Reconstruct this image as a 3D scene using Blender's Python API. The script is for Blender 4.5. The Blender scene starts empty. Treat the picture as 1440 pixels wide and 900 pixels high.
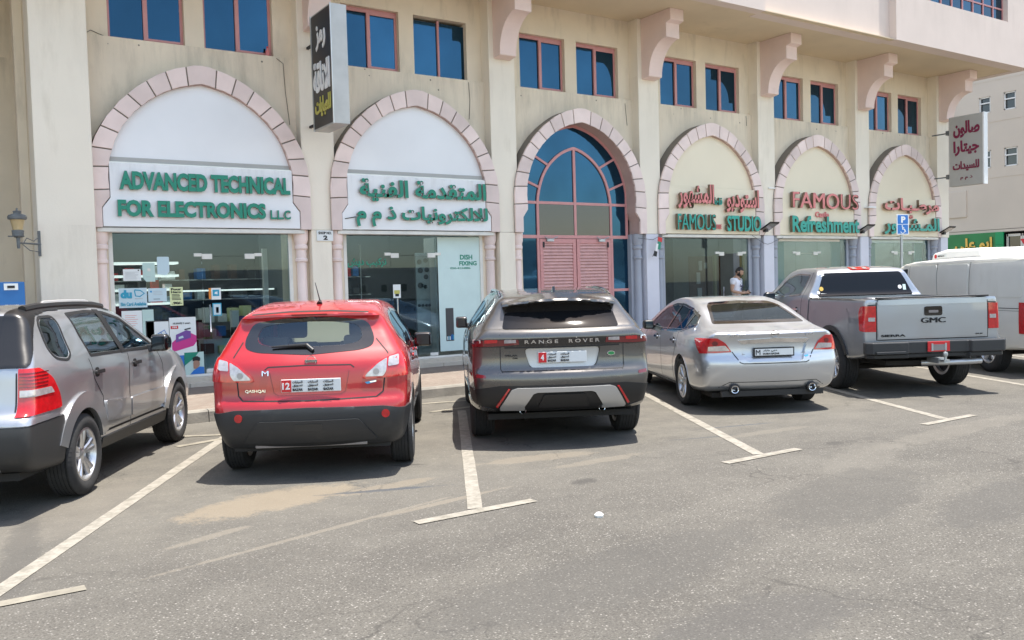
import bpy, bmesh, math, random
import numpy as np
from mathutils import Vector, Matrix
random.seed(7)
SC=bpy.context.scene; COL=SC.collection
# ---------------------------------------------------------------- camera
cam=bpy.data.objects.new('camera',bpy.data.cameras.new('camera')); COL.objects.link(cam); SC.camera=cam
cam.data.sensor_width=36.0; cam.data.lens=1230/1440*36.0; cam.data.clip_end=2000; cam.data.clip_start=0.1
CAM_R=[[0.83326, 0.0452469, -0.5510268, 0], [-0.5521661, 0.0174245, -0.833552, 0], [-0.0281143, 0.9988239, 0.039503, 1.7], [0, 0, 0, 1]]
cam.matrix_world=Matrix(CAM_R)
# ---------------------------------------------------------------- world, sun, exposure
SUN=Vector((0.17,-0.08,1.0)).normalized()
W=bpy.data.worlds.new('World'); SC.world=W; W.use_nodes=True
nt=W.node_tree; bg=nt.nodes['Background']
sky=nt.nodes.new('ShaderNodeTexSky'); sky.sky_type='NISHITA'; sky.sun_disc=False
sky.sun_elevation=math.asin(SUN.z); sky.sun_rotation=math.atan2(SUN.x,SUN.y)
sky.dust_density=1.0; sky.air_density=1.0; sky.altitude=0
wm=nt.nodes.new('ShaderNodeMix'); wm.data_type='RGBA'; wm.blend_type='MULTIPLY'; wm.inputs[0].default_value=1; wm.inputs[7].default_value=(1.12,1.0,.86,1); nt.links.new(sky.outputs[0],wm.inputs[6]); nt.links.new(wm.outputs[2],bg.inputs[0]); bg.inputs[1].default_value=0.15
sl=bpy.data.lights.new('sun','SUN'); sl.energy=3.6; sl.angle=math.radians(0.5); sl.color=(1,.95,.87)
so=bpy.data.objects.new('sun',sl); COL.objects.link(so); so.rotation_euler=SUN.to_track_quat('Z','Y').to_euler()
SC.view_settings.view_transform='Standard'; SC.view_settings.look='None'; SC.view_settings.exposure=1.5; SC.view_settings.gamma=1
# ---------------------------------------------------------------- materials
def mat(name,col,rough=.6,metal=0.,coat=0.,var=0.,vscale=3.,bump=0.,bscale=60.,dirt=None,dscale=1.2,dcov=.5,streak=False,spec=.5,emit=None,es=0.,coords='pos',flake=0):
    m=bpy.data.materials.new(name); m.use_nodes=True; t=m.node_tree; N=t.nodes; L=t.links; b=N['Principled BSDF']
    b.inputs['Base Color'].default_value=(*col,1); b.inputs['Roughness'].default_value=rough; b.inputs['Metallic'].default_value=metal
    b.inputs['Coat Weight'].default_value=coat; b.inputs['Coat Roughness'].default_value=.04; b.inputs['Specular IOR Level'].default_value=spec
    if emit: b.inputs['Emission Color'].default_value=(*emit,1); b.inputs['Emission Strength'].default_value=es
    if coords=='pos': v=N.new('ShaderNodeNewGeometry').outputs['Position']
    else: v=N.new('ShaderNodeTexCoord').outputs['Object']
    c=None
    if var>0:
        n=N.new('ShaderNodeTexNoise'); n.inputs['Scale'].default_value=vscale; n.inputs['Detail'].default_value=6; L.new(v,n.inputs[0])
        r=N.new('ShaderNodeMapRange'); r.inputs[1].default_value=.3; r.inputs[2].default_value=.7; r.inputs[3].default_value=1-var; r.inputs[4].default_value=1+var*.6; L.new(n.outputs[0],r.inputs[0])
        mx=N.new('ShaderNodeMix'); mx.data_type='RGBA'; mx.blend_type='MULTIPLY'; mx.inputs[0].default_value=1; mx.inputs[6].default_value=(*col,1)
        cb=N.new('ShaderNodeCombineColor'); 
        for i in range(3): L.new(r.outputs[0],cb.inputs[i])
        L.new(cb.outputs[0],mx.inputs[7]); c=mx.outputs[2]
    if dirt:
        mp=N.new('ShaderNodeMapping'); L.new(v,mp.inputs[0]); mp.inputs['Scale'].default_value=(1,1,.25) if streak else (1,1,1)
        n=N.new('ShaderNodeTexNoise'); n.inputs['Scale'].default_value=dscale; n.inputs['Detail'].default_value=8; n.inputs['Roughness'].default_value=.65; L.new(mp.outputs[0],n.inputs[0])
        r=N.new('ShaderNodeMapRange'); r.inputs[1].default_value=dcov; r.inputs[2].default_value=dcov+.25; r.inputs[3].default_value=0; r.inputs[4].default_value=.75; L.new(n.outputs[0],r.inputs[0])
        mx=N.new('ShaderNodeMix'); mx.data_type='RGBA'; L.new(r.outputs[0],mx.inputs[0]); 
        if c: L.new(c,mx.inputs[6])
        else: mx.inputs[6].default_value=(*col,1)
        mx.inputs[7].default_value=(*dirt,1); c=mx.outputs[2]
    if flake>0:
        n=N.new('ShaderNodeTexNoise'); n.inputs['Scale'].default_value=2.2; n.inputs['Detail'].default_value=5; L.new(v,n.inputs[0])
        r=N.new('ShaderNodeMapRange'); r.inputs[1].default_value=.35; r.inputs[2].default_value=.7; r.inputs[3].default_value=rough; r.inputs[4].default_value=rough+flake; L.new(n.outputs[0],r.inputs[0]); L.new(r.outputs[0],b.inputs['Roughness'])
    if c: L.new(c,b.inputs['Base Color'])
    if bump>0:
        n=N.new('ShaderNodeTexNoise'); n.inputs['Scale'].default_value=bscale; n.inputs['Detail'].default_value=5; L.new(v,n.inputs[0])
        bp=N.new('ShaderNodeBump'); bp.inputs['Strength'].default_value=bump; bp.inputs['Distance'].default_value=.01; L.new(n.outputs[0],bp.inputs['Height']); L.new(bp.outputs[0],b.inputs['Normal'])
    return m
def glass(name,tint=(.6,.66,.64),refl=1.0,ior=1.5,rough=.0,base=.0,f0=.08):
    m=bpy.data.materials.new(name); m.use_nodes=True; t=m.node_tree; N=t.nodes; L=t.links
    for n in list(N):
        if n.type!='OUTPUT_MATERIAL': N.remove(n)
    out=[n for n in N if n.type=='OUTPUT_MATERIAL'][0]
    tr=N.new('ShaderNodeBsdfTransparent'); tr.inputs[0].default_value=(*tint,1)
    g=N.new('ShaderNodeBsdfGlossy'); g.inputs[0].default_value=(refl*.56,refl*.72,refl*.86,1); g.inputs['Roughness'].default_value=rough
    geo=N.new('ShaderNodeNewGeometry'); dt=N.new('ShaderNodeVectorMath'); dt.operation='DOT_PRODUCT'; L.new(geo.outputs['Normal'],dt.inputs[0]); L.new(geo.outputs['Incoming'],dt.inputs[1])
    ab=N.new('ShaderNodeMath'); ab.operation='ABSOLUTE'; L.new(dt.outputs['Value'],ab.inputs[0])
    om=N.new('ShaderNodeMath'); om.operation='SUBTRACT'; om.inputs[0].default_value=1; L.new(ab.outputs[0],om.inputs[1])
    pw=N.new('ShaderNodeMath'); pw.operation='POWER'; pw.inputs[1].default_value=4.; L.new(om.outputs[0],pw.inputs[0])
    sc=N.new('ShaderNodeMapRange'); sc.inputs[3].default_value=f0+base; sc.inputs[4].default_value=1.; L.new(pw.outputs[0],sc.inputs[0])
    mx=N.new('ShaderNodeMixShader'); L.new(sc.outputs[0],mx.inputs[0]); L.new(tr.outputs[0],mx.inputs[1]); L.new(g.outputs[0],mx.inputs[2]); L.new(mx.outputs[0],out.inputs[0])
    return m
M={}
M['plaster']=mat('plaster',(.74,.64,.495),.9,var=.08,vscale=1.3,dirt=(.42,.36,.27),dscale=2.2,dcov=.54,streak=True,bump=.25,bscale=45)
M['plaster_light']=mat('plaster_light',(.81,.735,.61),.88,var=.05,vscale=.9,dirt=(.55,.48,.36),dscale=1.6,dcov=.57,streak=True,bump=.2,bscale=45)
M['pink']=mat('pink_stone',(.80,.655,.60),.8,var=.10,vscale=2.5,dirt=(.62,.48,.43),dscale=1.5,dcov=.64,bump=.15,bscale=50)
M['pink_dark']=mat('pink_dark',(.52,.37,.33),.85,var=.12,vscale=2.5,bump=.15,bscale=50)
M['fascia']=mat('fascia_plaster',(.68,.575,.51),.85,var=.05,vscale=1.1,dirt=(.66,.56,.50),dscale=.7,dcov=.60,streak=True,bump=.15,bscale=40)
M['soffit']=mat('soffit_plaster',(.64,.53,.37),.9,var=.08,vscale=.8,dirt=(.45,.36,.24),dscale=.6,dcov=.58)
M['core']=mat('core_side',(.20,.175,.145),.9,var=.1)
M['corbelpink']=mat('corbel_pink',(.78,.62,.56),.85,var=.08,vscale=1.5,dirt=(.62,.47,.42),dscale=1.5,dcov=.62)
M['mortar']=mat('mortar',(.22,.17,.16),.95)
M['lavender']=mat('lavender_paint',(.62,.62,.68),.6,var=.05,dirt=(.42,.42,.46),dscale=2,dcov=.64,streak=True)
M['greypaint']=mat('grey_blue_paint',(.33,.35,.40),.6,var=.06,dirt=(.22,.23,.26),dscale=2,dcov=.62,streak=True)
M['frame_pink']=mat('pink_aluminium',(.55,.25,.24),.45,var=.06,vscale=6)
M['louvre']=mat('pink_louvre',(.60,.33,.30),.55,var=.12,vscale=8,dirt=(.42,.22,.18),dscale=4,dcov=.58)
M['blueglass']=mat('blue_reflective_glass',(.024,.080,.140),.04,metal=.85,var=.16,vscale=.9,bump=.12,bscale=1.3)
M['blueglass2']=mat('dark_blue_glass',(.020,.075,.135),.05,metal=.8,var=.2,vscale=1.1,bump=.12,bscale=1.3)
M['darkglass']=mat('dark_glass',(.02,.025,.028),.04,spec=.8)
M['shopglass']=glass('shop_glass',(.66,.72,.72),.9,f0=.055)
M['white']=mat('white_panel',(.78,.785,.785),.35,var=.05,vscale=.9,dirt=(.62,.63,.63),dscale=1.0,dcov=.66)
M['cream']=mat('cream_panel',(.78,.69,.52),.5,var=.04,vscale=.9,dirt=(.62,.52,.36),dscale=1.0,dcov=.66)
M['alu']=mat('aluminium',(.62,.61,.58),.35,metal=.8,var=.1,vscale=5)
M['alu_white']=mat('white_aluminium',(.70,.68,.62),.5,var=.1,vscale=5)
M['green']=mat('green_letter',(.003,.22,.14),.4)
M['teal']=mat('teal_letter',(.008,.33,.26),.4,var=.15,vscale=8)
M['rose']=mat('rose_letter',(.68,.21,.20),.45,var=.15,vscale=8)
M['bronze']=mat('bronze_side',(.21,.155,.105),.5,metal=.3)
M['greyside']=mat('letter_side_grey',(.33,.28,.25),.5)
M['rim_letter']=mat('letter_rim',(.35,.60,.50),.4)
M['rim_rose']=mat('letter_rim_rose',(.75,.50,.48),.4)
M['black']=mat('black_plastic',(.012,.012,.013),.5)
M['darkgrey']=mat('dark_grey',(.05,.05,.052),.5)
M['ink']=mat('ink',(.01,.01,.012),.6)
M['paper']=mat('paper',(.72,.74,.72),.7)
M['paperblue']=mat('paper_blue',(.50,.62,.66),.7)
M['papermint']=mat('paper_mint',(.46,.60,.55),.7)
M['paperyellow']=mat('paper_yellow',(.66,.70,.38),.7)
M['blue']=mat('blue_paint',(.01,.12,.35),.4)
M['signblue']=mat('sign_blue',(.02,.16,.50),.4)
M['cyan']=mat('cyan_print',(.02,.30,.45),.5)
M['magenta']=mat('magenta_print',(.55,.03,.22),.5)
M['purple']=mat('purple_print',(.16,.06,.28),.5)
M['red']=mat('red_print',(.55,.02,.02),.4)
M['orange']=mat('orange_print',(.70,.22,.02),.5)
M['yellow']=mat('yellow_print',(.50,.45,.10),.5)
M['gold']=mat('golden_letter',(.75,.48,.10),.4,metal=.2)
M['maroon']=mat('maroon_letter',(.20,.01,.05),.5)
M['signgrey']=mat('sign_grey',(.42,.41,.38),.5,var=.05)
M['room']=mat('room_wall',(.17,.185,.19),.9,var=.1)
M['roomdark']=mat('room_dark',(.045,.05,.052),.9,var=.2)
M['mint']=mat('frosted_mint',(.55,.68,.65),.5,var=.05)
M['whitepaint']=mat('white_paint',(.78,.78,.76),.5)
M['galv']=mat('galvanised_steel',(.42,.44,.45),.4,metal=.7,var=.15,vscale=9)
M['chrome']=mat('chrome',(.75,.76,.78),.08,metal=1)
M['brown']=mat('brown_wood',(.10,.05,.03),.6,var=.2,vscale=6)
M['olive']=mat('olive_frame',(.16,.13,.05),.5)
M['iron']=mat('cast_iron',(.14,.15,.15),.6,var=.3,vscale=14)
M['amber']=mat('amber_glass',(.50,.38,.20),.3,var=.15)
M['sandwall']=mat('sand_wall',(.52,.41,.30),.9,var=.1,vscale=.6,dirt=(.40,.32,.24),dscale=.4,dcov=.55)
M['farwall']=mat('far_wall',(.64,.56,.47),.9,var=.06,vscale=.5,dirt=(.54,.48,.42),dscale=.4,dcov=.6,streak=True,bump=.1)
M['signgreen']=mat('sign_green',(.02,.22,.06),.4,var=.15,vscale=1.5)
M['signgreen2']=mat('sign_green_bright',(.0,.30,.10),.4)
def piece_variation(m,amt):
    """every stone or pane gets its own slight tone"""
    t=m.node_tree; N=t.nodes; L=t.links; b=N['Principled BSDF']; oi=N.new('ShaderNodeObjectInfo'); r=N.new('ShaderNodeMapRange'); r.inputs[3].default_value=1-amt; r.inputs[4].default_value=1+amt*.5; L.new(oi.outputs['Random'],r.inputs[0])
    cb=N.new('ShaderNodeCombineColor'); [L.new(r.outputs[0],cb.inputs[i]) for i in range(3)]; mx=N.new('ShaderNodeMix'); mx.data_type='RGBA'; mx.blend_type='MULTIPLY'; mx.inputs[0].default_value=1
    src=b.inputs['Base Color'].links[0].from_socket; L.new(src,mx.inputs[6]); L.new(cb.outputs[0],mx.inputs[7]); L.new(mx.outputs[2],b.inputs['Base Color'])
piece_variation(M['pink'],.14); piece_variation(M['blueglass'],.38)
def drip_stains(m,col,z0,z1,amt,sx=4.0):
    """rain streaks that start at a ledge at height z1 and fade downwards"""
    t=m.node_tree; N=t.nodes; L=t.links; b=N['Principled BSDF']; g=N.new('ShaderNodeNewGeometry'); mp=N.new('ShaderNodeMapping'); mp.inputs['Scale'].default_value=(sx,sx,.5); L.new(g.outputs['Position'],mp.inputs[0])
    n=N.new('ShaderNodeTexNoise'); n.inputs['Scale'].default_value=1.6; n.inputs['Detail'].default_value=7; n.inputs['Roughness'].default_value=.7; L.new(mp.outputs[0],n.inputs[0])
    r=N.new('ShaderNodeMapRange'); r.inputs[1].default_value=.46; r.inputs[2].default_value=.68; r.inputs[4].default_value=amt; L.new(n.outputs[0],r.inputs[0])
    s=N.new('ShaderNodeSeparateXYZ'); L.new(g.outputs['Position'],s.inputs[0]); rz=N.new('ShaderNodeMapRange'); rz.inputs[1].default_value=z0; rz.inputs[2].default_value=z1; L.new(s.outputs[2],rz.inputs[0])
    lt=N.new('ShaderNodeMath'); lt.operation='LESS_THAN'; lt.inputs[1].default_value=z1+.01; L.new(s.outputs[2],lt.inputs[0])
    m1=N.new('ShaderNodeMath'); m1.operation='MULTIPLY'; L.new(rz.outputs[0],m1.inputs[0]); L.new(lt.outputs[0],m1.inputs[1]); m2=N.new('ShaderNodeMath'); m2.operation='MULTIPLY'; L.new(m1.outputs[0],m2.inputs[0]); L.new(r.outputs[0],m2.inputs[1])
    mx=N.new('ShaderNodeMix'); mx.data_type='RGBA'; L.new(m2.outputs[0],mx.inputs[0]); L.new(b.inputs['Base Color'].links[0].from_socket,mx.inputs[6]); mx.inputs[7].default_value=(*col,1); L.new(mx.outputs[2],b.inputs['Base Color'])
drip_stains(M['plaster'],(.30,.26,.20),4.9,5.89,.38); drip_stains(M['plaster_light'],(.42,.37,.29),1.2,2.81,.25,3.0); drip_stains(M['plaster_light'],(.45,.39,.30),4.6,6.4,.28,3.0); drip_stains(M['white'],(.50,.50,.48),3.2,3.83,.45,3.5); drip_stains(M['fascia'],(.50,.41,.35),7.7,9.4,.35,2.5)
# ---------------------------------------------------------------- helpers
class MB:
    def __init__(s): s.v=[]; s.f=[]; s.m=[]; s.cur=0
    def add(s,vs,fs):
        o=len(s.v); s.v+= [tuple(p) for p in vs]; s.f+=[tuple(o+i for i in f) for f in fs]; s.m+=[s.cur]*len(fs)
    def box(s,x0,x1,y0,y1,z0,z1):
        s.add([(x0,y0,z0),(x1,y0,z0),(x1,y1,z0),(x0,y1,z0),(x0,y0,z1),(x1,y0,z1),(x1,y1,z1),(x0,y1,z1)],
              [(0,3,2,1),(4,5,6,7),(0,1,5,4),(1,2,6,5),(2,3,7,6),(3,0,4,7)]); return s
    def prism(s,poly,a,b,axis='y'):
        n=len(poly)
        if axis=='y': A=[(u,a,v) for u,v in poly]; B=[(u,b,v) for u,v in poly]
        elif axis=='x': A=[(a,u,v) for u,v in poly]; B=[(b,u,v) for u,v in poly]
        else: A=[(u,v,a) for u,v in poly]; B=[(u,v,b) for u,v in poly]
        s.add(A+B,[tuple(range(n)),tuple(range(2*n-1,n-1,-1))]+[(i,i+n,(i+1)%n+n,(i+1)%n) for i in range(n)]); return s
    def lathe(s,prof,c=(0,0,0),n=20,axis='z',a0=0,a1=2*math.pi):
        full=abs(a1-a0-2*math.pi)<1e-6; k=n if full else n+1; vs=[]
        for r,h in prof:
            for i in range(k):
                a=a0+(a1-a0)*i/n; x,y=r*math.cos(a),r*math.sin(a)
                p={'z':(x,y,h),'y':(x,h,y),'x':(h,x,y)}[axis]; vs.append((p[0]+c[0],p[1]+c[1],p[2]+c[2]))
        fs=[]
        for j in range(len(prof)-1):
            for i in range(n if full else n):
                i2=(i+1)%k if full else i+1
                fs.append((j*k+i,j*k+i2,(j+1)*k+i2,(j+1)*k+i))
        s.add(vs,fs); return s
    def tube(s,pts,r,n=8):
        pts=[Vector(p) for p in pts]; rr=r if isinstance(r,(list,tuple)) else [r]*len(pts); vs=[]; 
        up=Vector((0,0,1)) if abs((pts[1]-pts[0]).normalized().z)<.9 else Vector((1,0,0))
        for i,p in enumerate(pts):
            d=(pts[min(i+1,len(pts)-1)]-pts[max(i-1,0)]).normalized(); a=d.cross(up).normalized(); b=a.cross(d)
            for k in range(n):
                t=2*math.pi*k/n; vs.append(p+(a*math.cos(t)+b*math.sin(t))*rr[i])
        m=len(pts); fs=[(j*n+k,j*n+(k+1)%n,(j+1)*n+(k+1)%n,(j+1)*n+k) for j in range(m-1) for k in range(n)]
        fs+=[tuple(range(n-1,-1,-1)),tuple(range((m-1)*n,m*n))]; s.add(vs,fs); return s
    def build(s,name,mt,parent=None,smooth=False,bevel=0,loc=None,fix=True):
        me=bpy.data.meshes.new(name); me.from_pydata(s.v,[],s.f)
        mts=mt if isinstance(mt,(list,tuple)) else [mt]
        for q in mts: me.materials.append(M[q] if isinstance(q,str) else q)
        if len(mts)>1: me.polygons.foreach_set('material_index',s.m)
        if fix:
            bm=bmesh.new(); bm.from_mesh(me); bmesh.ops.recalc_face_normals(bm,faces=bm.faces); bm.to_mesh(me); bm.free()
        if smooth: sm(me)
        o=bpy.data.objects.new(name,me); COL.objects.link(o)
        if parent: o.parent=parent
        if loc: o.location=loc
        if bevel:
            b=o.modifiers.new('bevel','BEVEL'); b.width=bevel; b.segments=2; b.limit_method='ANGLE'
        return o
def sm(me,ang=35):
    me.polygons.foreach_set('use_smooth',[True]*len(me.polygons)); me.set_sharp_from_angle(angle=math.radians(ang))
def link(name,me,parent=None,loc=(0,0,0)):
    o=bpy.data.objects.new(name,me); COL.objects.link(o); o.parent=parent; o.location=loc; return o
def tag(o,label=None,cat=None,group=None,kind=None):
    if label: o['label']=label
    if cat: o['category']=cat
    if group: o['group']=group
    if kind: o['kind']=kind
    return o
def thing(name,label,cat,loc=(0,0,0),rz=0,group=None):
    o=bpy.data.objects.new(name,None); COL.objects.link(o); o.location=loc; o.rotation_euler=(0,0,rz); return tag(o,label,cat,group)
def qbox(name,mt,b,parent=None,bevel=0): return MB().box(*b).build(name,mt,parent,bevel=bevel)
# arabic shaping with presentation forms, laid out right to left by reversing
AF={'ا':0xFE8D,'ب':0xFE8F,'ة':0xFE93,'ت':0xFE95,'ث':0xFE99,'ج':0xFE9D,'ح':0xFEA1,'خ':0xFEA5,'د':0xFEA9,'ذ':0xFEAB,'ر':0xFEAD,'ز':0xFEAF,'س':0xFEB1,'ش':0xFEB5,'ص':0xFEB9,'ض':0xFEBD,'ط':0xFEC1,'ظ':0xFEC5,'ع':0xFEC9,'غ':0xFECD,'ف':0xFED1,'ق':0xFED5,'ك':0xFED9,'ل':0xFEDD,'م':0xFEE1,'ن':0xFEE5,'ه':0xFEE9,'و':0xFEED,'ي':0xFEF1}
def ar(s):
    s=s.replace('لا','\u0001'); out=[]
    nofwd='اةدذرزو\u0001'
    def isl(c): return c in AF or c in '\u0001\u0640'
    for i,c in enumerate(s):
        p=i>0 and isl(s[i-1]) and s[i-1] not in nofwd; n=i+1<len(s) and isl(s[i+1]) and c not in nofwd
        if c=='\u0001': out.append(chr(0xFEFC if p else 0xFEFB))
        elif c in AF: out.append(chr(AF[c]+(3 if (p and n) else 2 if n else 1 if p else 0)))
        else: out.append(c)
    return ''.join(reversed(out))
def text(body,x0,x1,z0,z1,y,depth,mts,parent,name='lettering',bold=.02,T=None,shear=0,rim=None,smear=0):
    """extruded text fitted to a box; front faces -Y; T optional matrix applied afterwards"""
    if 'M' in body and bold>.012: smear=bold*.45; bold=0.0
    cu=bpy.data.curves.new(name,'FONT'); cu.body=body; cu.size=1; cu.offset=bold; cu.extrude=.5; cu.resolution_u=3; cu.shear=shear
    ob=bpy.data.objects.new(name,cu); COL.objects.link(ob); bpy.context.view_layer.update()
    dg=bpy.context.evaluated_depsgraph_get(); me=bpy.data.meshes.new_from_object(ob.evaluated_get(dg)); bpy.data.objects.remove(ob); bpy.data.curves.remove(cu)
    n=len(me.vertices); co=np.empty(n*3,np.float32); me.vertices.foreach_get('co',co); co=co.reshape(-1,3)
    lo=co.min(0); hi=co.max(0); q=np.empty_like(co)
    q[:,0]=x0+(co[:,0]-lo[0])/(hi[0]-lo[0])*(x1-x0); q[:,2]=z0+(co[:,1]-lo[1])/(hi[1]-lo[1])*(z1-z0); q[:,1]=np.where(co[:,2]>0,y-depth,y)
    me.vertices.foreach_set('co',q.ravel()); 
    b2=bmesh.new(); b2.from_mesh(me); seen=set(); k=0
    for v0 in b2.verts:          # neighbouring glyphs overlap: keep their faces off one plane
        if v0 in seen: continue
        st=[v0]; seen.add(v0); isl=[]
        while st:
            v=st.pop(); isl.append(v)
            for e in v.link_edges:
                u=e.other_vert(v)
                if u not in seen: seen.add(u); st.append(u)
        for v in isl:
            if v.co.y<y-depth*.5: v.co.y-=min(.0012,depth*.15)*(k%5)
            else: v.co.y-=.0001*(k%5)
        k+=1
    b2.to_mesh(me); b2.free()
    if smear:
        b2=bmesh.new(); b2.from_mesh(me); src=b2.verts[:]+b2.edges[:]+b2.faces[:]; d=smear*(x1-x0)/max(hi[0]-lo[0],1e-6)
        for k,dx in enumerate((-d,-d/2,d/2,d)):
            r=bmesh.ops.duplicate(b2,geom=src); vv=[g for g in r['geom'] if isinstance(g,bmesh.types.BMVert)]
            for v in vv: v.co.x+=dx; v.co.y+=.0006*(k+1) if v.co.y<y-depth*.5 else 0
        b2.to_mesh(me); b2.free()
    me.materials.clear(); mts=mts if isinstance(mts,(list,tuple)) else [mts]
    for m in mts: me.materials.append(M[m])
    me.update()
    if len(mts)>1:
        for p in me.polygons: p.material_index=0 if abs(p.normal.y)>.7 else 1
    else:
        for p in me.polygons: p.material_index=0
    if T is not None: me.transform(T)
    o=bpy.data.objects.new(name,me); COL.objects.link(o); o.parent=parent
    return o
# ================================================================ SETTING: ground
def road_mat():
    m=bpy.data.materials.new('asphalt'); m.use_nodes=True; t=m.node_tree; N=t.nodes; L=t.links; b=N['Principled BSDF']
    P=N.new('ShaderNodeNewGeometry').outputs['Position']
    def noise(s,d=6,r=.6,sc=None):
        n=N.new('ShaderNodeTexNoise'); n.inputs['Scale'].default_value=s; n.inputs['Detail'].default_value=d; n.inputs['Roughness'].default_value=r
        if sc:
            mp=N.new('ShaderNodeMapping'); mp.inputs['Scale'].default_value=sc; mp.inputs['Rotation'].default_value=(0,0,.35); L.new(P,mp.inputs[0]); L.new(mp.outputs[0],n.inputs[0])
        else: L.new(P,n.inputs[0])
        return n.outputs[0]
    def rng(x,a,b_,c,d):
        r=N.new('ShaderNodeMapRange'); r.inputs[1].default_value=a; r.inputs[2].default_value=b_; r.inputs[3].default_value=c; r.inputs[4].default_value=d; L.new(x,r.inputs[0]); return r.outputs[0]
    def mix(f,a,b_,mode='MIX'):
        x=N.new('ShaderNodeMix'); x.data_type='RGBA'; x.blend_type=mode
        for i,v in ((0,f),(6,a),(7,b_)):
            if isinstance(v,tuple): x.inputs[i].default_value=(*v,1)
            elif isinstance(v,(int,float)): x.inputs[i].default_value=v
            else: L.new(v,x.inputs[i])
        return x.outputs[2]
    def math_(op,a,b_):
        x=N.new('ShaderNodeMath'); x.operation=op
        for i,v in ((0,a),(1,b_)):
            if isinstance(v,(int,float)): x.inputs[i].default_value=v
            else: L.new(v,x.inputs[i])
        return x.outputs[0]
    c=mix(rng(noise(.35,5),.35,.65,0,1),(.076,.071,.063),(.104,.097,.085))
    c=mix(rng(noise(1.1,9,.72,(1,1.5,1)),.42,.80,0,.7),c,(.132,.124,.108))
    c=mix(rng(noise(3.5,6,.7),.55,.75,0,.5),c,(.060,.057,.052))
    yy=N.new('ShaderNodeSeparateXYZ'); L.new(P,yy.inputs[0]); bay=rng(yy.outputs[1],5.6,7.2,0,1)
    c=mix(math_('MULTIPLY',bay,rng(noise(2.2,8,.72),.40,.62,.15,.75)),c,(.138,.128,.108))
    # aggregate: light and dark grains
    v=N.new('ShaderNodeTexVoronoi'); v.inputs['Scale'].default_value=70; L.new(P,v.inputs[0])
    gr=rng(v.outputs['Distance'],.0,.55,1,0)
    sep=N.new('ShaderNodeSeparateColor'); L.new(v.outputs['Color'],sep.inputs[0])
    # grains fade where dust fills the texture (parking bays side)
    near=N.new('ShaderNodeSeparateXYZ'); L.new(P,near.inputs[0]); f=rng(near.outputs[1],4.6,7.2,1,.35)
    c=mix(math_('MULTIPLY',math_('MULTIPLY',gr,rng(sep.outputs[0],.78,.9,0,.95)),f),c,(.36,.34,.31))
    c=mix(math_('MULTIPLY',math_('MULTIPLY',gr,rng(sep.outputs[1],.68,.8,0,.9)),f),c,(.035,.032,.030))
    n2=noise(62,3,.65); c=mix(math_('MULTIPLY',rng(n2,.52,.62,0,.55),f),c,(.040,.037,.033)); n3=noise(75,3,.65,(1,1.3,1)); c=mix(math_('MULTIPLY',rng(n3,.56,.66,0,.6),f),c,(.20,.19,.17))
    # lighter scuffs
    c=mix(rng(noise(5,8,.75),.62,.70,0,.5),c,(.20,.185,.155))
    # sand drifts lying on the bay floor
    def blob(cx,cy,rx,ry,rot,col,amt,ns=3.5,soft=.55):
        global_=None
        mp=N.new('ShaderNodeMapping'); mp.vector_type='TEXTURE'; mp.inputs['Location'].default_value=(cx,cy,0); mp.inputs['Rotation'].default_value=(0,0,rot); mp.inputs['Scale'].default_value=(rx,ry,1); L.new(P,mp.inputs[0])
        s=N.new('ShaderNodeSeparateXYZ'); L.new(mp.outputs[0],s.inputs[0])
        r2=math_('ADD',math_('MULTIPLY',s.outputs[0],s.outputs[0]),math_('MULTIPLY',s.outputs[1],s.outputs[1]))
        d=math_('ADD',r2,math_('ADD',math_('MULTIPLY',math_('SUBTRACT',noise(ns,8,.75),.5),2.8),math_('MULTIPLY',math_('SUBTRACT',noise(ns*5,6,.8),.5),1.8)))
        return rng(d,soft,1.05,amt,0),col
    bl=[(2.25,7.0,.85,.34,.2,(.205,.168,.12),.62),(3.2,6.85,.5,.12,.1,(.19,.16,.12),.5),(1.55,6.25,.38,.06,.35,(.18,.16,.13),.5),(2.3,5.9,1.5,.035,.24,(.18,.16,.13),.5),(3.3,6.05,.7,.05,.15,(.19,.165,.13),.5),
        (4.9,7.0,.7,.16,-.2,(.18,.155,.12),.5),(5.3,6.5,.6,.10,.0,(.17,.15,.12),.5),(7.6,6.5,.8,.10,-.1,(.16,.145,.12),.4),(9.2,5.2,1.8,.22,.05,(.150,.138,.118),.35),(7.2,5.0,1.2,.3,.4,(.145,.135,.117),.3),(.9,7.8,.4,1.2,-.5,(.14,.125,.105),.3)]
    for q in bl:
        fmask,col=blob(*q); c=mix(fmask,c,col)
    # faint cracks where a broad noise allows them
    vc=N.new('ShaderNodeTexVoronoi'); vc.feature='DISTANCE_TO_EDGE'; vc.inputs['Scale'].default_value=.55
    wv=N.new('ShaderNodeMix'); wv.data_type='VECTOR'; nz=N.new('ShaderNodeTexNoise'); nz.inputs['Scale'].default_value=1.6; nz.inputs['Detail'].default_value=8; L.new(P,nz.inputs[0]); wv.inputs[0].default_value=.35; L.new(P,wv.inputs[4]); 
    ad=N.new('ShaderNodeVectorMath'); ad.operation='MULTIPLY_ADD'; L.new(nz.outputs['Color'],ad.inputs[0]); ad.inputs[1].default_value=(1.6,1.6,0); L.new(P,ad.inputs[2]); L.new(ad.outputs[0],vc.inputs[0])
    c=mix(math_('MULTIPLY',rng(vc.outputs['Distance'],.0,.008,.75,0),rng(noise(.30,3),.48,.56,0,1)),c,(.045,.042,.038))
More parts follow.
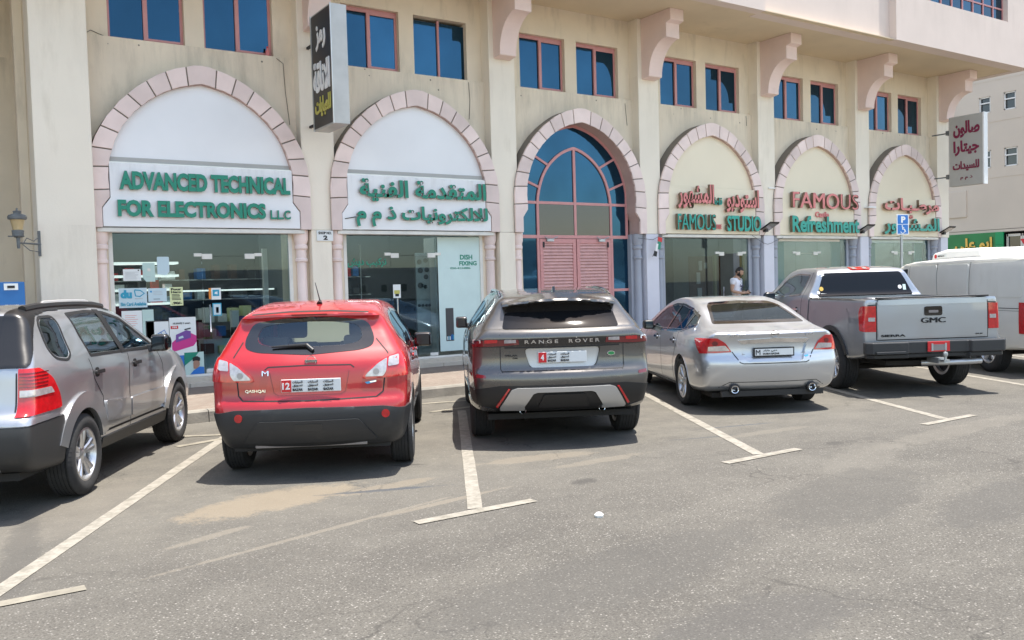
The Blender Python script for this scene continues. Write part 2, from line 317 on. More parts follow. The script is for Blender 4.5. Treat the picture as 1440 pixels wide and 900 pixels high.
    # oil and old black paint smudges
    for q in [(3.1,6.75,.55,.05,-.35,(.055,.06,.068),.85,5,.3),(.42,6.7,.13,1.3,-.12,(.07,.066,.06),.6,5,.3),(7.7,7.0,.6,.035,-.25,(.06,.065,.075),.7,5,.3),(3.75,7.55,.2,.04,-.5,(.05,.045,.04),.7,6,.3),(6.9,6.7,.5,.03,-.3,(.06,.065,.07),.6,5,.3),
              (3.3,2.9,.8,.3,0,(.064,.061,.058),.5),(6.5,3.4,1.0,.3,.2,(.065,.062,.058),.5),(4.6,5.9,.16,.10,.3,(.04,.038,.036),.6,8,.3),(7.6,5.6,.14,.10,.3,(.045,.043,.04),.5,8,.3),(5.9,4.2,1.2,.5,.3,(.066,.063,.058),.5),(3.2,3.9,1.5,.4,.1,(.07,.067,.062),.4)]:
        fmask,col=blob(*q); c=mix(fmask,c,col)
    L.new(c,b.inputs['Base Color']); b.inputs['Roughness'].default_value=.92; b.inputs['Specular IOR Level'].default_value=.25
    h=math_('ADD',math_('MULTIPLY',noise(110,4,.7),.7),math_('MULTIPLY',gr,.5)); bp=N.new('ShaderNodeBump'); bp.inputs['Strength'].default_value=.55; bp.inputs['Distance'].default_value=.008
    L.new(h,bp.inputs['Height']); L.new(bp.outputs[0],b.inputs['Normal'])
    return m
M['road']=road_mat()
me=bpy.data.meshes.new('road'); me.from_pydata([(-700,-700,0),(900,-700,0),(900,900,0),(-700,900,0)],[],[(0,1,2,3)]); me.materials.append(M['road'])
road=link('road',me); tag(road,kind='structure')
# pavement with kerb stones
KY=11.90; KZ=.155
def paver_mat():
    m=mat('pavers',(.235,.20,.165),.9,var=.12,vscale=1.5,dirt=(.19,.16,.13),dscale=1,dcov=.5); t=m.node_tree; N=t.nodes; L=t.links; b=N['Principled BSDF']
    br=N.new('ShaderNodeTexBrick'); br.inputs['Scale'].default_value=5; br.inputs['Mortar Size'].default_value=.03; br.inputs['Color1'].default_value=(1,1,1,1); br.inputs['Color2'].default_value=(.78,.70,.68,1); br.inputs['Mortar'].default_value=(.55,.5,.46,1)
    g=N.new('ShaderNodeNewGeometry'); L.new(g.outputs['Position'],br.inputs[0])
    src=b.inputs['Base Color'].links[0].from_socket; mx=N.new('ShaderNodeMix'); mx.data_type='RGBA'; mx.blend_type='MULTIPLY'; mx.inputs[0].default_value=1; L.new(src,mx.inputs[6]); L.new(br.outputs[0],mx.inputs[7]); L.new(mx.outputs[2],b.inputs['Base Color'])
    return m
M['pavers']=paver_mat(); M['kerb']=mat('kerb_stone',(.22,.205,.175),.9,var=.2,vscale=4,dirt=(.12,.11,.10),dscale=3,dcov=.5,bump=.4,bscale=30)
M['step']=mat('step_stone',(.50,.45,.37),.85,var=.15,vscale=3,dirt=(.30,.26,.21),dscale=3,dcov=.55,bump=.3,bscale=30)
pav=MB().box(-14,33,KY+.18,15.6,-.02,KZ).build('pavement','pavers'); tag(pav,kind='structure')
x=-13.; k=0
while x<33:
    w=.99; mb=MB().prism([(KY,0),(KY+.02,KZ-.02+random.uniform(-.006,.004)),(KY+.05,KZ+.004),(KY+.175,KZ+.004),(KY+.175,-.02),(KY,-.02)],x,x+w,'x').build('kerb_stone','kerb',pav); mb.location.y=random.uniform(-.008,.008); x+=1.0
# painted bay lines, worn
def paint_mat():
    m=bpy.data.materials.new('worn_paint'); m.use_nodes=True; t=m.node_tree; N=t.nodes; L=t.links; b=N['Principled BSDF']
    P=N.new('ShaderNodeNewGeometry').outputs['Position']; n=N.new('ShaderNodeTexNoise'); n.inputs['Scale'].default_value=9; n.inputs['Detail'].default_value=10; n.inputs['Roughness'].default_value=.75; L.new(P,n.inputs[0])
    r=N.new('ShaderNodeMapRange'); r.inputs[1].default_value=.42; r.inputs[2].default_value=.62; r.inputs[3].default_value=0; r.inputs[4].default_value=.8; L.new(n.outputs[0],r.inputs[0])
    x=N.new('ShaderNodeMix'); x.data_type='RGBA'; x.inputs[6].default_value=(.255,.235,.20,1); x.inputs[7].default_value=(.13,.12,.095,1); L.new(r.outputs[0],x.inputs[0]); L.new(x.outputs[2],b.inputs['Base Color']); b.inputs['Roughness'].default_value=.8
    return m
M['paint']=paint_mat(); M['paint_old']=mat('old_paint',(.22,.20,.16),.9,var=.2,vscale=6,dirt=(.12,.11,.09),dscale=7,dcov=.45)
TH=math.radians(60.84); FW=Vector((math.cos(TH),math.sin(TH),0)); LF=Vector((-math.sin(TH),math.cos(TH),0))
def strip(a,b,w,mt='paint',z=.004,name='parking_line'):
    a=Vector((*a,0));b=Vector((*b,0)); d=(b-a).normalized(); s=Vector((-d.y,d.x,0))*w/2; n=max(2,int((b-a).length/.25)); vs=[]; 
    for i in range(n+1):
        p=a+(b-a)*i/n; e=random.uniform(-.006,.006); vs+= [p+s*(1+e*6),p-s*(1-e*6)]
    me=bpy.data.meshes.new(name); me.from_pydata([(p.x,p.y,z) for p in vs],[],[(2*i,2*i+1,2*i+3,2*i+2) for i in range(n)]); me.materials.append(M[mt]); o=link(name,me); return tag(o,kind='structure')
for xe in (-3.1,.12,3.36,6.56,9.76,12.96,16.16,19.36):
    e=(xe,5.66); ln=5.4 if xe>.5 else 6.0
    strip((e[0]+FW.x*.05,e[1]+FW.y*.05),(e[0]+FW.x*ln,e[1]+FW.y*ln),.115)
    if xe<.5: strip((xe-.5,5.62),(xe+.55,5.62),.10,'paint_old',.006)
    else: strip((xe-.52,5.63),(xe+.52,5.63),.105,'paint',.0065)
strip((2.2,10.2),(4.4,10.9),.11,'paint_old',.0055); strip((2.3,10.95),(3.4,10.35),.10,'paint_old',.007); strip((5.6,10.55),(8.1,10.75),.11,'paint_old',.0055); strip((5.9,11.4),(7.6,11.0),.10,'paint_old',.0055)
MB().lathe([(0,.0),(.03,.0),(.036,.018),(.02,.032),(0,.036)],(3.97,4.93,0),7).build('pebble','whitepaint'); tag(bpy.data.objects['pebble'],'small white stone lying alone on the open road','stone')
# ================================================================ BUILDING
bld=thing('commercial_building','long cream building with pink pointed arches and shops below','building',(0,15,0)); 
# children use world coordinates: parent empty offset compensated
class Off:
    pass
bld.location=(0,0,0)
P0=[3.915+4.025*i for i in range(6)]   # bay centres
RF=15.10; PF=15.17; SP=15.40; WW=15.47; WF=15.57; GL=15.36; SOF=7.70
XL=1.37; XR=26.35
OUT=[(1.82,2.8),(1.82,3.38),(1.80,3.75),(1.735,4.06),(1.585,4.40),(1.388,4.69),(1.17,4.93),(.875,5.168),(.575,5.348),(.25,5.46),(0,5.505)]
INN=[(1.50,3.28),(1.50,3.40),(1.50,3.76),(1.435,4.03),(1.33,4.30),(1.175,4.54),(.97,4.755),(.74,4.93),(.485,5.07),(.22,5.155),(0,5.20)]
BOT=[(1.62,2.8),(1.62,3.12)]
def voussoirs():
    res=[]
    def quad(poly): res.append(poly)
    for s in (-1,1):
        quad([(s*1.82,2.8),(s*1.82,3.372),(s*1.50,3.392),(s*1.50,3.28),(s*1.62,3.12),(s*1.62,2.8)])
        for i in range(1,9):
            o0,o1=Vector(OUT[i]),Vector(OUT[i+1]); i0,i1=Vector(INN[i]),Vector(INN[i+1]); g=.011
            do=(o1-o0).normalized()*g; di=(i1-i0).normalized()*g
            a,b,c,d=o0+do,o1-do,i1-di,i0+di; mo=(a+b)/2+Vector((.5*(b-a).y,-.5*(b-a).x)).normalized()*.012*(1 if True else 0); mid=Vector((a+b)/2)
            nrm=(mid-Vector((0,3.6))).normalized(); mid=mid+nrm*.012; mi=(c+d)/2+nrm*.010
            quad([(s*p.x,p.y) for p in (a,mid,b,c,mi,d)])
    g=.011
    quad([(-.25+g,5.463),(-.12,5.498),(0,5.508),(.12,5.498),(.25-g,5.463),(.22-g,5.158),(.11,5.185),(0,5.205),(-.11,5.185),(-.22+g,5.158)])
    return res
VS=voussoirs(); VME=[]
def half(pts,s): return [(s*a,b) for a,b in pts]
def smooth_curve(pts,k=3):
    """catmull-rom through points"""
    out=[]; P=[Vector(p) for p in pts]
    for i in range(len(P)-1):
        p0=P[max(i-1,0)];p1=P[i];p2=P[i+1];p3=P[min(i+2,len(P)-1)]
        for j in range(k):
            t=j/k; out.append(tuple(.5*((2*p1)+(-p0+p2)*t+(2*p0-5*p1+4*p2-p3)*t*t+(-p0+3*p1-3*p2+p3)*t**3)))
    out.append(tuple(P[-1])); return out
OUTS=[(1.82,2.8)]+smooth_curve(OUT[1:],3); INNS=smooth_curve(INN[1:],3)
inner_full=[(-x,z) for x,z in INNS]+[(x,z) for x,z in reversed(INNS[:-1])]     # left low -> apex -> right low
outer_full=[(-x,z) for x,z in OUTS]+[(x,z) for x,z in reversed(OUTS[:-1])]
def add_bay(i):
    xc=P0[i]
    ar_=bpy.data.objects.new('arch_surround',None); COL.objects.link(ar_); ar_.parent=bld; ar_.location=(xc,0,0)
    for j,poly in enumerate(VS):
        if i==0: 
            o=MB().prism(poly,RF,RF+.05).build('voussoir','pink',ar_,bevel=.006); VME.append(o.data)
        else:
            o=link('voussoir',VME[j],ar_); b=o.modifiers.new('bevel','BEVEL'); b.width=.006; b.segments=2; b.limit_method='ANGLE'
    # backing core of the ring
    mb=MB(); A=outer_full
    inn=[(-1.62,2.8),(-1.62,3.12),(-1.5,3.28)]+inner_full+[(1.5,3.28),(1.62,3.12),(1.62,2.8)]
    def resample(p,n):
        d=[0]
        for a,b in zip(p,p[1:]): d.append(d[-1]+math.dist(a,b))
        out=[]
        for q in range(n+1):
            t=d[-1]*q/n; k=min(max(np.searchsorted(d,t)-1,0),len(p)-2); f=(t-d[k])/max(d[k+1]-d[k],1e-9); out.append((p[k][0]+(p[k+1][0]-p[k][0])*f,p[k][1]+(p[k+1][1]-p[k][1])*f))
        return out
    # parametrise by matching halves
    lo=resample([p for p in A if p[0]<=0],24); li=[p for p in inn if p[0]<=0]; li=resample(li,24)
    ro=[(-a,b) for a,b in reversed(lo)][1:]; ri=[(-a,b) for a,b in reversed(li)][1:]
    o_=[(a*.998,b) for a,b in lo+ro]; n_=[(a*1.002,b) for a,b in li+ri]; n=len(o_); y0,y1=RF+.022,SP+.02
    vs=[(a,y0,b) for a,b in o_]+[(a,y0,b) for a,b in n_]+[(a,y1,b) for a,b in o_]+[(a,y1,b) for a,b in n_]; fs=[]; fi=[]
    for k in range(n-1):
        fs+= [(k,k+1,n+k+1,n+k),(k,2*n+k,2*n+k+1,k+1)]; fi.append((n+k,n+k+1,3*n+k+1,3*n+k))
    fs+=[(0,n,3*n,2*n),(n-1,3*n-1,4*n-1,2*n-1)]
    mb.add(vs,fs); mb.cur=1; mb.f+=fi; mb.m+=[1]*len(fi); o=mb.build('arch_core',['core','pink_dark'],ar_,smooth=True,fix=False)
    # spandrel wall around the arch
    mb=MB(); top=5.89
    pts=[(-2.015,2.8)]+[(-1.83,2.8)]+[p for p in outer_full]+[(1.83,2.8),(2.015,2.8)]
    for (a,b),(c,d) in zip(outer_full,outer_full[1:]):
        if c-a<1e-4: continue
        mb.add([(a,SP,b),(c,SP,d),(c,SP,top),(a,SP,top)],[(0,1,2,3)])
    mb.box(-2.012,-1.82,SP,SP+.1,2.8,top); mb.box(1.82,2.012,SP,SP+.1,2.8,top)
    mb.add([(-2.012,SP,top),(2.012,SP,top),(2.012,WW+.02,top+.012),(-2.012,WW+.02,top+.012)],[(0,1,2,3)])
    o=mb.build('spandrel','plaster',bld,loc=(xc,0,0),fix=False)
    # upper wall with two window openings
    mb=MB(); z0,z1,zt=5.89,7.06,SOF+.05; xs=[-2.012,-1.36,-.16,.16,1.36,2.012]
    def q(a,b,c,d): mb.box(a,b,WW,WW+.25,c,d)
    q(xs[0],xs[-1],z1,zt); q(xs[0],xs[1],z0,z1); q(xs[2],xs[3],z0,z1); q(xs[4],xs[5],z0,z1); mb.box(xs[0],xs[-1],WW+.002,WW+.25,5.5,z0)
    mb.build('upper_wall','plaster',bld,loc=(xc,0,0))
    for s,(a,b) in enumerate(((xs[1],xs[2]),(xs[3],xs[4]))):
        plain=(i==1 and s==1)
        wn=bpy.data.objects.new('window',None); COL.objects.link(wn); wn.parent=bld; wn.location=(xc,0,0)
        if not plain:
            f=MB(); t=.05
            f.box(a,a+t,WF,WF+.06,z0,z1); f.box(b-t,b,WF,WF+.06,z0,z1); f.box(a+t,b-t,WF,WF+.06,z0,z0+t); f.box(a+t,b-t,WF,WF+.06,z1-t,z1); f.box(a+t,b-t,WF-.01,WF+.03,z1-t-.03,z1-t+.005)
            f.build('window_frame','frame_pink',wn,bevel=.004)
        m_=(a+b)/2; t=.05 if not plain else .0
        f=MB()
        if plain: f.box(m_-.02,m_+.02,WF-.01,WF+.04,z0+.02,z1-.02)
        else:
            f.box(m_-.035,m_+.035,WF-.012,WF+.03,z0+t,z1-t); f.box(m_+.035,b-t,WF-.008,WF+.02,z0+t,z0+t+.035); f.box(m_+.035,b-t,WF-.008,WF+.02,z1-t-.06,z1-t-.03)
        f.build('sash_frame','frame_pink',wn)
        for (u,v_,dy) in ((a+t,m_-.02,.03),(m_+.02,b-t,.012)):
            g=MB().box(u,v_,WF+dy,WF+dy+.008,z0+t,z1-t-(.03 if not plain else .06)); g.build('pane','blueglass' if (i+s)%2==0 or plain else 'blueglass',wn)
for i in range(6): add_bay(i)
# pillars between bays
for i in range(7):
    if i==0: continue
    xb=P0[0]-2.0125+4.025*i
    lower='lavender' if i>=3 else 'plaster_light'
    hw=.31
    if i==6: MB().box(xb-hw,xb+hw,PF-.0,WW+.3,2.80,SOF+.02).build('pillar','plaster_light',bld,bevel=.01)
    else: MB().box(xb-hw,xb+hw,PF,WW+.1,2.80,SOF+.02).build('pillar','plaster_light',bld,bevel=.01)
    MB().box(xb-.19,xb+.19,PF-.03,15.9,.13,2.795).build('pillar_base',lower,bld,bevel=.01)
    for s in (-1,1):
        cx=xb+s*.335; col='pink' if i<3 else 'greypaint'
        if s==1 and i==6: continue
        MB().lathe([(.12,.13),(.12,.45),(.095,.5),(.088,2.22),(.112,2.24),(.112,2.28),(.093,2.30),(.093,2.44),(.12,2.47),(.12,2.52),(.1,2.54),(.13,2.62),(.135,2.80)],(cx,15.30,0),18).build('column',col,bld,smooth=True)
        a,b=sorted((xb+s*.19,xb+s*.50)); MB().box(a,b,15.34,15.9,.13,2.795).build('jamb','plaster' if i<3 else 'greypaint',bld)
# bay one left jamb and big corner pillar
MB().box(1.37,2.17,14.95,15.6,.13,SOF+.02).build('corner_pillar','plaster_light',bld,bevel=.012)
MB().lathe([(.12,.13),(.12,.45),(.095,.5),(.088,2.22),(.112,2.24),(.112,2.28),(.093,2.30),(.093,2.44),(.12,2.47),(.12,2.52),(.1,2.54),(.13,2.62),(.135,2.80)],(2.27,15.30,0),18).build('column','pink',bld,smooth=True)
MB().box(2.0,2.42,15.34,15.9,.13,2.795).build('jamb','plaster',bld)
# ceiling slab / soffit and projecting upper floor
M['fasciap']=M['fascia']
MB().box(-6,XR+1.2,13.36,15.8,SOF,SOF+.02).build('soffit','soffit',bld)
MB().box(-6,15.86,13.33,13.6,SOF-.012,SOF+6).build('fascia_wall','fascia',bld)
MB().box(15.861,20.78,13.50,13.8,SOF-.012,SOF+6).build('fascia_wall','fascia',bld)
mb=MB(); mb.box(20.781,22.0,13.30,13.7,SOF-.012,SOF+6); mb.box(22.0,26.25,13.30,13.7,SOF-.012,8.90); mb.box(26.25,XR+1.2,13.30,13.7,SOF-.012,SOF+6); mb.box(22.0,26.25,13.3,13.7,10.2,SOF+6); mb.build('fascia_wall','fascia',bld)
mb=MB(); mb.box(XR+.9,XR+1.2,13.7,20,SOF-.012,SOF+6).build('side_wall','fascia',bld)
MB().box(-6,XR+.9,13.8,20,SOF+.3,SOF+5.8).build('upper_floor_mass','fascia',bld)
w=bpy.data.objects.new('ribbon_window',None); COL.objects.link(w); w.parent=bld
f=MB()
for k in range(9): f.box(22.0+k*.531-.02,22.0+k*.531+.02,13.44,13.50,8.90,10.2)
for z in (8.92,9.28,9.85): f.box(22,26.25,13.445,13.495,z-.02,z+.02)
f.build('window_frame','frame_pink',w)
for k in range(8):
    for a,b in ((8.94,9.26),(9.30,9.83),(9.87,10.2)): MB().box(22.02+k*.531,22.0+(k+1)*.531-.02,13.47,13.478,a,b).build('pane','blueglass',w)
# corbels
def corbel(xb,first=[None]):
    prof=[(PF,SOF-.002),(14.20,SOF-.002),(14.20,7.45),(14.34,7.41),(14.34,7.10)]
    cx,cz=14.30,6.22
    for k in range(1,13):
        t=k/12*math.pi/2; prof.append((14.34+.58*math.sin(t),7.10-.72*(1-math.cos(t))))
    prof+=[(14.93,6.36),(PF,6.33)]
    prof=[(min(a,PF+.01),b) for a,b in prof]
    if first[0] is None:
        o=MB().prism(prof,-.20,.20,'x').build('corbel','corbelpink',bld,bevel=.008); first[0]=o.data; o.location=(xb,0,0)
    else:
        o=link('corbel',first[0],bld,(xb,0,0)); b=o.modifiers.new('bevel','BEVEL'); b.width=.008; b.segments=2; b.limit_method='ANGLE'
for i in range(1,7): corbel(P0[0]-2.0125+4.025*i)
MB().box(1.42,1.9,14.2,15.0,6.6,SOF).build('corbel','corbelpink',bld,bevel=.01)
# main body behind shops, entrance passage at the left
MB().box(XR-.05,XR,15.5,22,.0,SOF).build('side_wall','plaster_light',bld)
MB().box(26.05,XR,15.9,16.1,0,SOF).build('side_wall','plaster',bld)
MB().box(1.9,XR,15.8,16.0,3.3,SOF).build('rear_wall','plaster',bld)
MB().box(1.40,1.9,15.6,19.4,0,SOF).build('passage_wall','plaster',bld)
MB().box(1.26,1.40,16.1,16.5,0,SOF).build('passage_pilaster','plaster',bld,bevel=.01)
MB().box(.95,1.40,17.6,18.0,0,SOF).build('passage_pilaster','plaster',bld,bevel=.01)
MB().box(.62,.80,18.4,18.9,3.1,SOF).build('passage_pilaster','plaster',bld,bevel=.01)
MB().box(-6,1.4,19.4,19.7,0,SOF).build('passage_wall','pink_dark',bld)
MB().box(-6,.9,18.6,19.3,2.9,3.5).build('passage_beam','pink_dark',bld)
MB().box(-6,-3.2,15.2,19.4,0,SOF).build('passage_wall','plaster',bld)
MB().box(-6,2.0,15.2,20,-.01,.28).build('passage_floor','step',bld)
# step along the shops
x=-2.9
while x<26.3:
    w=.79; MB().box(x,x+w,15.02,15.34,.12,.228+random.uniform(-.004,.004)).build('step_stone','step',bld,bevel=.006); x+=.80
MB().box(2.0,26.3,15.20,15.345,.2,.30).build('threshold','step',bld,bevel=.008)
M['floor']=mat('shop_floor',(.30,.29,.27),.3,var=.1)
# ---------------------------------------------------------------- shop fronts
def pane(parent,x0,x1,z0,z1,y=GL,m='shopglass'): return MB().box(x0,x1,y,y+.010,z0,z1).build('pane',m,parent)
def rect_on(parent,name,mt,x0,x1,z0,z1,y=GL-.006,t=.003): return MB().box(x0,x1,y,y+t,z0,z1).build(name,mt,parent)
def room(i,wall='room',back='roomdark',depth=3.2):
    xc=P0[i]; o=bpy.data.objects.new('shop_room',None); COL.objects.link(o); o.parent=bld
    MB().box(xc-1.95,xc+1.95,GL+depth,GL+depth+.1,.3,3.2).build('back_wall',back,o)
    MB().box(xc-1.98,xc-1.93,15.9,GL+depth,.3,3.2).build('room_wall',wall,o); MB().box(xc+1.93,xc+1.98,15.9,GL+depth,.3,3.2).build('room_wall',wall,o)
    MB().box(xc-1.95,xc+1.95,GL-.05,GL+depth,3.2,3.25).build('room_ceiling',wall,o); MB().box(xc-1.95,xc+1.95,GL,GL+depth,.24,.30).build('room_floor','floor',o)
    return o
def front(i,door,frame='alu_white',beam='alu_white',pat='alu',open_=False):
    """glass front: door=(x0,x1) relative to bay"""
    xc=P0[i]; o=bpy.data.objects.new('shopfront',None); COL.objects.link(o); o.parent=bld; hw=1.50
    f=MB(); f.box(xc-hw-.02,xc-hw+.045,GL-.03,GL+.05,.30,2.74); f.box(xc+hw-.045,xc+hw+.02,GL-.03,GL+.05,.30,2.74); f.box(xc-hw+.045,xc+hw-.045,GL-.02,GL+.04,.30,.34)
    f.build('shop_frame',frame,o,bevel=.004)
    MB().box(xc-1.70,xc+1.70,RF+.04,GL+.06,2.73,2.80).build('shutter_box',beam,o,bevel=.008)
    d0,d1=xc+door[0],xc+door[1]; h=2.34
    pane(o,xc-hw+.045,d0-.006,.34,2.73); pane(o,d1+.006,xc+hw-.045,.34,2.73); pane(o,d0-.003,d1+.003,h+.008,2.73)
    dr=bpy.data.objects.new('door',None); COL.objects.link(dr); dr.parent=o
    if not open_: pane(dr,d0,d1,.36,h)
    b=MB(); 
    for xx in (d0,d1-.17): b.box(xx,xx+.17,GL-.02,GL+.03,h-.045,h+.045); b.box(xx,xx+.17,GL-.02,GL+.03,.35,.41)
    b.box(d0-.13,d0-.002,GL-.02,GL+.03,h,h+.055); b.box(d1+.002,d1+.13,GL-.02,GL+.03,h,h+.055)
    b.build('patch_fitting','alu_white',dr,bevel=.004)
    hd=MB(); 
    for yy in (GL-.06,): hd.tube([(d0+.09,yy,1.05),(d0+.09,yy,1.52)],.014); hd.tube([(d0+.09,yy,1.12),(d0+.09,GL,1.12)],.008); hd.tube([(d0+.09,yy,1.45),(d0+.09,GL,1.45)],.008)
    hd.build('door_handle','chrome',dr,smooth=True)
    return o
s1=front(0,(-.06,.84)); r1=room(0)
s2=front(1,(-.55,.42)); r2=room(1)
M['lit_shelf']=mat('lit_shelf_edge',(.8,.8,.76),.5,emit=(.95,1,.97),es=.6)
# room one: lit shelves, counter with boxes
for z in (1.55,1.80,2.05,2.28):
    MB().box(2.2,3.75,16.6,16.95,z-.02,z+.02).build('shelf','lit_shelf',r1)
    if z<2.2:
        for k in range(7):
            if random.random()<.75:
                h=random.uniform(.08,.17); MB().box(2.25+k*.21,2.25+k*.21+random.uniform(.1,.17),16.65,16.85,z+.021,z+.021+h).build('carton',random.choice(['darkgrey','paper','paperblue','roomdark','red']),r1)
for z in (.95,1.25):
    for k in range(9):
        h=random.uniform(.1,.22); a=2.3+k*.27; MB().box(a,a+random.uniform(.12,.22),15.75,15.95,z-.3,z-.3+h).build('carton',random.choice(['paper','blue','darkgrey','paperyellow','signgreen','darkgrey','paperblue']),r1)
for k in range(10):
    a=4.0+k*.16; z=.9+.0*k; MB().box(a,a+.12,15.9,16.05,z,z+random.uniform(.12,.5)).build('carton',random.choice(['paper','blue','darkgrey','paperblue','signgreen','purple','darkgrey']),r1)
MB().box(3.95,5.5,15.86,16.2,.3,.899).build('display_counter','paperblue',r1); MB().box(3.9,5.6,16.9,17.1,1.75,1.78).build('shelf','lit_shelf',r1)
MB().box(4.3,5.8,17.2,17.6,.3,1.15).build('counter','room',r1); MB().box(2.3,3.7,16.2,16.6,.3,.9).build('counter','darkgrey',r1)
for k in range(6): MB().box(4.35+k*.24,4.52+k*.24,17.25,17.5,1.151,1.151+random.uniform(.1,.3)).build('carton',random.choice(['paper','blue','darkgrey','paperyellow','green']),r1)
MB().box(5.05,5.13,15.8,15.9,.3,2.5).build('shelf_post','alu_white',r1)
# room two: speaker column and white cabinet behind the glass
MB().box(8.42,9.40,GL-.004,GL-.001,.42,2.70).build('frosted_film','mint',r2); MB().box(8.40,8.44,15.44,15.9,.36,2.70).build('cabinet_side','whitepaint',r2)
MB().box(8.56,8.74,GL-.008,GL-.0045,.62,1.28).build('drink_display','darkgrey',r2)
for k in range(6): MB().box(8.58+.027*k,8.6+.027*k,GL-.013,GL-.009,.64,.64+random.uniform(.06,.14)).build('bottle',random.choice(['blue','cyan','paper']),r2)
mb=MB(); mb.box(8.06,8.37,15.62,15.66,.36,2.40); mb.build('perforated_panel','galv',r2)
holes=[(.08,2.22,.05),(.22,2.25,.045),(.10,2.05,.055),(.24,2.06,.05),(.22,1.92,.05),(.09,1.75,.06),(.2,1.72,.04),(.05,1.35,.03),(.13,1.35,.03),(.21,1.35,.03),(.28,1.35,.03)]
mb=MB()
for a,b,r in holes: mb.lathe([(0,15.612),(r*.75,15.612),(r,15.605),(r,15.62)],(8.06+a,0,b),14,'y')
mb.build('speaker_ring','darkgrey',r2)
MB().tube([(7.13,16.2,.4),(7.13,16.2,2.6)],.012).build('pipe','whitepaint',r2)
# ---- glass front text
tg=s2
text('DISH',8.93,9.22,2.25,2.35,GL-.006,.002,'green',tg,'door_lettering',bold=.03); text('FIXING',8.91,9.32,2.13,2.22,GL-.006,.002,'green',tg,'door_lettering',bold=.03)
text('050-4234886',8.70,9.17,2.06,2.10,GL-.006,.002,'green',tg,'door_lettering',bold=.01)
text(ar('تركيب ديش'),6.50,7.30,2.12,2.30,GL-.003,.002,'green',tg,'door_lettering',bold=.03)
# ---- bay three: big arched pink window and louvre doors
xc=P0[2]; fr=bpy.data.objects.new('arched_window',None); COL.objects.link(fr); fr.parent=bld; fr.location=(xc,0,0)
YF=15.44
def ribbon(path,w,y0,y1,closed=False):
    mb=MB(); P=[Vector(p) for p in path]; n=len(P); L_=[];R_=[]
    for i,p in enumerate(P):
        d=((P[(i+1)%n] if closed else P[min(i+1,n-1)])-(P[i-1] if (closed or i) else P[0])).normalized(); nn=Vector((-d.y,d.x)); L_.append(p+nn*w/2); R_.append(p-nn*w/2)
    vs=[(a.x,y0,a.y) for a in L_]+[(a.x,y0,a.y) for a in R_]+[(a.x,y1,a.y) for a in L_]+[(a.x,y1,a.y) for a in R_]; fs=[]
    for i in range(n-1+(1 if closed else 0)):
        j=(i+1)%n; fs+=[(i,j,n+j,n+i),(i,2*n+i,2*n+j,j),(n+i,n+j,3*n+j,3*n+i),(2*n+i,3*n+i,3*n+j,2*n+j)]
    if not closed: fs+=[(0,n,3*n,2*n),(n-1,3*n-1,4*n-1,2*n-1)]
    mb.add(vs,fs); return mb
big=[(-1.50,2.75),(-1.50,3.6)]+[(a*1.0,b-.02) for a,b in inner_full if b>3.6]+[(1.50,3.6),(1.50,2.75)]
ribbon(big,.07,YF,YF+.06).build('window_frame','frame_pink',fr)
arc=[(-1.02,2.72),(-1.02,3.45),(-1.0,3.62),(-.94,3.85),(-.84,4.08),(-.68,4.30),(-.46,4.49),(-.22,4.62),(0,4.69)]; arc=arc[:2]+smooth_curve(arc[2:],3); arc+= [(-a,b) for a,b in reversed(arc[:-1])]
ribbon(arc,.06,YF-.012,YF+.05).build('window_frame','frame_pink',fr)
mb=MB(); mb.box(-1.5,1.5,YF-.006,YF+.05,3.44,3.50); mb.box(-1.58,1.58,YF-.016,YF+.055,2.70,2.77); mb.box(-.032,.032,YF-.008,YF+.05,2.77,4.69)
for a,b in (((-.70,4.28),(-1.17,4.52)),((.70,4.28),(1.17,4.52)),((-.97,3.80),(-1.45,3.98)),((.97,3.80),(1.45,3.98)),):
    d=(Vector(b)-Vector(a)).normalized(); n_=Vector((-d.y,d.x))*.025; A=Vector(a);B=Vector(b); mb.prism([tuple(A+n_),tuple(B+n_),tuple(B-n_),tuple(A-n_)],YF-.004,YF+.045)
mb.box(-1.58,-1.52,YF-.014,YF+.05,.3,2.70); mb.box(1.52,1.58,YF-.014,YF+.05,.3,2.70); mb.box(-1.06,-1.0,YF-.014,YF+.05,.3,2.70); mb.box(1.0,1.06,YF-.014,YF+.05,.3,2.70); mb.box(-1.52,-1.06,YF-.01,YF+.05,1.50,1.56); mb.box(1.06,1.52,YF-.01,YF+.05,1.50,1.56)
mb.build('window_frame','frame_pink',fr)
gp=MB().prism([(a*.99,b) for a,b in big],YF+.02,YF+.028).build('pane','blueglass2',fr)
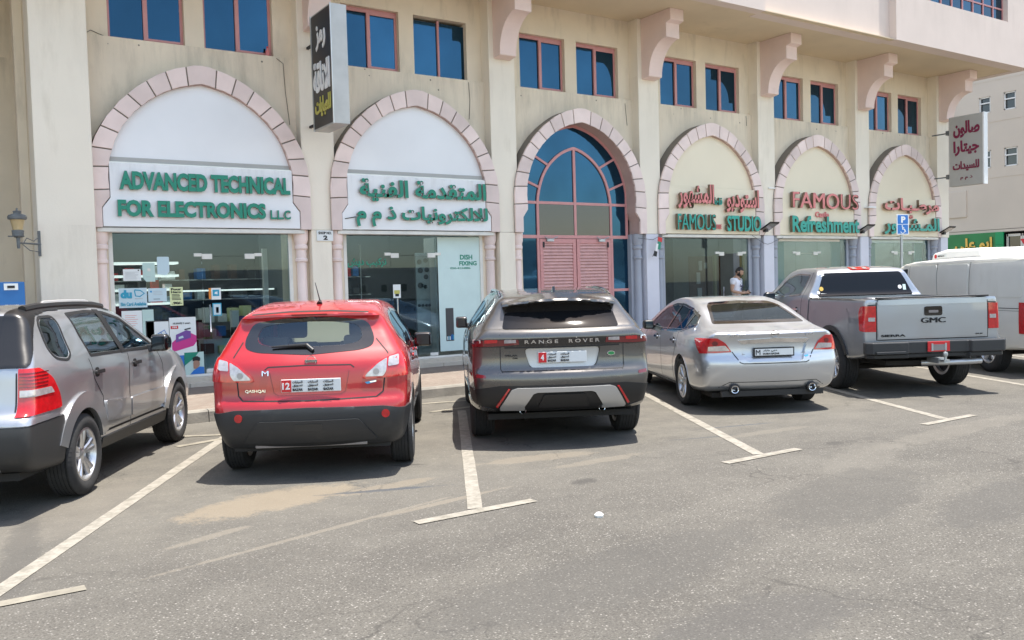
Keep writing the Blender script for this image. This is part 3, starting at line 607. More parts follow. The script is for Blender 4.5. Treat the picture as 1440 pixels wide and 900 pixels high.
for s in (-1,1):
    a,b=sorted((s*.03,s*.99)); MB().box(a,b,YF+.006,YF+.014,2.77,3.44).build('pane','darkglass',fr)
    a,b=sorted((s*1.06,s*1.52)); MB().box(a,b,YF+.012,YF+.02,.36,1.50).build('pane','blueglass2',fr); MB().box(a,b,YF+.012,YF+.02,1.56,2.70).build('pane','blueglass2',fr)
    dr=bpy.data.objects.new('louvre_door',None); COL.objects.link(dr); dr.parent=fr
    a,b=sorted((s*.012,s*.99)); mb=MB(); mb.box(a,a+.085,YF-.02,YF+.03,.34,2.69); mb.box(b-.085,b,YF-.02,YF+.03,.34,2.69); mb.box(a+.085,b-.085,YF-.02,YF+.03,2.59,2.69); mb.box(a+.085,b-.085,YF-.02,YF+.03,.34,.50); mb.build('door_frame','frame_pink',dr,bevel=.004)
    mb=MB(); MB().box(a+.08,b-.08,YF+.025,YF+.04,.5,2.6).build('door_backing','brown',dr)
    z=.52; first=None
    while z<2.57:
        p=[(YF-.018,z),(YF-.012,z+.005),(YF+.024,z+.075),(YF+.018,z+.075)]
        if first is None: o=MB().prism([(y,zz-z) for y,zz in p],a+.086,b-.086,'x').build('slat','louvre',dr); o.location.z=z; first=o.data
        else: o=link('slat',first,dr,(0,0,z))
        z+=.070
    mb=MB(); mb.box(s*.90-.02,s*.90+.02,YF-.035,YF-.02,2.5,2.62); mb.box(s*.90-.02,s*.90+.02,YF-.035,YF-.02,1.35,1.47); mb.build('hinge','ink',dr)
    mb=MB(); x_=s*.72-.05; mb.tube([(x_-.14,YF-.10,2.72),(x_+.05,YF-.04,2.66),(x_+.2,YF-.10,2.73)],.012); mb.box(x_-.06,x_+.12,YF-.07,YF-.02,2.63,2.69); mb.build('door_closer','galv',dr)
# deep reveal inside arch three
mb=MB(); 
R_=[(-1.62,2.8),(-1.62,3.12),(-1.5,3.28)]+inner_full+[(1.5,3.28),(1.62,3.12),(1.62,2.8)]
for (a,b),(c_,d) in zip(R_,R_[1:]): mb.add([(a,SP,b),(c_,SP,d),(c_,YF+.06,d),(a,YF+.06,b)],[(0,1,2,3)])
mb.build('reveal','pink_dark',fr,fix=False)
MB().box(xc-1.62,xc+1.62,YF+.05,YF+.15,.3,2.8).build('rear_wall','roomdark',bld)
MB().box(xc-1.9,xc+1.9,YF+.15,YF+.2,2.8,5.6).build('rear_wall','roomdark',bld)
# tympana and boards
def tymp(i,m,z0,y=15.20):
    xc=P0[i]; pts=[(-1.5,z0)]+[p for p in inner_full if p[1]>z0]+[(1.5,z0)]
    return MB().prism(pts,y,y+.03).build('tympanum',m,bld,loc=(xc,0,0))
for i,m in ((0,'white'),(1,'white'),(3,'cream'),(4,'cream'),(5,'cream')): tymp(i,m,3.7)
def board(i,m,label,z1=3.83,y=15.115,group=None):
    t=thing('shop_sign',label,'sign',(P0[i],0,0),group=group)
    poly=[(-1.61,2.815),(-1.61,3.11),(-1.49,3.27),(-1.49,z1),(1.49,z1),(1.49,3.27),(1.61,3.11),(1.61,2.815)]
    MB().prism(poly,y,y+.07).build('sign_board',m,t,bevel=.006)
    if i<2: 
        MB().box(-1.49,1.49,y+.02,y+.08,z1,z1+.02).build('edge_strip','alu',t); MB().box(-1.47,1.47,15.185,15.199,z1+.02,z1+.10).build('cable_trunking','signgrey',t)
    else: MB().box(-1.3,1.3,y-.004,y+.0,3.935,3.942).build('seam','signgrey',t) if False else None
    return t
G2=['green','greyside']
b1=board(0,'white','white shop fascia with green English words ADVANCED TECHNICAL FOR ELECTRONICS')
yb=15.115
text('ADVANCED TECHNICAL',-1.36,1.43,3.40,3.70,yb-.02,.045,G2,b1,bold=.05); text('FOR ELECTRONICS',-1.40,.98,2.97,3.24,yb-.02,.045,G2,b1,bold=.05); text('L.L.C',1.06,1.42,2.97,3.13,yb-.02,.04,G2,b1,bold=.03)
b2=board(1,'white','white shop fascia with two lines of green Arabic script')
text(ar('المتقدمة الفنية'),-1.28,1.47,3.34,3.76,yb-.02,.045,G2,b2,bold=.035); text(ar('للالكترونيات ذ م م'),-1.36,1.50,2.87,3.27,yb-.02,.045,G2,b2,bold=.035)
MB().tube([(-1.56,yb-.01,3.01),(-1.34,yb-.01,3.05)],.008).build('cable','ink',b2)
RO=['rose','bronze']; TE=['teal','bronze']
b4=board(3,'cream','cream shop fascia with pink Arabic above the words FAMOUS STUDIO',z1=3.93)
text(ar('المشهور'),-1.30,-.10,3.40,4.00,yb-.04,.07,RO,b4,bold=.03); text(ar('قلعة'),-.08,.22,3.52,3.70,yb-.02,.05,TE,b4,bold=.03); text(ar('استوديو'),.33,1.50,3.34,3.92,yb-.04,.07,RO,b4,bold=.03)
text('FAMOUS',-1.33,-.06,2.90,3.28,yb-.04,.075,TE,b4,bold=.035); text('CASTLE',-.04,.22,2.94,3.05,yb-.01,.02,['rose','rose'],b4,bold=.03); text('STUDIO',.33,1.56,2.88,3.27,yb-.04,.075,TE,b4,bold=.035)
b5=board(4,'cream','cream shop fascia with pink FAMOUS and green Refreshment letters',z1=3.93)
text('FAMOUS',-1.22,1.55,3.52,3.94,yb-.04,.075,RO,b5,bold=.04); text('Castle',-.20,.36,3.30,3.45,yb-.01,.02,['rose','rose'],b5,bold=.03); text('Refreshment',-1.26,1.58,2.88,3.32,yb-.04,.075,TE,b5,bold=.035)
b6=board(5,'cream','cream shop fascia with pink and green Arabic words only, farthest arch',z1=3.93)
text(ar('مرطـبـات'),-1.25,1.50,3.46,3.92,yb-.04,.075,RO,b6,bold=.035); text(ar('قلعة'),-.0,.26,3.34,3.45,yb-.01,.02,['rose','rose'],b6,bold=.02); text(ar('المـشـهور'),-1.28,1.52,2.86,3.36,yb-.04,.075,TE,b6,bold=.035)
# shop fronts of bays four, five, six
s4=front(3,(.40,1.24),frame='greypaint',open_=True); s5=front(4,(-.7,.2),frame='greypaint'); s6=front(5,(-.3,.6),frame='greypaint')
r4=room(3); r5=room(4,'paper','room'); r6=room(5,'paper','room')
for i,r in ((4,r5),(5,r6)):
    MB().box(P0[i]-1.4,P0[i]-1.0,15.5,15.52,.4,2.7).build('curtain','mint',r); MB().box(P0[i]+1.0,P0[i]+1.4,15.5,15.52,.4,2.7).build('curtain','mint',r)
    MB().box(P0[i]-.9,P0[i]+.6,17.3,17.8,.3,1.3).build('counter','alu_white',r); MB().box(P0[i]-.8,P0[i]-.1,17.9,18.1,1.4,2.2).build('menu_board','darkgrey',r); MB().box(P0[i]-1.3,P0[i]-.5,16.2,16.9,1.0,1.9).build('drinks_fridge','alu_white',r); [MB().box(P0[i]-1.25+.15*k,P0[i]-1.15+.15*k,16.15,16.19,1.1+.3*j,1.3+.3*j).build('carton',random.choice(['red','cyan','paperyellow','signgreen','orange']),r) for k in range(5) for j in range(3)]
mb=MB(); xd=P0[3]; mb.box(xd+.30,xd+.37,GL+.06,GL+.12,.3,2.32); mb.box(xd+1.27,xd+1.40,GL+.06,GL+.12,.3,2.32); mb.build('inner_frame','olive',s4)
MB().box(xd+.32,xd+1.45,16.3,16.34,.3,2.32).build('inner_door','brown',r4)
for a,b,c_,d in ((.42,.55,1.6,1.9),(.5,.62,1.95,2.2),(.7,.8,2.0,2.15),(.45,.6,1.2,1.5)): MB().box(xd+a+.12,xd+b+.12,16.27,16.295,c_,d).build('picture','signgrey',r4)
MB().box(xd-1.4,xd+.15,17.0,17.3,.3,1.6).build('counter','brown',r4)
# shade strips hanging under lintels of bay five
MB().box(P0[4]-1.45,P0[4]+1.1,15.30,15.33,2.66,2.72).build('blind','alu_white',s5); MB().box(P0[5]-1.45,P0[5]+1.1,15.30,15.33,2.64,2.72).build('blind','mint',s6)

for k,pts in enumerate([[(2.50,15.462,5.90),(2.30,15.462,5.97),(2.25,15.462,5.93)],[(5.30,15.39,5.86),(5.42,15.39,5.78),(5.44,15.39,5.3),(5.50,15.39,4.7)],[(9.28,15.392,5.85),(9.30,15.392,5.5),(9.27,15.392,5.1)],[(13.45,15.39,5.8),(13.5,15.39,5.3)],[(17.5,15.39,5.85),(17.52,15.39,5.6)]]):
    MB().tube(pts,.006,5).build('cable','core',bld)
random.seed(3)
for k in range(26):
    x=random.uniform(1.5,25); z=random.uniform(5.62,5.86); MB().lathe([(0,SP-.003),(random.uniform(.008,.02),SP-.002),(0,SP)],(x,0,z),7,'y').build('wall_hole' ,'core',bld)
MB().box(22.05,22.38,15.0,15.166,3.60,3.64).build('conduit','whitepaint',bld); MB().box(18.02,18.35,15.13,15.168,4.0,4.03).build('conduit','whitepaint',bld)

M['tube_and_fill_glow']=mat('tube_and_fill_glow',(.9,.9,.9),.5,emit=(.93,1,.97),es=9)  # tubes belong to the farthest shops; added elsewhere to brighten dim rooms
for i,r in ((0,r1),(1,r2),(3,r4),(4,r5),(5,r6)):
    MB().box(P0[i]-.8,P0[i]+.8,16.7,16.76,3.08,3.13).build('tube_and_fill_light','tube_and_fill_glow',r)
    MB().box(P0[i]-.8,P0[i]+.8,17.7,17.76,3.08,3.13).build('tube_and_fill_light','tube_and_fill_glow',r)
for z in (.8,1.2,1.6,2.0):
    MB().box(P0[0]-1.9,P0[0]+1.9,18.2,18.5,z-.02,z).build('shelf','paper',r1); MB().box(P0[1]-1.9,P0[1]+.3,18.2,18.5,z-.02,z).build('shelf','paper',r2); MB().box(P0[3]-1.9,P0[3]+.2,18.2,18.5,z-.02,z).build('shelf','brown',r4)
    for k in range(11):
        for i,r in ((0,r1),(1,r2),(3,r4)):
            a=P0[i]-1.85+k*(.34 if i==0 else .19); MB().box(a,a+random.uniform(.1,.16 if i else .28),18.15,18.4,z+.001,z+random.uniform(.12,.3)).build('carton',random.choice(['paper','blue','darkgrey','paperblue','darkgrey','brown','darkgrey','red','roomdark']),r)
# ================================================================ VEHICLES
# A vehicle body is a signed distance field (side outline x width table x plan bow) meshed by dual contouring.
def chaikin(p,n=2,closed=True):
    P=[tuple(q) for q in p]
    for _ in range(n):
        out=[]; m=len(P)
        for i in range(m if closed else m-1):
            a=P[i]; b=P[(i+1)%m]; out+= [(.75*a[0]+.25*b[0],.75*a[1]+.25*b[1]),(.25*a[0]+.75*b[0],.25*a[1]+.75*b[1])]
        if not closed: out=[P[0]]+out+[P[-1]]
        P=out
    return P
def rnd(p,r=.03,n=3):
    """round the corners of a polygon by radius-like distance r"""
    out=[]; m=len(p)
    for i in range(m):
        a,b,c=Vector(p[i-1]),Vector(p[i]),Vector(p[(i+1)%m]); d1=(a-b); d2=(c-b); t1=min(r,d1.length*.45); t2=min(r,d2.length*.45)
        s=b+d1.normalized()*t1; e=b+d2.normalized()*t2
        for k in range(n+1):
            t=k/n; q=(1-t)**2*s+2*t*(1-t)*b+t*t*e; out.append((q.x,q.y))
    return out
def sdpoly(px,pz,poly):
    d=np.full(px.shape,1e9); sgn=np.ones(px.shape); n=len(poly)
    for i in range(n):
        ax,az=poly[i]; bx,bz=poly[i-1]; ex,ez=bx-ax,bz-az; L=ex*ex+ez*ez
        if L<1e-14: continue
        wx,wz=px-ax,pz-az; t=np.clip((wx*ex+wz*ez)/L,0,1); dx,dz=wx-ex*t,wz-ez*t; np.minimum(d,dx*dx+dz*dz,out=d)
        c1=pz>=az; c2=pz<bz; c3=ex*wz>ez*wx; fl=(c1&c2&c3)|(~c1&~c2&~c3); sgn[fl]*=-1
    return sgn*np.sqrt(d)
def smax(a,b,k): h=np.maximum(k-np.abs(a-b),0); return np.maximum(a,b)+h*h/(4*k)
def gradf(P,fn,e=.004):
    G=np.empty_like(P)
    for i in range(3):
        d=np.zeros(3); d[i]=e; G[:,i]=(fn(P+d)-fn(P-d))/(2*e)
    return G
def dc(ax,V,F,h,name,ang=33):
    nx,nyy,nz=V.shape
    S=V<0; cells={}; N=nx*nyy*nz
    def cid(i,j,k): return (i*nyy+j)*nz+k
    ip=[];no=[];ce=[];quads=[]
    for a in range(3):
        sl0=[slice(None)]*3; sl1=[slice(None)]*3; sl0[a]=slice(0,-1); sl1[a]=slice(1,None)
        cr=S[tuple(sl0)]!=S[tuple(sl1)]; I=np.array(np.where(cr)).T
        b,c=[q for q in range(3) if q!=a]
        I=I[(I[:,b]>0)&(I[:,c]>0)&(I[:,b]<V.shape[b]-1)&(I[:,c]<V.shape[c]-1)]
        J=I.copy(); J[:,a]+=1; va=V[tuple(I.T)]; vb=V[tuple(J.T)]
        pa=np.stack([ax[q][I[:,q]] for q in range(3)],1); pb=np.stack([ax[q][J[:,q]] for q in range(3)],1)
        A=pa.copy();B=pb.copy();fa=va.copy();fb=vb.copy()
        for _ in range(3):
            t=np.clip(fa/(fa-fb),.05,.95)[:,None]; m=A+(B-A)*t; fm=F(m); same=(fm<0)==(fa<0)
            A=np.where(same[:,None],m,A); fa=np.where(same,fm,fa); B=np.where(same[:,None],B,m); fb=np.where(same,fb,fm)
        t=(fa/(fa-fb))[:,None]; m=A+(B-A)*t; g=gradf(m,F,.002); g/=np.maximum(np.linalg.norm(g,axis=1,keepdims=True),1e-9)
        q=[]
        for db,dc in ((-1,-1),(0,-1),(0,0),(-1,0)):
            K=I.copy(); K[:,b]+=db; K[:,c]+=dc; q.append(cid(K[:,0],K[:,1],K[:,2])); ip.append(m); no.append(g); ce.append(q[-1])
        q=np.stack(q,1); flip=(va<0)^(a==1); q[~flip]=q[~flip][:,::-1]; quads.append(q)
    ip=np.concatenate(ip);no=np.concatenate(no);ce=np.concatenate(ce);quads=np.concatenate(quads)
    u,inv=np.unique(ce,return_inverse=True); n=len(u); cnt=np.bincount(inv,minlength=n).astype(float)
    mass=np.stack([np.bincount(inv,ip[:,i],n)/cnt for i in range(3)],1)
    d=((ip-mass[inv])*no).sum(1)
    ATA=np.zeros((n,3,3)); ATb=np.zeros((n,3))
    for i in range(3):
        ATb[:,i]=np.bincount(inv,no[:,i]*d,n)
        for j in range(3): ATA[:,i,j]=np.bincount(inv,no[:,i]*no[:,j],n)
    ATA+=np.eye(3)*.05; v=mass+np.clip(np.linalg.solve(ATA,ATb[:,:,None])[:,:,0],-h*.6,h*.6)
    qi=np.searchsorted(u,quads); me=bpy.data.meshes.new(name); me.from_pydata(v.tolist(),[],qi.tolist())
    bm=bmesh.new(); bm.from_mesh(me); bmesh.ops.recalc_face_normals(bm,faces=bm.faces); bm.to_mesh(me); bm.free(); sm(me,ang)
    return me

def solid(B,parent,name,mt,box,fn,h=.014,off=.008,depth=.02,ang=35,mirror_=False):
    """a shell that hugs the body surface: inside fn(P)<0, from depth under to off above the surface; box=(x0,x1,y0,y1,z0,z1)"""
    F=lambda P:(lambda b:np.maximum.reduce([b-off,-(b+depth),fn(P)]))(B.f0(P))
    ax=[np.arange(box[0]-2*h,box[1]+2*h,h),np.arange(box[2]-2*h,box[3]+2*h,h),np.arange(box[4]-2*h,box[5]+2*h,h)]
    X,Y,Z=np.meshgrid(*ax,indexing='ij'); P=np.stack([X.ravel(),Y.ravel(),Z.ravel()],1); V=F(P).reshape(X.shape)
    me=dc(ax,V,F,h,name,ang); me.materials.append(M[mt]); o=link(name,me,parent)
    if mirror_:
        m2=me.copy(); m2.transform(Matrix.Diagonal((1,-1,1,1))); m2.flip_normals(); link(name,m2,parent)
    return o
def both(*fs): return lambda P:np.maximum.reduce([f(P) for f in fs])
def either(*fs): return lambda P:np.minimum.reduce([f(P) for f in fs])
def sidep(poly): return lambda P:sdpoly(P[:,0],P[:,2],poly)
def rearp(poly,xmax=9): return lambda P:np.maximum(sdpoly(P[:,1],P[:,2],poly),P[:,0]-xmax)
def rearabs(poly,xmax=9): return lambda P:np.maximum(sdpoly(np.abs(P[:,1]),P[:,2],poly),P[:,0]-xmax)
class Body:
    def __init__(s,outline,zk,stations,bow=(.12,.12),crown=.04,k=.10,smooth=2,cz=.9):
        s.out=chaikin(outline,smooth) if smooth else outline; s.cuts=[]; s.adds=[]; s.bow=bow; s.crown=crown; s.k=k; s.cz=cz
        xs=np.array([a for a,_ in stations]); T=np.array([b for _,b in stations],float); zk=np.array(zk,float)
        s.x0,s.x1=xs[0],xs[-1]; s.z0,s.z1=zk[0],zk[-1]
        X=np.linspace(s.x0,s.x1,90); Z=np.linspace(s.z0,s.z1,60)
        def cr(xk,Y,x):
            i=np.clip(np.searchsorted(xk,x)-1,0,len(xk)-2); h=xk[i+1]-xk[i]; t=(x-xk[i])/h; m=np.gradient(Y,xk,axis=0)
            sh=(-1,)+(1,)*(Y.ndim-1); t=t.reshape(sh); h=h.reshape(sh)
            return (2*t**3-3*t**2+1)*Y[i]+(t**3-2*t**2+t)*h*m[i]+(-2*t**3+3*t**2)*Y[i+1]+(t**3-t**2)*h*m[i+1]
        A=cr(xs,T,X); A=cr(zk,A.T,Z).T; s.T=A
        s.rear=min(a for a,b in s.out); s.front=max(a for a,b in s.out)
        s.gx=np.arange(s.rear-.9,s.front+.9,.02); s.gz=np.arange(-.25,2.8,.02); X,Z=np.meshgrid(s.gx,s.gz,indexing='ij'); s.G=sdpoly(X,Z,s.out)
    def osd(s,x,z):
        u=np.clip((x-s.gx[0])/.02,0,len(s.gx)-1.001); v=np.clip((z-s.gz[0])/.02,0,len(s.gz)-1.001); i=u.astype(int); j=v.astype(int); u=u-i; v=v-j; G=s.G
        return (G[i,j]*(1-u)+G[i+1,j]*u)*(1-v)+(G[i,j+1]*(1-u)+G[i+1,j+1]*u)*v
    def wid(s,x,z):
        u=np.clip((x-s.x0)/(s.x1-s.x0)*89,0,88.999); v=np.clip((z-s.z0)/(s.z1-s.z0)*59,0,58.999); i=u.astype(int); j=v.astype(int); u=u-i; v=v-j; T=s.T
        return (T[i,j]*(1-u)+T[i+1,j]*u)*(1-v)+(T[i,j+1]*(1-u)+T[i+1,j+1]*u)*v
    def f0(s,P):
        x,y,z=P[:,0],np.abs(P[:,1]),P[:,2]; w=s.wid(x,z); g=(y/.9)**2.4
        br=np.clip(1-(x-s.rear)/1.1,0,1); bf=np.clip(1-(s.front-x)/1.1,0,1); xe=x-s.bow[0]*g*br+s.bow[1]*g*bf
        h=np.clip((z-s.cz)/.5,0,1); ze=z+s.crown*g*h
        return smax(y-w,s.osd(xe,ze),s.k)
    def f(s,P):
        b=s.f0(P); v=b.copy()
        for a in s.adds: v=np.minimum(v,a(P,b))
        for c in s.cuts: v=np.maximum(v,-c(P,b))
        return v
    def grad(s,P,fn,e=.004):
        G=np.empty_like(P)
        for i in range(3):
            d=np.zeros(3); d[i]=e; G[:,i]=(fn(P+d)-fn(P-d))/(2*e)
        return G
    def normal(s,P):
        G=s.grad(P,s.f0); return G/np.maximum(np.linalg.norm(G,axis=1,keepdims=True),1e-9)
    # cut makers
    def win(s,poly,axis,lo,hi,depth=.09):
        """opening through the shell; axis 'y' uses (x,z) polygon on both sides, 'x' uses (y,z) between x=lo..hi"""
        if axis=='y': s.cuts.append(lambda P,b:np.maximum(np.maximum(sdpoly(P[:,0],P[:,2],poly),-(b+depth)),.25-np.abs(P[:,1])))
        else: s.cuts.append(lambda P,b:np.maximum(np.maximum(np.maximum(sdpoly(P[:,1],P[:,2],poly),-(b+depth)),P[:,0]-hi),lo-P[:,0]))
    def cavity(s,x0,x1,z0,t=.05,y=2):
        s.cuts.append(lambda P,b:np.maximum.reduce([b+t,z0-P[:,2],x0-P[:,0],P[:,0]-x1,np.abs(P[:,1])-y]))
    def well(s,x,z,r,yin=.55): s.cuts.append(lambda P,b:np.maximum(np.hypot(P[:,0]-x,P[:,2]-z)-r,yin-np.abs(P[:,1])))
    def boxcut(s,x0,x1,y,z0,z1): s.cuts.append(lambda P,b:np.maximum.reduce([x0-P[:,0],P[:,0]-x1,np.abs(P[:,1])-y,z0-P[:,2],P[:,2]-z1]))
    def recess(s,poly,depth,axis='x',sl=None):
        """sunken field on the rear (y,z polygon)"""
        s.cuts.append(lambda P,b:np.maximum.reduce([sdpoly(P[:,1],P[:,2],poly),-(b+depth),P[:,0]-(s.rear+.6)]))
    def mesh(s,name,h=.025):
        lo=np.array([s.rear-.1,-1.15,min(b for a,b in s.out)-.08]); hi=np.array([s.front+.1,1.15,max(b for a,b in s.out)+.1])
        ny=int(round(1.15/h)); ax=[np.arange(lo[0],hi[0],h),np.arange(-ny,ny+1)*h+.0,np.arange(lo[2],hi[2],h)]
        nx,nyy,nz=[len(a) for a in ax]
        yh=ax[1][ny:]; # symmetric half
        X,Y,Z=np.meshgrid(ax[0],yh,ax[2],indexing='ij'); P=np.stack([X.ravel(),Y.ravel(),Z.ravel()],1)
        # coarse cull: only evaluate near the surface
        w=s.f0(P); V=w.copy(); near=np.abs(w)<.16; 
        deep=(w<-.02)
        idx=np.where(near|deep)[0]; V[idx]=s.f(P[idx]); V=V.reshape(nx,len(yh),nz)
        V=np.concatenate([V[:,:0:-1,:],V],axis=1)
        me=dc(ax,V,s.f,h,name)
        n=len(me.polygons); c=np.empty(n*3,np.float32); me.polygons.foreach_get('center',c); inner=s.f0(c.reshape(-1,3).astype(float))<-.043
        me.polygons.foreach_set('material_index',inner.astype(np.int32)); return me
    def project(s,U,V,axis):
        n=len(U); P=np.zeros((n,3)); D=np.zeros(3)
        if axis=='rear': P[:,0]=s.rear-.4; P[:,1]=U; P[:,2]=V; D[0]=1
        elif axis=='front': P[:,0]=s.front+.4; P[:,1]=U; P[:,2]=V; D[0]=-1
        elif axis=='left': P[:,1]=1.5; P[:,0]=U; P[:,2]=V; D[1]=-1
        elif axis=='right': P[:,1]=-1.5; P[:,0]=U; P[:,2]=V; D[1]=1
        else: P[:,2]=2.5; P[:,0]=U; P[:,1]=V; D[2]=-1
        best=P.copy(); bf=np.full(n,9.)
        for _ in range(45):
            f=s.f0(P); m=np.abs(f)<bf; best[m]=P[m]; bf=np.minimum(bf,np.abs(f)); P=P+D*np.clip(f,-.3,.5)[:,None]*.85
        P=best; miss=bf>.004
        if miss.any():
            for _ in range(6):
                q=P[miss]; f=s.f0(q); P[miss]=q-s.normal(q)*f[:,None]
        return P
def rot2(poly): return [tuple(p) for p in poly]
def panel(B,parent,name,mt,poly,axis,off=.004,thick=.012,g=.045,hole=None,smooth=True):
    """sheet that follows the body surface inside a 2D polygon, with its own edge thickness"""
    bm=bmesh.new()
    def ring(p): vs=[bm.verts.new((a,b,0)) for a,b in p]; return vs,[bm.edges.new((vs[i-1],vs[i])) for i in range(len(vs))]
    v,e=ring(poly)
    if hole:
        v2,e2=ring(hole); bmesh.ops.triangle_fill(bm,edges=e+e2,use_beauty=True)
    else: bm.faces.new(v)
    us=[p[0] for p in poly]; vs_=[p[1] for p in poly]
    for lo,hi,no in ((min(us),max(us),(1,0,0)),(min(vs_),max(vs_),(0,1,0))):
        k=max(1,int((hi-lo)/g))
        for i in range(1,k+0 if k>1 else 1):
            c=lo+(hi-lo)*i/k; bmesh.ops.bisect_plane(bm,geom=bm.verts[:]+bm.edges[:]+bm.faces[:],plane_co=(c*no[0],c*no[1],0),plane_no=no,dist=1e-5)
    bm.verts.ensure_lookup_table(); U=np.array([q.co.x for q in bm.verts]); V=np.array([q.co.y for q in bm.verts])
    P=B.project(U,V,axis); Nn=B.normal(P); Q=P+Nn*off
    for q,c in zip(bm.verts,Q): q.co=c
    ref=Vector(Nn.mean(0))
    for f in bm.faces: f.normal_update()
    if sum((f.normal.dot(ref)*f.calc_area() for f in bm.faces))<0: bmesh.ops.reverse_faces(bm,faces=bm.faces[:])
    if thick>0:
        nm={q.index:Vector(Nn[i]) for i,q in enumerate(bm.verts)}; be=[x for x in bm.edges if x.is_boundary]; bv=set(q for x in be for q in x.verts)
        mp={q:bm.verts.new(q.co-nm[q.index]*thick) for q in bv}
        for x in be:
            a,b=x.verts
            lf=x.link_faces[0]; 
            # orientation opposite to face loop
            for l in lf.loops:
                if l.edge==x: a=l.vert; b=l.link_loop_next.vert
            bm.faces.new((b,a,mp[a],mp[b]))
    me=bpy.data.meshes.new(name); bm.to_mesh(me); bm.free()
    if smooth: sm(me,40)
    me.materials.append(M[mt] if isinstance(mt,str) else mt)
    return link(name,me,parent)
def mir(p): return [(-a,b) for a,b in p]
def shrink(poly,d):
    """inset polygon by moving along averaged inward normals"""
    n=len(poly); A=sum(poly[i-1][0]*poly[i][1]-poly[i][0]*poly[i-1][1] for i in range(n)); s=1 if A>0 else -1; out=[]
    for i in range(n):
        a,b,c=Vector(poly[i-1]),Vector(poly[i]),Vector(poly[(i+1)%n]); e1=(b-a); e2=(c-b)
        if e1.length<1e-9 or e2.length<1e-9: out.append(tuple(b)); continue
        e1.normalize(); e2.normalize(); n1=Vector((-e1.y,e1.x))*s; n2=Vector((-e2.y,e2.x))*s; m=(n1+n2); m=m/max(m.length,1e-6); k=d/max(m.dot(n1),.5); out.append(tuple(b+m*k))
    return out
def gap(B,parent,pts,axis,w=.011,name='panel_gap',mt='seam',off=.0015,closed=False):
    P=[Vector(p) for p in pts]; 
    if closed: P.append(P[0])
    R=[]; 
    for a,b in zip(P,P[1:]):
        n=max(1,int((b-a).length/.05)); R+=[a+(b-a)*i/n for i in range(n)]
    R.append(P[-1]); L_=[]
    for i,p in enumerate(R):
        d=(R[min(i+1,len(R)-1)]-R[max(i-1,0)]).normalized(); nn=Vector((-d.y,d.x))*w/2; L_+= [p+nn,p-nn]
    U=np.array([p.x for p in L_]);V=np.array([p.y for p in L_]); Q=B.project(U,V,axis); Q=Q+B.normal(Q)*off
    me=bpy.data.meshes.new(name); me.from_pydata(Q.tolist(),[],[(2*i,2*i+1,2*i+3,2*i+2) for i in range(len(R)-1)]); me.materials.append(M[mt]); return link(name,me,parent)
def rtext(B,parent,body,yl,yr,z0,z1,mt,depth=.006,off=.002,bold=.03,name='lettering',plane=None,tilt=0):
    """text on the rear: yl = left end as seen from behind (greater y)"""
    o=text(body,-yl,-yr,z0,z1,0,depth,mt,parent,name,bold); me=o.data; n=len(me.vertices); co=np.empty(n*3,np.float32); me.vertices.foreach_get('co',co); co=co.reshape(-1,3).astype(float)
    Y=-co[:,0]; Z=co[:,2]+tilt*(co[:,0]+ (yl+yr)/2)
    X=B.project(Y,Z,'rear')[:,0]-off if plane is None else np.full(n,plane)
    Q=np.stack([X+co[:,1],Y,Z],1).astype(np.float32); me.vertices.foreach_set('co',Q.ravel()); me.update(); return o
M['seam']=mat('panel_seam',(.012,.012,.013),.7)
M['tyre']=mat('tyre_rubber',(.022,.022,.023),.85,var=.25,vscale=20,coords='obj',dirt=(.09,.08,.07),dscale=9,dcov=.60)
M['rim']=mat('alloy',(.58,.58,.59),.28,metal=.85,var=.08,vscale=9,coords='obj')
M['rimdark']=mat('brake_dark',(.06,.06,.065),.6,metal=.4)
M['paint_silver']=mat('silver_paint',(.43,.44,.46),.28,metal=.75,coat=1,coords='obj',dirt=(.42,.40,.37),dscale=1.6,dcov=.60,flake=.12)
M['paint_silver2']=mat('silver_paint_bluish',(.50,.52,.55),.28,metal=.75,coat=1,coords='obj',dirt=(.50,.49,.46),dscale=1.6,dcov=.62,flake=.1)
M['paint_truck']=mat('truck_silver_paint',(.35,.37,.40),.28,metal=.75,coat=1,coords='obj',dirt=(.42,.41,.39),dscale=1.4,dcov=.6,flake=.12)
M['paint_red']=mat('red_paint',(.36,.002,.006),.36,metal=.0,coat=1,coords='obj',dirt=(.28,.018,.018),dscale=1.8,dcov=.62,flake=.15)
M['paint_grey']=mat('dark_bronze_paint',(.108,.103,.098),.24,metal=.7,coat=1,coords='obj',dirt=(.15,.14,.125),dscale=1.6,dcov=.62,flake=.12)
M['paint_van']=mat('van_white_paint',(.62,.62,.59),.45,coat=.4,coords='obj',var=.04,dirt=(.46,.44,.39),dscale=1.3,dcov=.58,streak=True)
M['clad']=mat('dark_cladding',(.024,.025,.027),.5,coords='obj',dirt=(.055,.052,.048),dscale=3,dcov=.55)
M['cladkia']=mat('charcoal_cladding',(.028,.028,.028),.5,coords='obj',dirt=(.06,.057,.05),dscale=3,dcov=.58)
M['gloss']=mat('gloss_black',(.008,.008,.009),.08,coat=1)
M['carglass']=glass('car_glass',(.66,.70,.67),1.,base=.02)
M['tint']=glass('tinted_glass',(.16,.165,.17),1.,base=.03)
M['privacy']=mat('privacy_glass',(.006,.007,.009),.05,spec=.3)
M['lens']=mat('red_lens',(.50,.008,.012),.12,coat=1,coords='obj',var=.25,vscale=25)
M['lensdark']=mat('dark_red_lens',(.14,.008,.012),.1,coat=1)
M['lensclear']=mat('clear_lens',(.46,.43,.43),.15,coat=1,metal=.3,var=.25,vscale=30,coords='obj')
M['lensgrey']=mat('grey_lens',(.22,.20,.20),.12,coat=1)
M['silverpl']=mat('silver_plastic',(.50,.50,.50),.35,metal=.6)
M['under']=mat('underbody',(.018,.017,.016),.9)
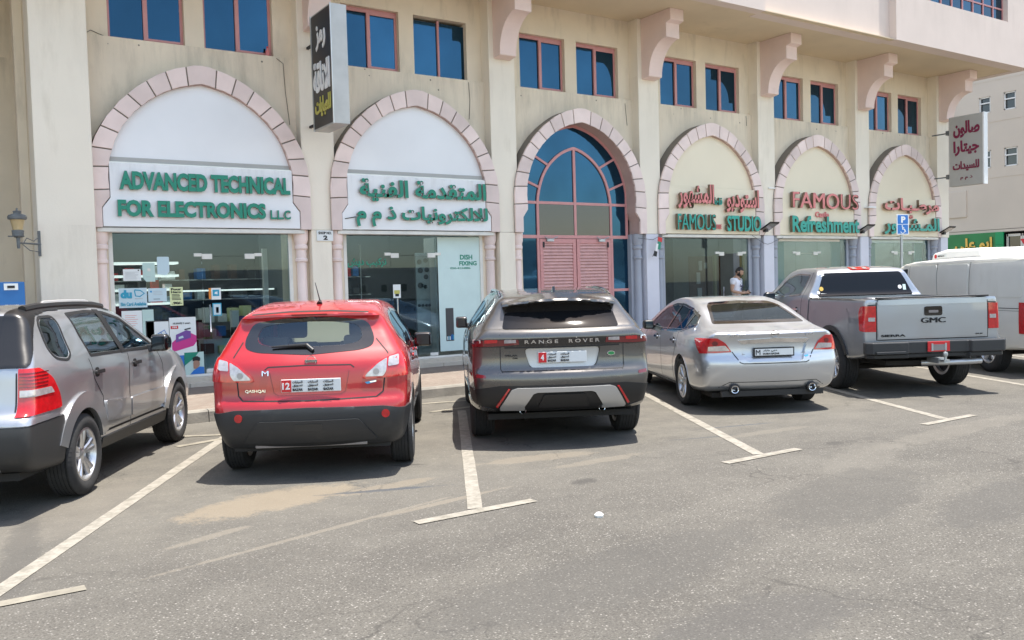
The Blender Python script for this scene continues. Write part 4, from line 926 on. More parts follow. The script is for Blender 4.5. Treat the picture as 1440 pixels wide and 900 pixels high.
M['seat']=mat('seat_fabric',(.16,.15,.14),.85); M['seatdark']=mat('dark_seat',(.035,.035,.036),.85)
M['platewhite']=mat('plate_white',(.66,.68,.68),.4); M['platered']=mat('plate_red',(.55,.015,.02),.4); M['badgeblue']=mat('badge_blue',(.05,.30,.55),.3)
WH={}
def wheel(car,x,y,r,w,rr,style,rimmt='rim',steer=0):
    side=1 if y>0 else -1; key=(style,r,w,rr,rimmt)
    root=bpy.data.objects.new('wheel',None); COL.objects.link(root); root.parent=car; root.location=(x,y,r); root.rotation_euler=(random.choice([0,.4,.9,1.3]) ,0,0) if False else (0,0,(0 if side>0 else math.pi)+steer)
    if key not in WH:
        h=w/2; parts=[]
        t=MB(); prof=[(rr-.005,-h*.82),(rr+.02,-h*.95),(rr+(r-rr)*.5,-h*1.02),(r-.03,-h*.93),(r-.008,-h*.78)]
        for gz in (-.62,-.36,-.10,.16,.42): prof+=[(r-.001,h*(gz-.13)),(r,h*(gz+.0)),(r-.001,h*(gz+.09)),(r-.010,h*(gz+.10)),(r-.010,h*(gz+.125))]
        prof+=[(r,h*.66),(r-.008,h*.78),(r-.03,h*.93),(rr+(r-rr)*.5,h*1.02),(rr+.02,h*.95),(rr-.005,h*.82)]
        t.lathe(prof,(0,0,0),56,'y')
        for k in range(56):     # shoulder tread blocks
            a=2*math.pi*k/56; 
            for s_ in (-1,1):
                c_,s2=math.cos(a),math.sin(a); c3,s3=math.cos(a+.07),math.sin(a+.07); ra,rb=r-.032,r-.001; y0,y1=s_*h*.96,s_*h*.74
                t.add([(c_*ra,y0,s2*ra),(c3*ra,y0,s3*ra),(c3*rb,y1,s3*rb),(c_*rb,y1,s2*rb)],[(0,1,2,3)])
        o=t.build('tyre','tyre',root,smooth=True,fix=False); parts.append(o)
        bm=bmesh.new(); bm.from_mesh(o.data); bmesh.ops.recalc_face_normals(bm,faces=bm.faces); bm.to_mesh(o.data); bm.free()
        R=MB(); R.lathe([(rr+.008,h*.86),(rr-.012,h*.88),(rr-.022,h*.78),(rr-.035,h*.3),(rr-.04,-h*.8),(rr+.004,-h*.86)],(0,0,0),48,'y')
        fy=h*.70
        R.lathe([(0,fy*.93),(.028,fy*.93),(.032,fy*.9),(.072,fy*.82),(.08,fy*.6),(.08,0)],(0,0,0),24,'y')
        def spoke(a,w0,w1,twist=0,depth=.035,y0=None,y1=None,r0=.05,r1=None):
            r1=r1 or rr-.018; y0=y0 or fy*.86; y1=y1 or h*.80; vs=[]
            for (q,wd,yy,da) in ((r0,w0,y0,0),((r0+r1)*.5,(w0+w1)*.46,(y0+y1)/2+.004,twist*.5),(r1,w1,y1,twist)):
                aa=a+da; ux,uz=math.cos(aa),math.sin(aa); px,pz=-uz,ux
                for (e,dy) in ((-1,-.012),(-.55,0),(.55,0),(1,-.012)): vs.append((ux*q+px*wd/2*e,yy+dy,uz*q+pz*wd/2*e))
                for e in (1,-1): vs.append((ux*q+px*wd/2*e,yy-depth,uz*q+pz*wd/2*e))
            fs=[]
            for k in range(2):
                for j in range(6): fs.append((6*k+j,6*k+(j+1)%6,6*(k+1)+(j+1)%6,6*(k+1)+j))
            R.add(vs,fs)
        n={'five':5,'kia':5,'ten':10,'multi':7,'six':6}[style]
        for k in range(n):
            a=2*math.pi*k/n+.3
            if style=='kia': spoke(a-.16,.045,.05,-.02); spoke(a+.16,.045,.05,.02); spoke(a,.03,.022,0,y0=fy*.6,y1=h*.62)
            elif style=='five': spoke(a,.075,.06)
            elif style=='ten': spoke(a,.03,.026,.12)
            elif style=='six': spoke(a-.12,.04,.035,-.08); spoke(a+.12,.04,.035,.10)
            else: spoke(a-.07,.03,.028,-.10); spoke(a+.07,.03,.028,.10)
        parts.append(R.build('rim',rimmt,root,smooth=True))
        K=MB(); K.lathe([(0,-h*.1),(rr*.82,-h*.1),(rr*.82,-h*.16),(rr-.03,-h*.5)],(0,0,0),32,'y'); parts.append(K.build('brake_disc','rimdark',root,smooth=True))
        WH[key]=parts
    else:
        for p in WH[key]: link(p.name.split('.')[0],p.data,root)
    return root
def arch_lip(B,car,x,z,r0,r1,a0,a1,mt,off=.008,thick=.02,side='both'):
    n=18; pts=[(x+r1*math.cos(a0+(a1-a0)*k/n),z+r1*math.sin(a0+(a1-a0)*k/n)) for k in range(n+1)]+[(x+r0*math.cos(a1-(a1-a0)*k/n),z+r0*math.sin(a1-(a1-a0)*k/n)) for k in range(n+1)]
    for s in ('left','right'):
        if side in ('both',s): panel(B,car,'wheel_arch',mt,pts,s,off,thick,g=.1)
def seats(car,x,z,mt='seat',rear=True,w=.5,rx=-.0,hz=0):
    for y in (.36,-.36):
        s=bpy.data.objects.new('front_seat',None); COL.objects.link(s); s.parent=car
        MB().prism([(x-.25,z),(x+.3,z),(x+.32,z+.12),(x-.2,z+.1),(x-.42,z+.62),(x-.52,z+.6),(x-.36,z)],y-w/2,y+w/2,'y').build('seat_back',mt,s,bevel=.03)
        MB().prism([(x-.45,z+.66),(x-.42,z+.86+hz),(x-.5,z+.88+hz),(x-.54,z+.66)],y-.14,y+.14,'y').build('headrest',mt,s,bevel=.03)
    if rear:
        s=bpy.data.objects.new('rear_bench',None); COL.objects.link(s); s.parent=car
        MB().prism([(rx-.05,z),(rx+.5,z),(rx+.5,z+.12),(rx+.12,z+.12),(rx-.08,z+.56),(rx-.2,z+.55)],-.62,.62,'y').build('seat_back',mt,s,bevel=.03)
        for y in (.38,-.38): MB().box(rx-.2,rx-.1,y-.12,y+.12,z+.57,z+.72).build('headrest',mt,s,bevel=.03)
    MB().prism([(x+.55,z),(x+1.0,z),(x+1.0,z+.42),(x+.75,z+.46),(x+.6,z+.40)],-.68,.68,'y').build('dashboard','seatdark',car,bevel=.03)
def mirror(car,x,y,z,mt,side,s=1.0,h=.16,w=.22):
    y2=y+side*w; m=MB(); m.prism([(x-.06*s,z-h/2),(x-.07*s,z+h*.35),(x-.02,z+h/2),(x+.08*s,z+h*.38),(x+.12*s,z-.0),(x+.08*s,z-h*.45)],min(y+side*.05,y2),max(y+side*.05,y2),'y')
    o=m.build('wing_mirror',mt,car,bevel=.045); o.modifiers['bevel'].segments=4; sm(o.data,60); 
    MB().box(x-.078*s,x-.066*s,min(y+side*.075,y2-side*.02),max(y+side*.075,y2-side*.02),z-h*.36,z+h*.34).build('mirror_glass','darkglass',o)
    MB().prism([(x-.02,z-h*.5),(x+.09,z-h*.5),(x+.07,z-h*.1),(x,z-h*.1)],min(y-side*.08,y+side*.1),max(y-side*.08,y+side*.1),'y').build('mirror_arm','black',o,bevel=.01)
def handle(B,car,x,z,side,mt='chrome',tilt=0):
    hw=.10; p=[(x-hw,z-.016),(x+hw,z-.016+tilt),(x+hw,z+.016+tilt),(x-hw,z+.016)]
    s='left' if side>0 else 'right'
    panel(B,car,'door_handle',mt,rnd(p,.014),s,.028,.02,g=.06); panel(B,car,'handle_cup','seam',rnd([(x-.07,z-.045),(x+.03,z-.045),(x+.03,z+.04),(x-.07,z+.04)],.03),s,.001,0,g=.06)
def plate(B,car,y,z,w,h,x,kind,num='',frame=None):
    p=bpy.data.objects.new('licence_plate',None); COL.objects.link(p); p.parent=car; p.location=(x,y,z)
    MB().box(-.012,0,-w/2,w/2,-h/2,h/2).build('plate_base','ink' if frame else 'platewhite',p,bevel=.004)
    def t(s,yl,yr,z0,z1,m,b=.02):
        o=text(s,-yl,-yr,z0,z1,0,.003,m,p,'plate_lettering',b); o.data.transform(Matrix(((0,1,0,-.016),(-1,0,0,0),(0,0,1,0),(0,0,0,1))))
    if frame: MB().box(-.016,-.011,-w/2+.018,w/2-.018,-h/2+.016,h/2-.016).build('plate_field','platewhite',p)
    if kind=='red':
        rw=h*.78; MB().box(-.016,-.010,w/2-rw,w/2-.004,-h/2+.004,h/2-.004).build('plate_block','platered',p)
        t(num,w/2-.012 if len(num)>1 else w/2-.028,w/2-rw+.012 if len(num)>1 else w/2-rw+.026,-h*.26,h*.26,'whitepaint',.03)
        n=3 if len(num)>1 else 2
        for k in range(n):
            a=w/2-rw-.012-k*.135; b=a-.088
            t(ar('السيارات'),a,b,h*.16,h*.40,'ink'); t(ar('تسويق'),a,b,-h*.10,h*.12,'ink'); t('BAZAR',a,b,-h*.40,-h*.20,'ink',.03)
    else:
        t('M',w/2-.028,w/2-.085,-h*.28,h*.26,'ink',.02); t(ar('دبي بازار'),w/2-.12,w/2-.30,h*.02,h*.28,'ink'); t('DUBAI BAZAR',w/2-.12,w/2-.33,-h*.28,-h*.08,'ink',.03)
    return p
def ring_emblem(B,car,y,z,r,bar=None,mt='chrome'):
    X=float(B.project(np.array([y]),np.array([z]),'rear')[0,0]); m=MB()
    m.lathe([(r*.82,-.001),(r*.86,-.012),(r*.96,-.012),(r,-.001)],(X-.001,y,z),28,'x'); m.box(X-.016,X-.002,y-r*1.15,y+r*1.15,z-r*.24,z+r*.24); return m.build('emblem',mt,car,smooth=False)
def blob_tail(B): pass
def exhaust(car,x,y,z,r=.045,rz=0):
    m=MB(); m.lathe([(r*.8,.25),(r*.95,.12),(r,.0),(r*.97,-.008),(r*.82,-.005),(r*.8,.1),(0,.12)],(x,y,z),20,'x'); return m.build('exhaust_tip','chrome',car,smooth=True)
def underbits(car,x0,x1,w,z=.26):
    MB().box(x0,x1,-w,w,z,z+.06).build('floor_pan','under',car); m=MB(); m.tube([(0,-w-.0,.33),(0,w,.33)],.045); m.tube([(x0+.25,.35,z-.02),(x0+1.6,.3,z-.02)],.035); m.build('axle','under',car,smooth=True)
    m=MB(); m.lathe([(0,-.35),(.09,-.33),(.1,-.1),(.1,.1),(.09,.33),(0,.35)],(x0+.33,0,z+.04),14,'y'); m.build('silencer','under',car,smooth=True)
def place(t,o,th): t.location=(o[0],o[1],0); t.rotation_euler=(0,0,th); return t
def doors_gap(B,car,side,lines):
    for l in lines: gap(B,car,l,side)
def inside(u,poly,d): return rnd(shrink(poly,d),.02)
# ---------------------------------------------------------------- red crossover
M['recess_red']=mat('recess_red',(.16,.004,.008),.4,coat=.5)
def sunshade():
    m=bpy.data.materials.new('sun_shade'); m.use_nodes=True; t=m.node_tree; N=t.nodes; L=t.links; b=N['Principled BSDF']; b.inputs['Base Color'].default_value=(.75,.75,.66,1); b.inputs['Roughness'].default_value=.8
    tr=N.new('ShaderNodeBsdfTranslucent'); tr.inputs[0].default_value=(.80,.80,.70,1); mx=N.new('ShaderNodeMixShader'); mx.inputs[0].default_value=.6; o=[n for n in N if n.type=='OUTPUT_MATERIAL'][0]; L.new(b.outputs[0],mx.inputs[1]); L.new(tr.outputs[0],mx.inputs[2]); L.new(mx.outputs[0],o.inputs[0]); return m
M['roofband']=mat('roof_band_black',(.010,.010,.011),.32)
M['sunshade']=sunshade()
def build_red():
    car=thing('parked_car','glossy red hatchback crossover with black lower bumper and roof aerial','car'); place(car,(3.13,8.17),TH)
    out=[(-.62,.27),(-.74,.36),(-.81,.48),(-.83,.60),(-.815,.70),(-.775,.74),(-.765,.90),(-.75,1.03),(-.69,1.12),(-.62,1.20),(-.46,1.42),(-.52,1.475),(-.50,1.50),(-.30,1.535),(.1,1.585),(.6,1.61),(1.1,1.59),(1.5,1.53),(1.8,1.43),(2.45,1.10),(2.9,1.03),(3.25,.93),(3.43,.78),(3.48,.60),(3.44,.36),(3.25,.24),(1.3,.22)]
    zk=[.2,.42,.62,.80,.95,1.10,1.22,1.38,1.50,1.62]
    B=Body(out,zk,[(-.9,[.66,.76,.82,.84,.84,.80,.70,.63,.57,.50]),(-.3,[.78,.85,.885,.89,.89,.86,.80,.70,.63,.55]),(.6,[.80,.86,.885,.885,.875,.85,.815,.72,.65,.57]),(1.6,[.80,.86,.885,.885,.875,.84,.80,.71,.65,.57]),(2.4,[.80,.86,.885,.885,.86,.80,.74,.66,.6,.5]),(3.5,[.70,.78,.80,.78,.72,.66,.6,.55,.5,.45])],bow=(.16,.25),crown=.05,k=.09,cz=1.25)
    rw=rnd([(.52,1.415),(.585,1.27),(.575,1.19),(.47,1.155),(0,1.125),(-.47,1.155),(-.575,1.19),(-.585,1.27),(-.52,1.415),(-.25,1.455),(0,1.465),(.25,1.455)],.06)
    rin=rnd([(.43,1.385),(.48,1.29),(.45,1.225),(.30,1.20),(0,1.195),(-.30,1.20),(-.45,1.225),(-.48,1.29),(-.43,1.385),(-.2,1.415),(0,1.42),(.2,1.415)],.06)
    B.cavity(-1.0,2.7,.62); B.win(rin,'x',-1,.2,.12)
    sw=rnd([(-.30,1.25),(-.12,1.40),(.15,1.475),(.7,1.50),(1.25,1.475),(1.62,1.36),(2.05,1.13),(1.2,1.09),(.4,1.10),(-.05,1.15)],.04)
    sin=[shrink(sw,.03)]; B.win(sin[0],'y',0,0)
    B.win([(.58,1.16),(-.58,1.16),(-.50,1.46),(.50,1.46)],'x',1.6,2.9)
    B.well(0,.34,.395); B.well(2.63,.34,.395)
    b=link('body',B.mesh('body'),car); b.data.materials.append(M['paint_red']); b.data.materials.append(M['under'])
    panel(B,car,'rear_window_surround','gloss',rw,'rear',.003,.004,hole=rin); panel(B,car,'rear_window','carglass',shrink(rin,-.004),'rear',-.001,0)
    panel(B,car,'windscreen','carglass',rnd([(.62,1.14),(-.62,1.14),(-.54,1.49),(.54,1.49)],.04),'front',0,0)
    for s in ('left','right'):
        panel(B,car,'side_window','tint',shrink(sw,.015),s,-.002,0); panel(B,car,'window_surround','gloss',sw,s,.003,.004,hole=shrink(sw,.028))
        for x in ((.55,.60),(1.42,1.47)): panel(B,car,'door_pillar','gloss',[(x[0],1.10),(x[1]-.02,1.10),(x[1]-.06,1.50),(x[0]-.06,1.50)],s,.005,.004)
    top=lambda y:.655 if abs(y)<.70 else .62
    bp=[(.93,.60),(.80,.63),(.66,.655),(0,.668),(-.66,.655),(-.80,.63),(-.93,.60),(-.95,.40),(-.62,.37),(-.5,.335),(.5,.335),(.62,.37),(.95,.40)]
    solid(B,car,'rear_bumper','clad',(-.95,-.38,-.95,.95,.2,.70),rearabs([(-1,.668),(0,.668),(.66,.655),(.80,.63),(1.2,.615),(1.2,.1),(-1,.1)],-.385),.02,.012,.03)
    panel(B,car,'bumper_insert','clad',rnd([(.44,.555),(-.44,.555),(-.60,.36),(.60,.36)],.03),'rear',.026,.014)
    panel(B,car,'tow_cover','cladkia',rnd([(.12,.53),(-.12,.53),(-.12,.47),(.12,.47)],.01),'rear',.029,.003)
    MB().box(-.68,-.62,-.50,.50,.295,.325).build('bumper_lip','lensgrey',car,bevel=.008)
    for s in ('left','right'):
        panel(B,car,'sill_trim','clad',[(.42,.30),(2.2,.30),(2.2,.42),(.42,.42)],s,.012,.02)
    arch_lip(B,car,0,.34,.385,.435,.05,math.pi*.93,'clad'); arch_lip(B,car,2.63,.34,.385,.435,0,math.pi,'clad')
    for sg in (1,-1):
        c0=-.018
        c0=0; L=rnd([(1.2,1.125),(.80,1.125),(.64,1.06),(.50,.955),(.475,.905),(.52,.895),(.80,.905),(1.2,.93)],.02)
        if sg>0: t=solid(B,car,'tail_light','lens',(-.95,-.45,.42,.95,.85,1.2),both(rearabs(L),sidep([(-1.2,.8),(-.56,.9),(-.50,1.16),(-1.2,1.2)])),.014,.010,.02,mirror_=True)
        else: t=[o for o in car.children if o.name.startswith('tail_light')][-1]
        panel(B,t,'lens_clear','lensclear',rnd([(sg*a+c0,z) for a,z in [(.70,1.075),(.62,1.03),(.52,.945),(.50,.918),(.66,.915),(.69,.96)]],.015),'rear',.013,.002)
        panel(B,t,'lens_clear','lensclear',rnd([(sg*a+c0,z) for a,z in [(.80,1.10),(.715,1.08),(.705,1.00),(.80,1.01)]],.015),'rear',.014,.002)
        panel(B,t,'lamp_bulb','lensgrey',[(sg*.60+c0+.028*math.cos(k*.524),.958+.028*math.sin(k*.524)) for k in range(12)],'rear',.016,.002)
        panel(B,car,'reflector','lens',[(sg*.645-.03+.036*math.cos(k*.45),.585+.036*math.sin(k*.45)) for k in range(14)],'rear',.018,.01)
    gap(B,car,[(.60,1.25),(.665,1.13),(.70,1.05)],'rear'); gap(B,car,[(-.60,1.25),(-.70,1.13),(-.74,1.05)],'rear')
    gap(B,car,[(.63,.90),(.62,.78),(.58,.735),(0,.725),(-.60,.735),(-.66,.78),(-.675,.90)],'rear',.012)
    gap(B,car,[(.38,1.005),(.35,1.03),(0,1.038),(-.38,1.03),(-.41,1.005)],'rear',.010); gap(B,car,[(.335,.98),(.30,.80),(.26,.775),(-.29,.775),(-.33,.80),(-.365,.98)],'rear',.006,'recess_line','recess_red')
    gap(B,car,[(.53,1.492),(.2,1.512),(-.2,1.512),(-.53,1.492)],'rear',.012)
    for s in ('left','right'):
        gap(B,car,[(.55,1.10),(.50,.95),(.46,.72),(.44,.44)],s); gap(B,car,[(1.45,1.09),(1.43,.8),(1.45,.44)],s); gap(B,car,[(2.1,1.12),(2.2,.95),(2.22,.44)],s); gap(B,car,[(.44,.44),(2.2,.44)],s)
        panel(B,car,'fuel_flap' if s=='right' else 'rear_panel','paint_red',rnd([(-.28,1.04),(-.12,1.04),(-.12,.90),(-.28,.90)],.03),s,.002,.003) if s=='right' else None
    for x in (.78,1.72): handle(B,car,x,.99,-1,'paint_red'); handle(B,car,x,.99,1,'paint_red')
    ring_emblem(B,car,-.03,1.075,.047)
    X=float(B.project(np.array([-.03]),np.array([1.075]),'rear')[0,0]); text('NISSAN',-.025+.0,.085,1.068,1.082,0,.002,'ink',car,'lettering',.02).data.transform(Matrix(((0,1,0,X-.017),(-1,0,0,0),(0,0,1,0),(0,0,0,1))))
    plate(B,car,-.03,.862,.525,.115,-.775,'red','12')
    rtext(B,car,'QASHQAI',.56,.375,.805,.835,'chrome'); rtext(B,car,'M',.405,.345,.955,1.0,'chrome',bold=.02)
    panel(B,car,'eco_badge','badgeblue',[(-.50,.868),(-.60,.884),(-.60,.866),(-.52,.850)],'rear',.004,.004); panel(B,car,'eco_badge','chrome',[(-.54,.872),(-.60,.880),(-.60,.868),(-.55,.862)],'rear',.0055,.002)
    # wiper
    P=B.project(np.array([.33,.02,-.04]),np.array([1.205,1.215,1.165]),'rear'); m=MB(); m.tube([tuple(P[0]+[-.03,0,0]),tuple(P[1]+[-.035,0,0])],[.008,.016]); m.tube([tuple(P[1]+[-.03,0,.0]),tuple(P[2]+[-.02,0,0])],.018); m.build('rear_wiper','black',car,smooth=True)
    P=B.project(np.array([.1]),np.array([-.02]),'top')[0]; m=MB(); m.tube([(P[0]-.10,P[1],P[2]-.01),(P[0]-.05,P[1],P[2]+.025)],[.03,.012]); m.tube([(P[0]-.06,P[1],P[2]+.02),(P[0]-.13,P[1]+.03,P[2]+.20)],[.006,.003]); m.build('aerial','black',car,smooth=True)
    P=B.project(np.array([-.1]),np.array([0.]),'top')[0]
    MB().box(-.545,-.525,-.16,.16,1.478,1.492).build('high_brake_light','lensdark',car)
    for s in (1,-1): mirror(car,1.75,s*.82,1.10,'gloss' ,s,1.0,.17,.24)
    seats(car,1.2,.55,'seat'); underbits(car,-.6,3.2,.7)
    MB().prism([(2.02,1.08),(2.035,1.08),(1.60,1.50),(1.585,1.50)],-.60,.60,'y').build('sun_shade','sunshade',car)
    MB().box(-.5,.35,-.65,.65,1.08,1.10).build('parcel_shelf','seatdark',car)
    for x in (0,2.63):
        for y in (.785,-.785): wheel(car,x,y,.34,.215,.225,'multi')
    return car
# ---------------------------------------------------------------- dark luxury crossover
def build_velar():
    car=thing('parked_car','dark bronze grey luxury crossover with silver rear diffuser and black roof band','car'); place(car,(5.885,8.10),TH)
    out=[(-.72,.36),(-.92,.40),(-1.02,.52),(-1.06,.66),(-1.055,.78),(-1.00,.83),(-.985,.95),(-.99,1.06),(-1.01,1.17),(-.96,1.235),(-.90,1.255),(-.72,1.47),(-.70,1.56),(-.5,1.60),(0,1.64),(.8,1.665),(1.4,1.63),(1.85,1.53),(2.5,1.19),(2.9,1.12),(3.4,1.03),(3.66,.88),(3.74,.62),(3.70,.38),(3.4,.26),(1.3,.24)]
    zk=[.2,.42,.62,.80,.98,1.12,1.24,1.42,1.56,1.68]
    B=Body(out,zk,[(-1.1,[.70,.80,.87,.90,.885,.875,.75,.62,.56,.5]),(-.5,[.84,.92,.95,.955,.945,.94,.89,.74,.64,.56]),(.6,[.88,.93,.95,.955,.955,.945,.90,.77,.68,.58]),(1.6,[.88,.93,.95,.955,.95,.93,.88,.76,.67,.58]),(2.6,[.88,.94,.965,.965,.95,.90,.80,.7,.62,.55]),(3.75,[.75,.83,.85,.84,.80,.72,.66,.6,.55,.5])],bow=(.20,.28),crown=.045,k=.075,cz=1.3)
    rw=rnd([(.615,1.245),(-.615,1.245),(-.575,1.41),(.575,1.41)],.03); rin=shrink(rw,.03)
    B.adds.append(lambda P,b:np.maximum.reduce([sdpoly(P[:,0]-.10*(P[:,1]/.6)**2,P[:,2]+.05*(P[:,1]/.6)**2,rnd([(-.87,1.525),(-.86,1.55),(-.45,1.615),(-.45,1.50),(-.70,1.50)],.02)),np.abs(P[:,1])-.60]))
    B.cavity(-1.2,2.4,.70); 
    sw=rnd([(-.62,1.30),(-.35,1.43),(.3,1.53),(.9,1.555),(1.45,1.52),(1.75,1.42),(2.2,1.20),(1.3,1.175),(.3,1.19)],.03); B.win(shrink(sw,.03),'y',0,0)
    B.win([(.62,1.24),(-.62,1.24),(-.54,1.54),(.54,1.54)],'x',1.6,2.9)
    B.well(0,.375,.43); B.well(2.874,.375,.43); B.recess(rnd([(.405,1.045),(-.405,1.045),(-.35,.845),(.35,.845)],.05),.03)
    b=link('body',B.mesh('body'),car); b.data.materials.append(M['paint_grey']); b.data.materials.append(M['under'])
    panel(B,car,'rear_window','privacy',rw,'rear',.004,.006)
    up=rnd([(.578,1.412),(-.578,1.412),(-.56,1.455),(-.47,1.50),(0,1.52),(.47,1.50),(.56,1.455)],.02)
    # spoiler with glossy black underside
    panel(B,car,'spoiler','gloss',up,'rear',.004,.01)
    panel(B,car,'windscreen','tint',rnd([(.66,1.22),(-.66,1.22),(-.56,1.58),(.56,1.58)],.04),'front',0,0)
    for s in ('left','right'):
        panel(B,car,'side_window','tint',shrink(sw,.015),s,-.002,0); panel(B,car,'window_surround','gloss',sw,s,.003,.004,hole=shrink(sw,.03))
        for x in (.42,1.35): panel(B,car,'door_pillar','gloss',[(x,1.18),(x+.07,1.18),(x+.02,1.54),(x-.06,1.54)],s,.005,.004)
        panel(B,car,'sill_trim','gloss',[(.42,.30),(2.42,.30),(2.42,.44),(.42,.44)],s,.010,.02)
        gap(B,car,[(.45,1.18),(.42,.9),(.43,.46)],s); gap(B,car,[(1.4,1.17),(1.38,.8),(1.4,.46)],s); gap(B,car,[(2.25,1.2),(2.4,1.0),(2.42,.46)],s)
        panel(B,car,'door_handle','paint_grey',rnd([(.62,1.045),(.84,1.045),(.84,1.075),(.62,1.075)],.012),s,.004,.004); panel(B,car,'door_handle','paint_grey',rnd([(1.62,1.04),(1.84,1.04),(1.84,1.07),(1.62,1.07)],.012),s,.004,.004)
    arch_lip(B,car,0,.375,.42,.465,.0,math.pi*.97,'gloss',.006); arch_lip(B,car,2.874,.375,.42,.465,0,math.pi,'gloss',.006)
    # light band
    solid(B,car,'light_band','gloss',(-1.1,-.55,-1.0,1.0,1.0,1.2),both(rearabs([(-1,1.165),(1.2,1.165),(1.2,1.03),(.60,1.065),(-1,1.065)]),sidep([(-1.3,1.17),(-.58,1.12),(-.60,1.08),(-1.3,1.03)])),.016,.004,.02)
    for sg in (1,-1):
        if sg>0: t=solid(B,car,'tail_light','lensdark',(-1.1,-.6,.42,1.0,1.03,1.18),both(rearabs([(.46,1.155),(1.2,1.155),(1.2,1.045),(.70,1.072),(.45,1.085)]),sidep([(-1.3,1.16),(-.63,1.115),(-.65,1.085),(-1.3,1.04)])),.012,.009,.02,mirror_=True)
        else: t=[o for o in car.children if o.name.startswith('tail_light')][-1]
        panel(B,t,'lamp_element','lensclear',rnd([(sg*a,z) for a,z in [(.60,1.137),(.48,1.137),(.48,1.108),(.60,1.104)]],.006),'rear',.012,.003)
        panel(B,t,'lamp_element','lens',rnd([(sg*a,z) for a,z in [(.80,1.14),(.67,1.14),(.67,1.11),(.80,1.105)]],.006),'rear',.012,.003)
        panel(B,t,'lamp_element','lensclear',rnd([(sg*a,z) for a,z in [(.91,1.14),(.84,1.14),(.84,1.11),(.91,1.105)]],.006),'rear',.013,.003)
    panel(B,car,'seam_band','seam',[(.60,1.062),(-.60,1.062),(-.60,1.048),(.60,1.048)],'rear',.003,.004)
    rtext(B,car,'R A N G E',.395,.05,1.095,1.132,'chrome',bold=.02,off=.009); rtext(B,car,'R O V E R',-.06,-.385,1.095,1.132,'chrome',bold=.02,off=.009)
    for y in (.645,-.645): gap(B,car,[(y,1.24),(y*1.0,.835),(y*.97,.80)],'rear',.008)
    gap(B,car,[(.63,.81),(0,.815),(-.63,.81)],'rear',.010)
    panel(B,car,'plate_panel','silverpl',rnd([(.40,1.04),(-.40,1.04),(-.345,.85),(.345,.85)],.05),'rear',-.027,0)
    plate(B,car,.01,.95,.505,.112,-1.0,'red','4')
    o=panel(B,car,'badge','chrome',[(-.51+.043*math.cos(k*.3927),.968+.024*math.sin(k*.3927)) for k in range(16)],'rear',.008,.008); panel(B,o,'badge_field','signgreen',[(-.51+.036*math.cos(k*.3927),.968+.018*math.sin(k*.3927)) for k in range(16)],'rear',.010,.002)
    rtext(B,car,'VELAR',.60,.47,.965,.982,'ink',bold=.03); rtext(B,car,'P380',.52,.47,.94,.953,'ink',bold=.03)
    # lower black mask and silver diffuser
    lower=[(1.0,.60),(.66,.665),(0,.675),(-.66,.665),(-1.0,.60),(-1.0,.46),(-.72,.41),(.72,.41),(1.0,.46)]
    solid(B,car,'rear_bumper','black',(-1.15,-.42,-1.0,1.0,.25,.70),rearabs([(-1,.675),(.66,.665),(1.2,.59),(1.2,.46),(.72,.41),(.72,.2),(-1,.2)],-.44),.02,.006,.03)
    sil=[(.48,.645),(-.48,.645),(-.54,.625),(-.66,.44),(-.655,.415),(-.40,.415),(-.41,.45),(-.32,.585),(-.28,.60),(.28,.60),(.32,.585),(.41,.45),(.40,.415),(.655,.415),(.66,.44),(.54,.625)]
    panel(B,car,'diffuser','silverpl',rnd(sil,.01),'rear',.026,.03)
    panel(B,car,'diffuser_centre','black',rnd([(.21,.575),(-.21,.575),(-.27,.44),(.27,.44)],.02),'rear',.022,.02)
    for sg in (1,-1):
        panel(B,car,'reflector','lens',[(sg*.555,.635),(sg*.575,.635),(sg*.70,.455),(sg*.68,.445)],'rear',.024,.02)
        panel(B,car,'reflector','lensdark',rnd([(sg*.985,.80),(sg*.80,.775),(sg*.80,.745),(sg*.985,.76)],.01),'rear',.006,.008)
        exhaust(car,-.84,sg*.42,.385,.035)
    panel(B,car,'lower_corner','paint_grey',[(.98,.49),(.70,.41),(.70,.385),(.98,.42)],'rear',.012,.015); panel(B,car,'lower_corner','paint_grey',[(-.98,.49),(-.70,.41),(-.70,.385),(-.98,.42)],'rear',.012,.015)
    P=B.project(np.array([-.28]),np.array([.0]),'top')[0]; MB().prism([(P[0]-.10,P[2]-.02),(P[0]+.12,P[2]-.02),(P[0]-.07,P[2]+.065)],-.014,.014,'y').build('aerial','gloss',car,bevel=.006)
    for y in (.60,-.60):
        Q=B.project(np.linspace(-.45,1.3,8),np.full(8,y),'top'); MB().tube([tuple(q+np.array([0,0,.02 if 0<i<7 else -.01])) for i,q in enumerate(Q)],.018,8).build('roof_rail','gloss',car,smooth=True)
    for s in (1,-1): mirror(car,2.0,s*.86,1.22,'gloss',s,1.0,.16,.20)
    seats(car,1.35,.62,'seatdark'); underbits(car,-.7,3.4,.78,.28)
    for x in (0,2.874):
        for y in (.815,-.815): wheel(car,x,y,.375,.255,.265,'five')
    return car
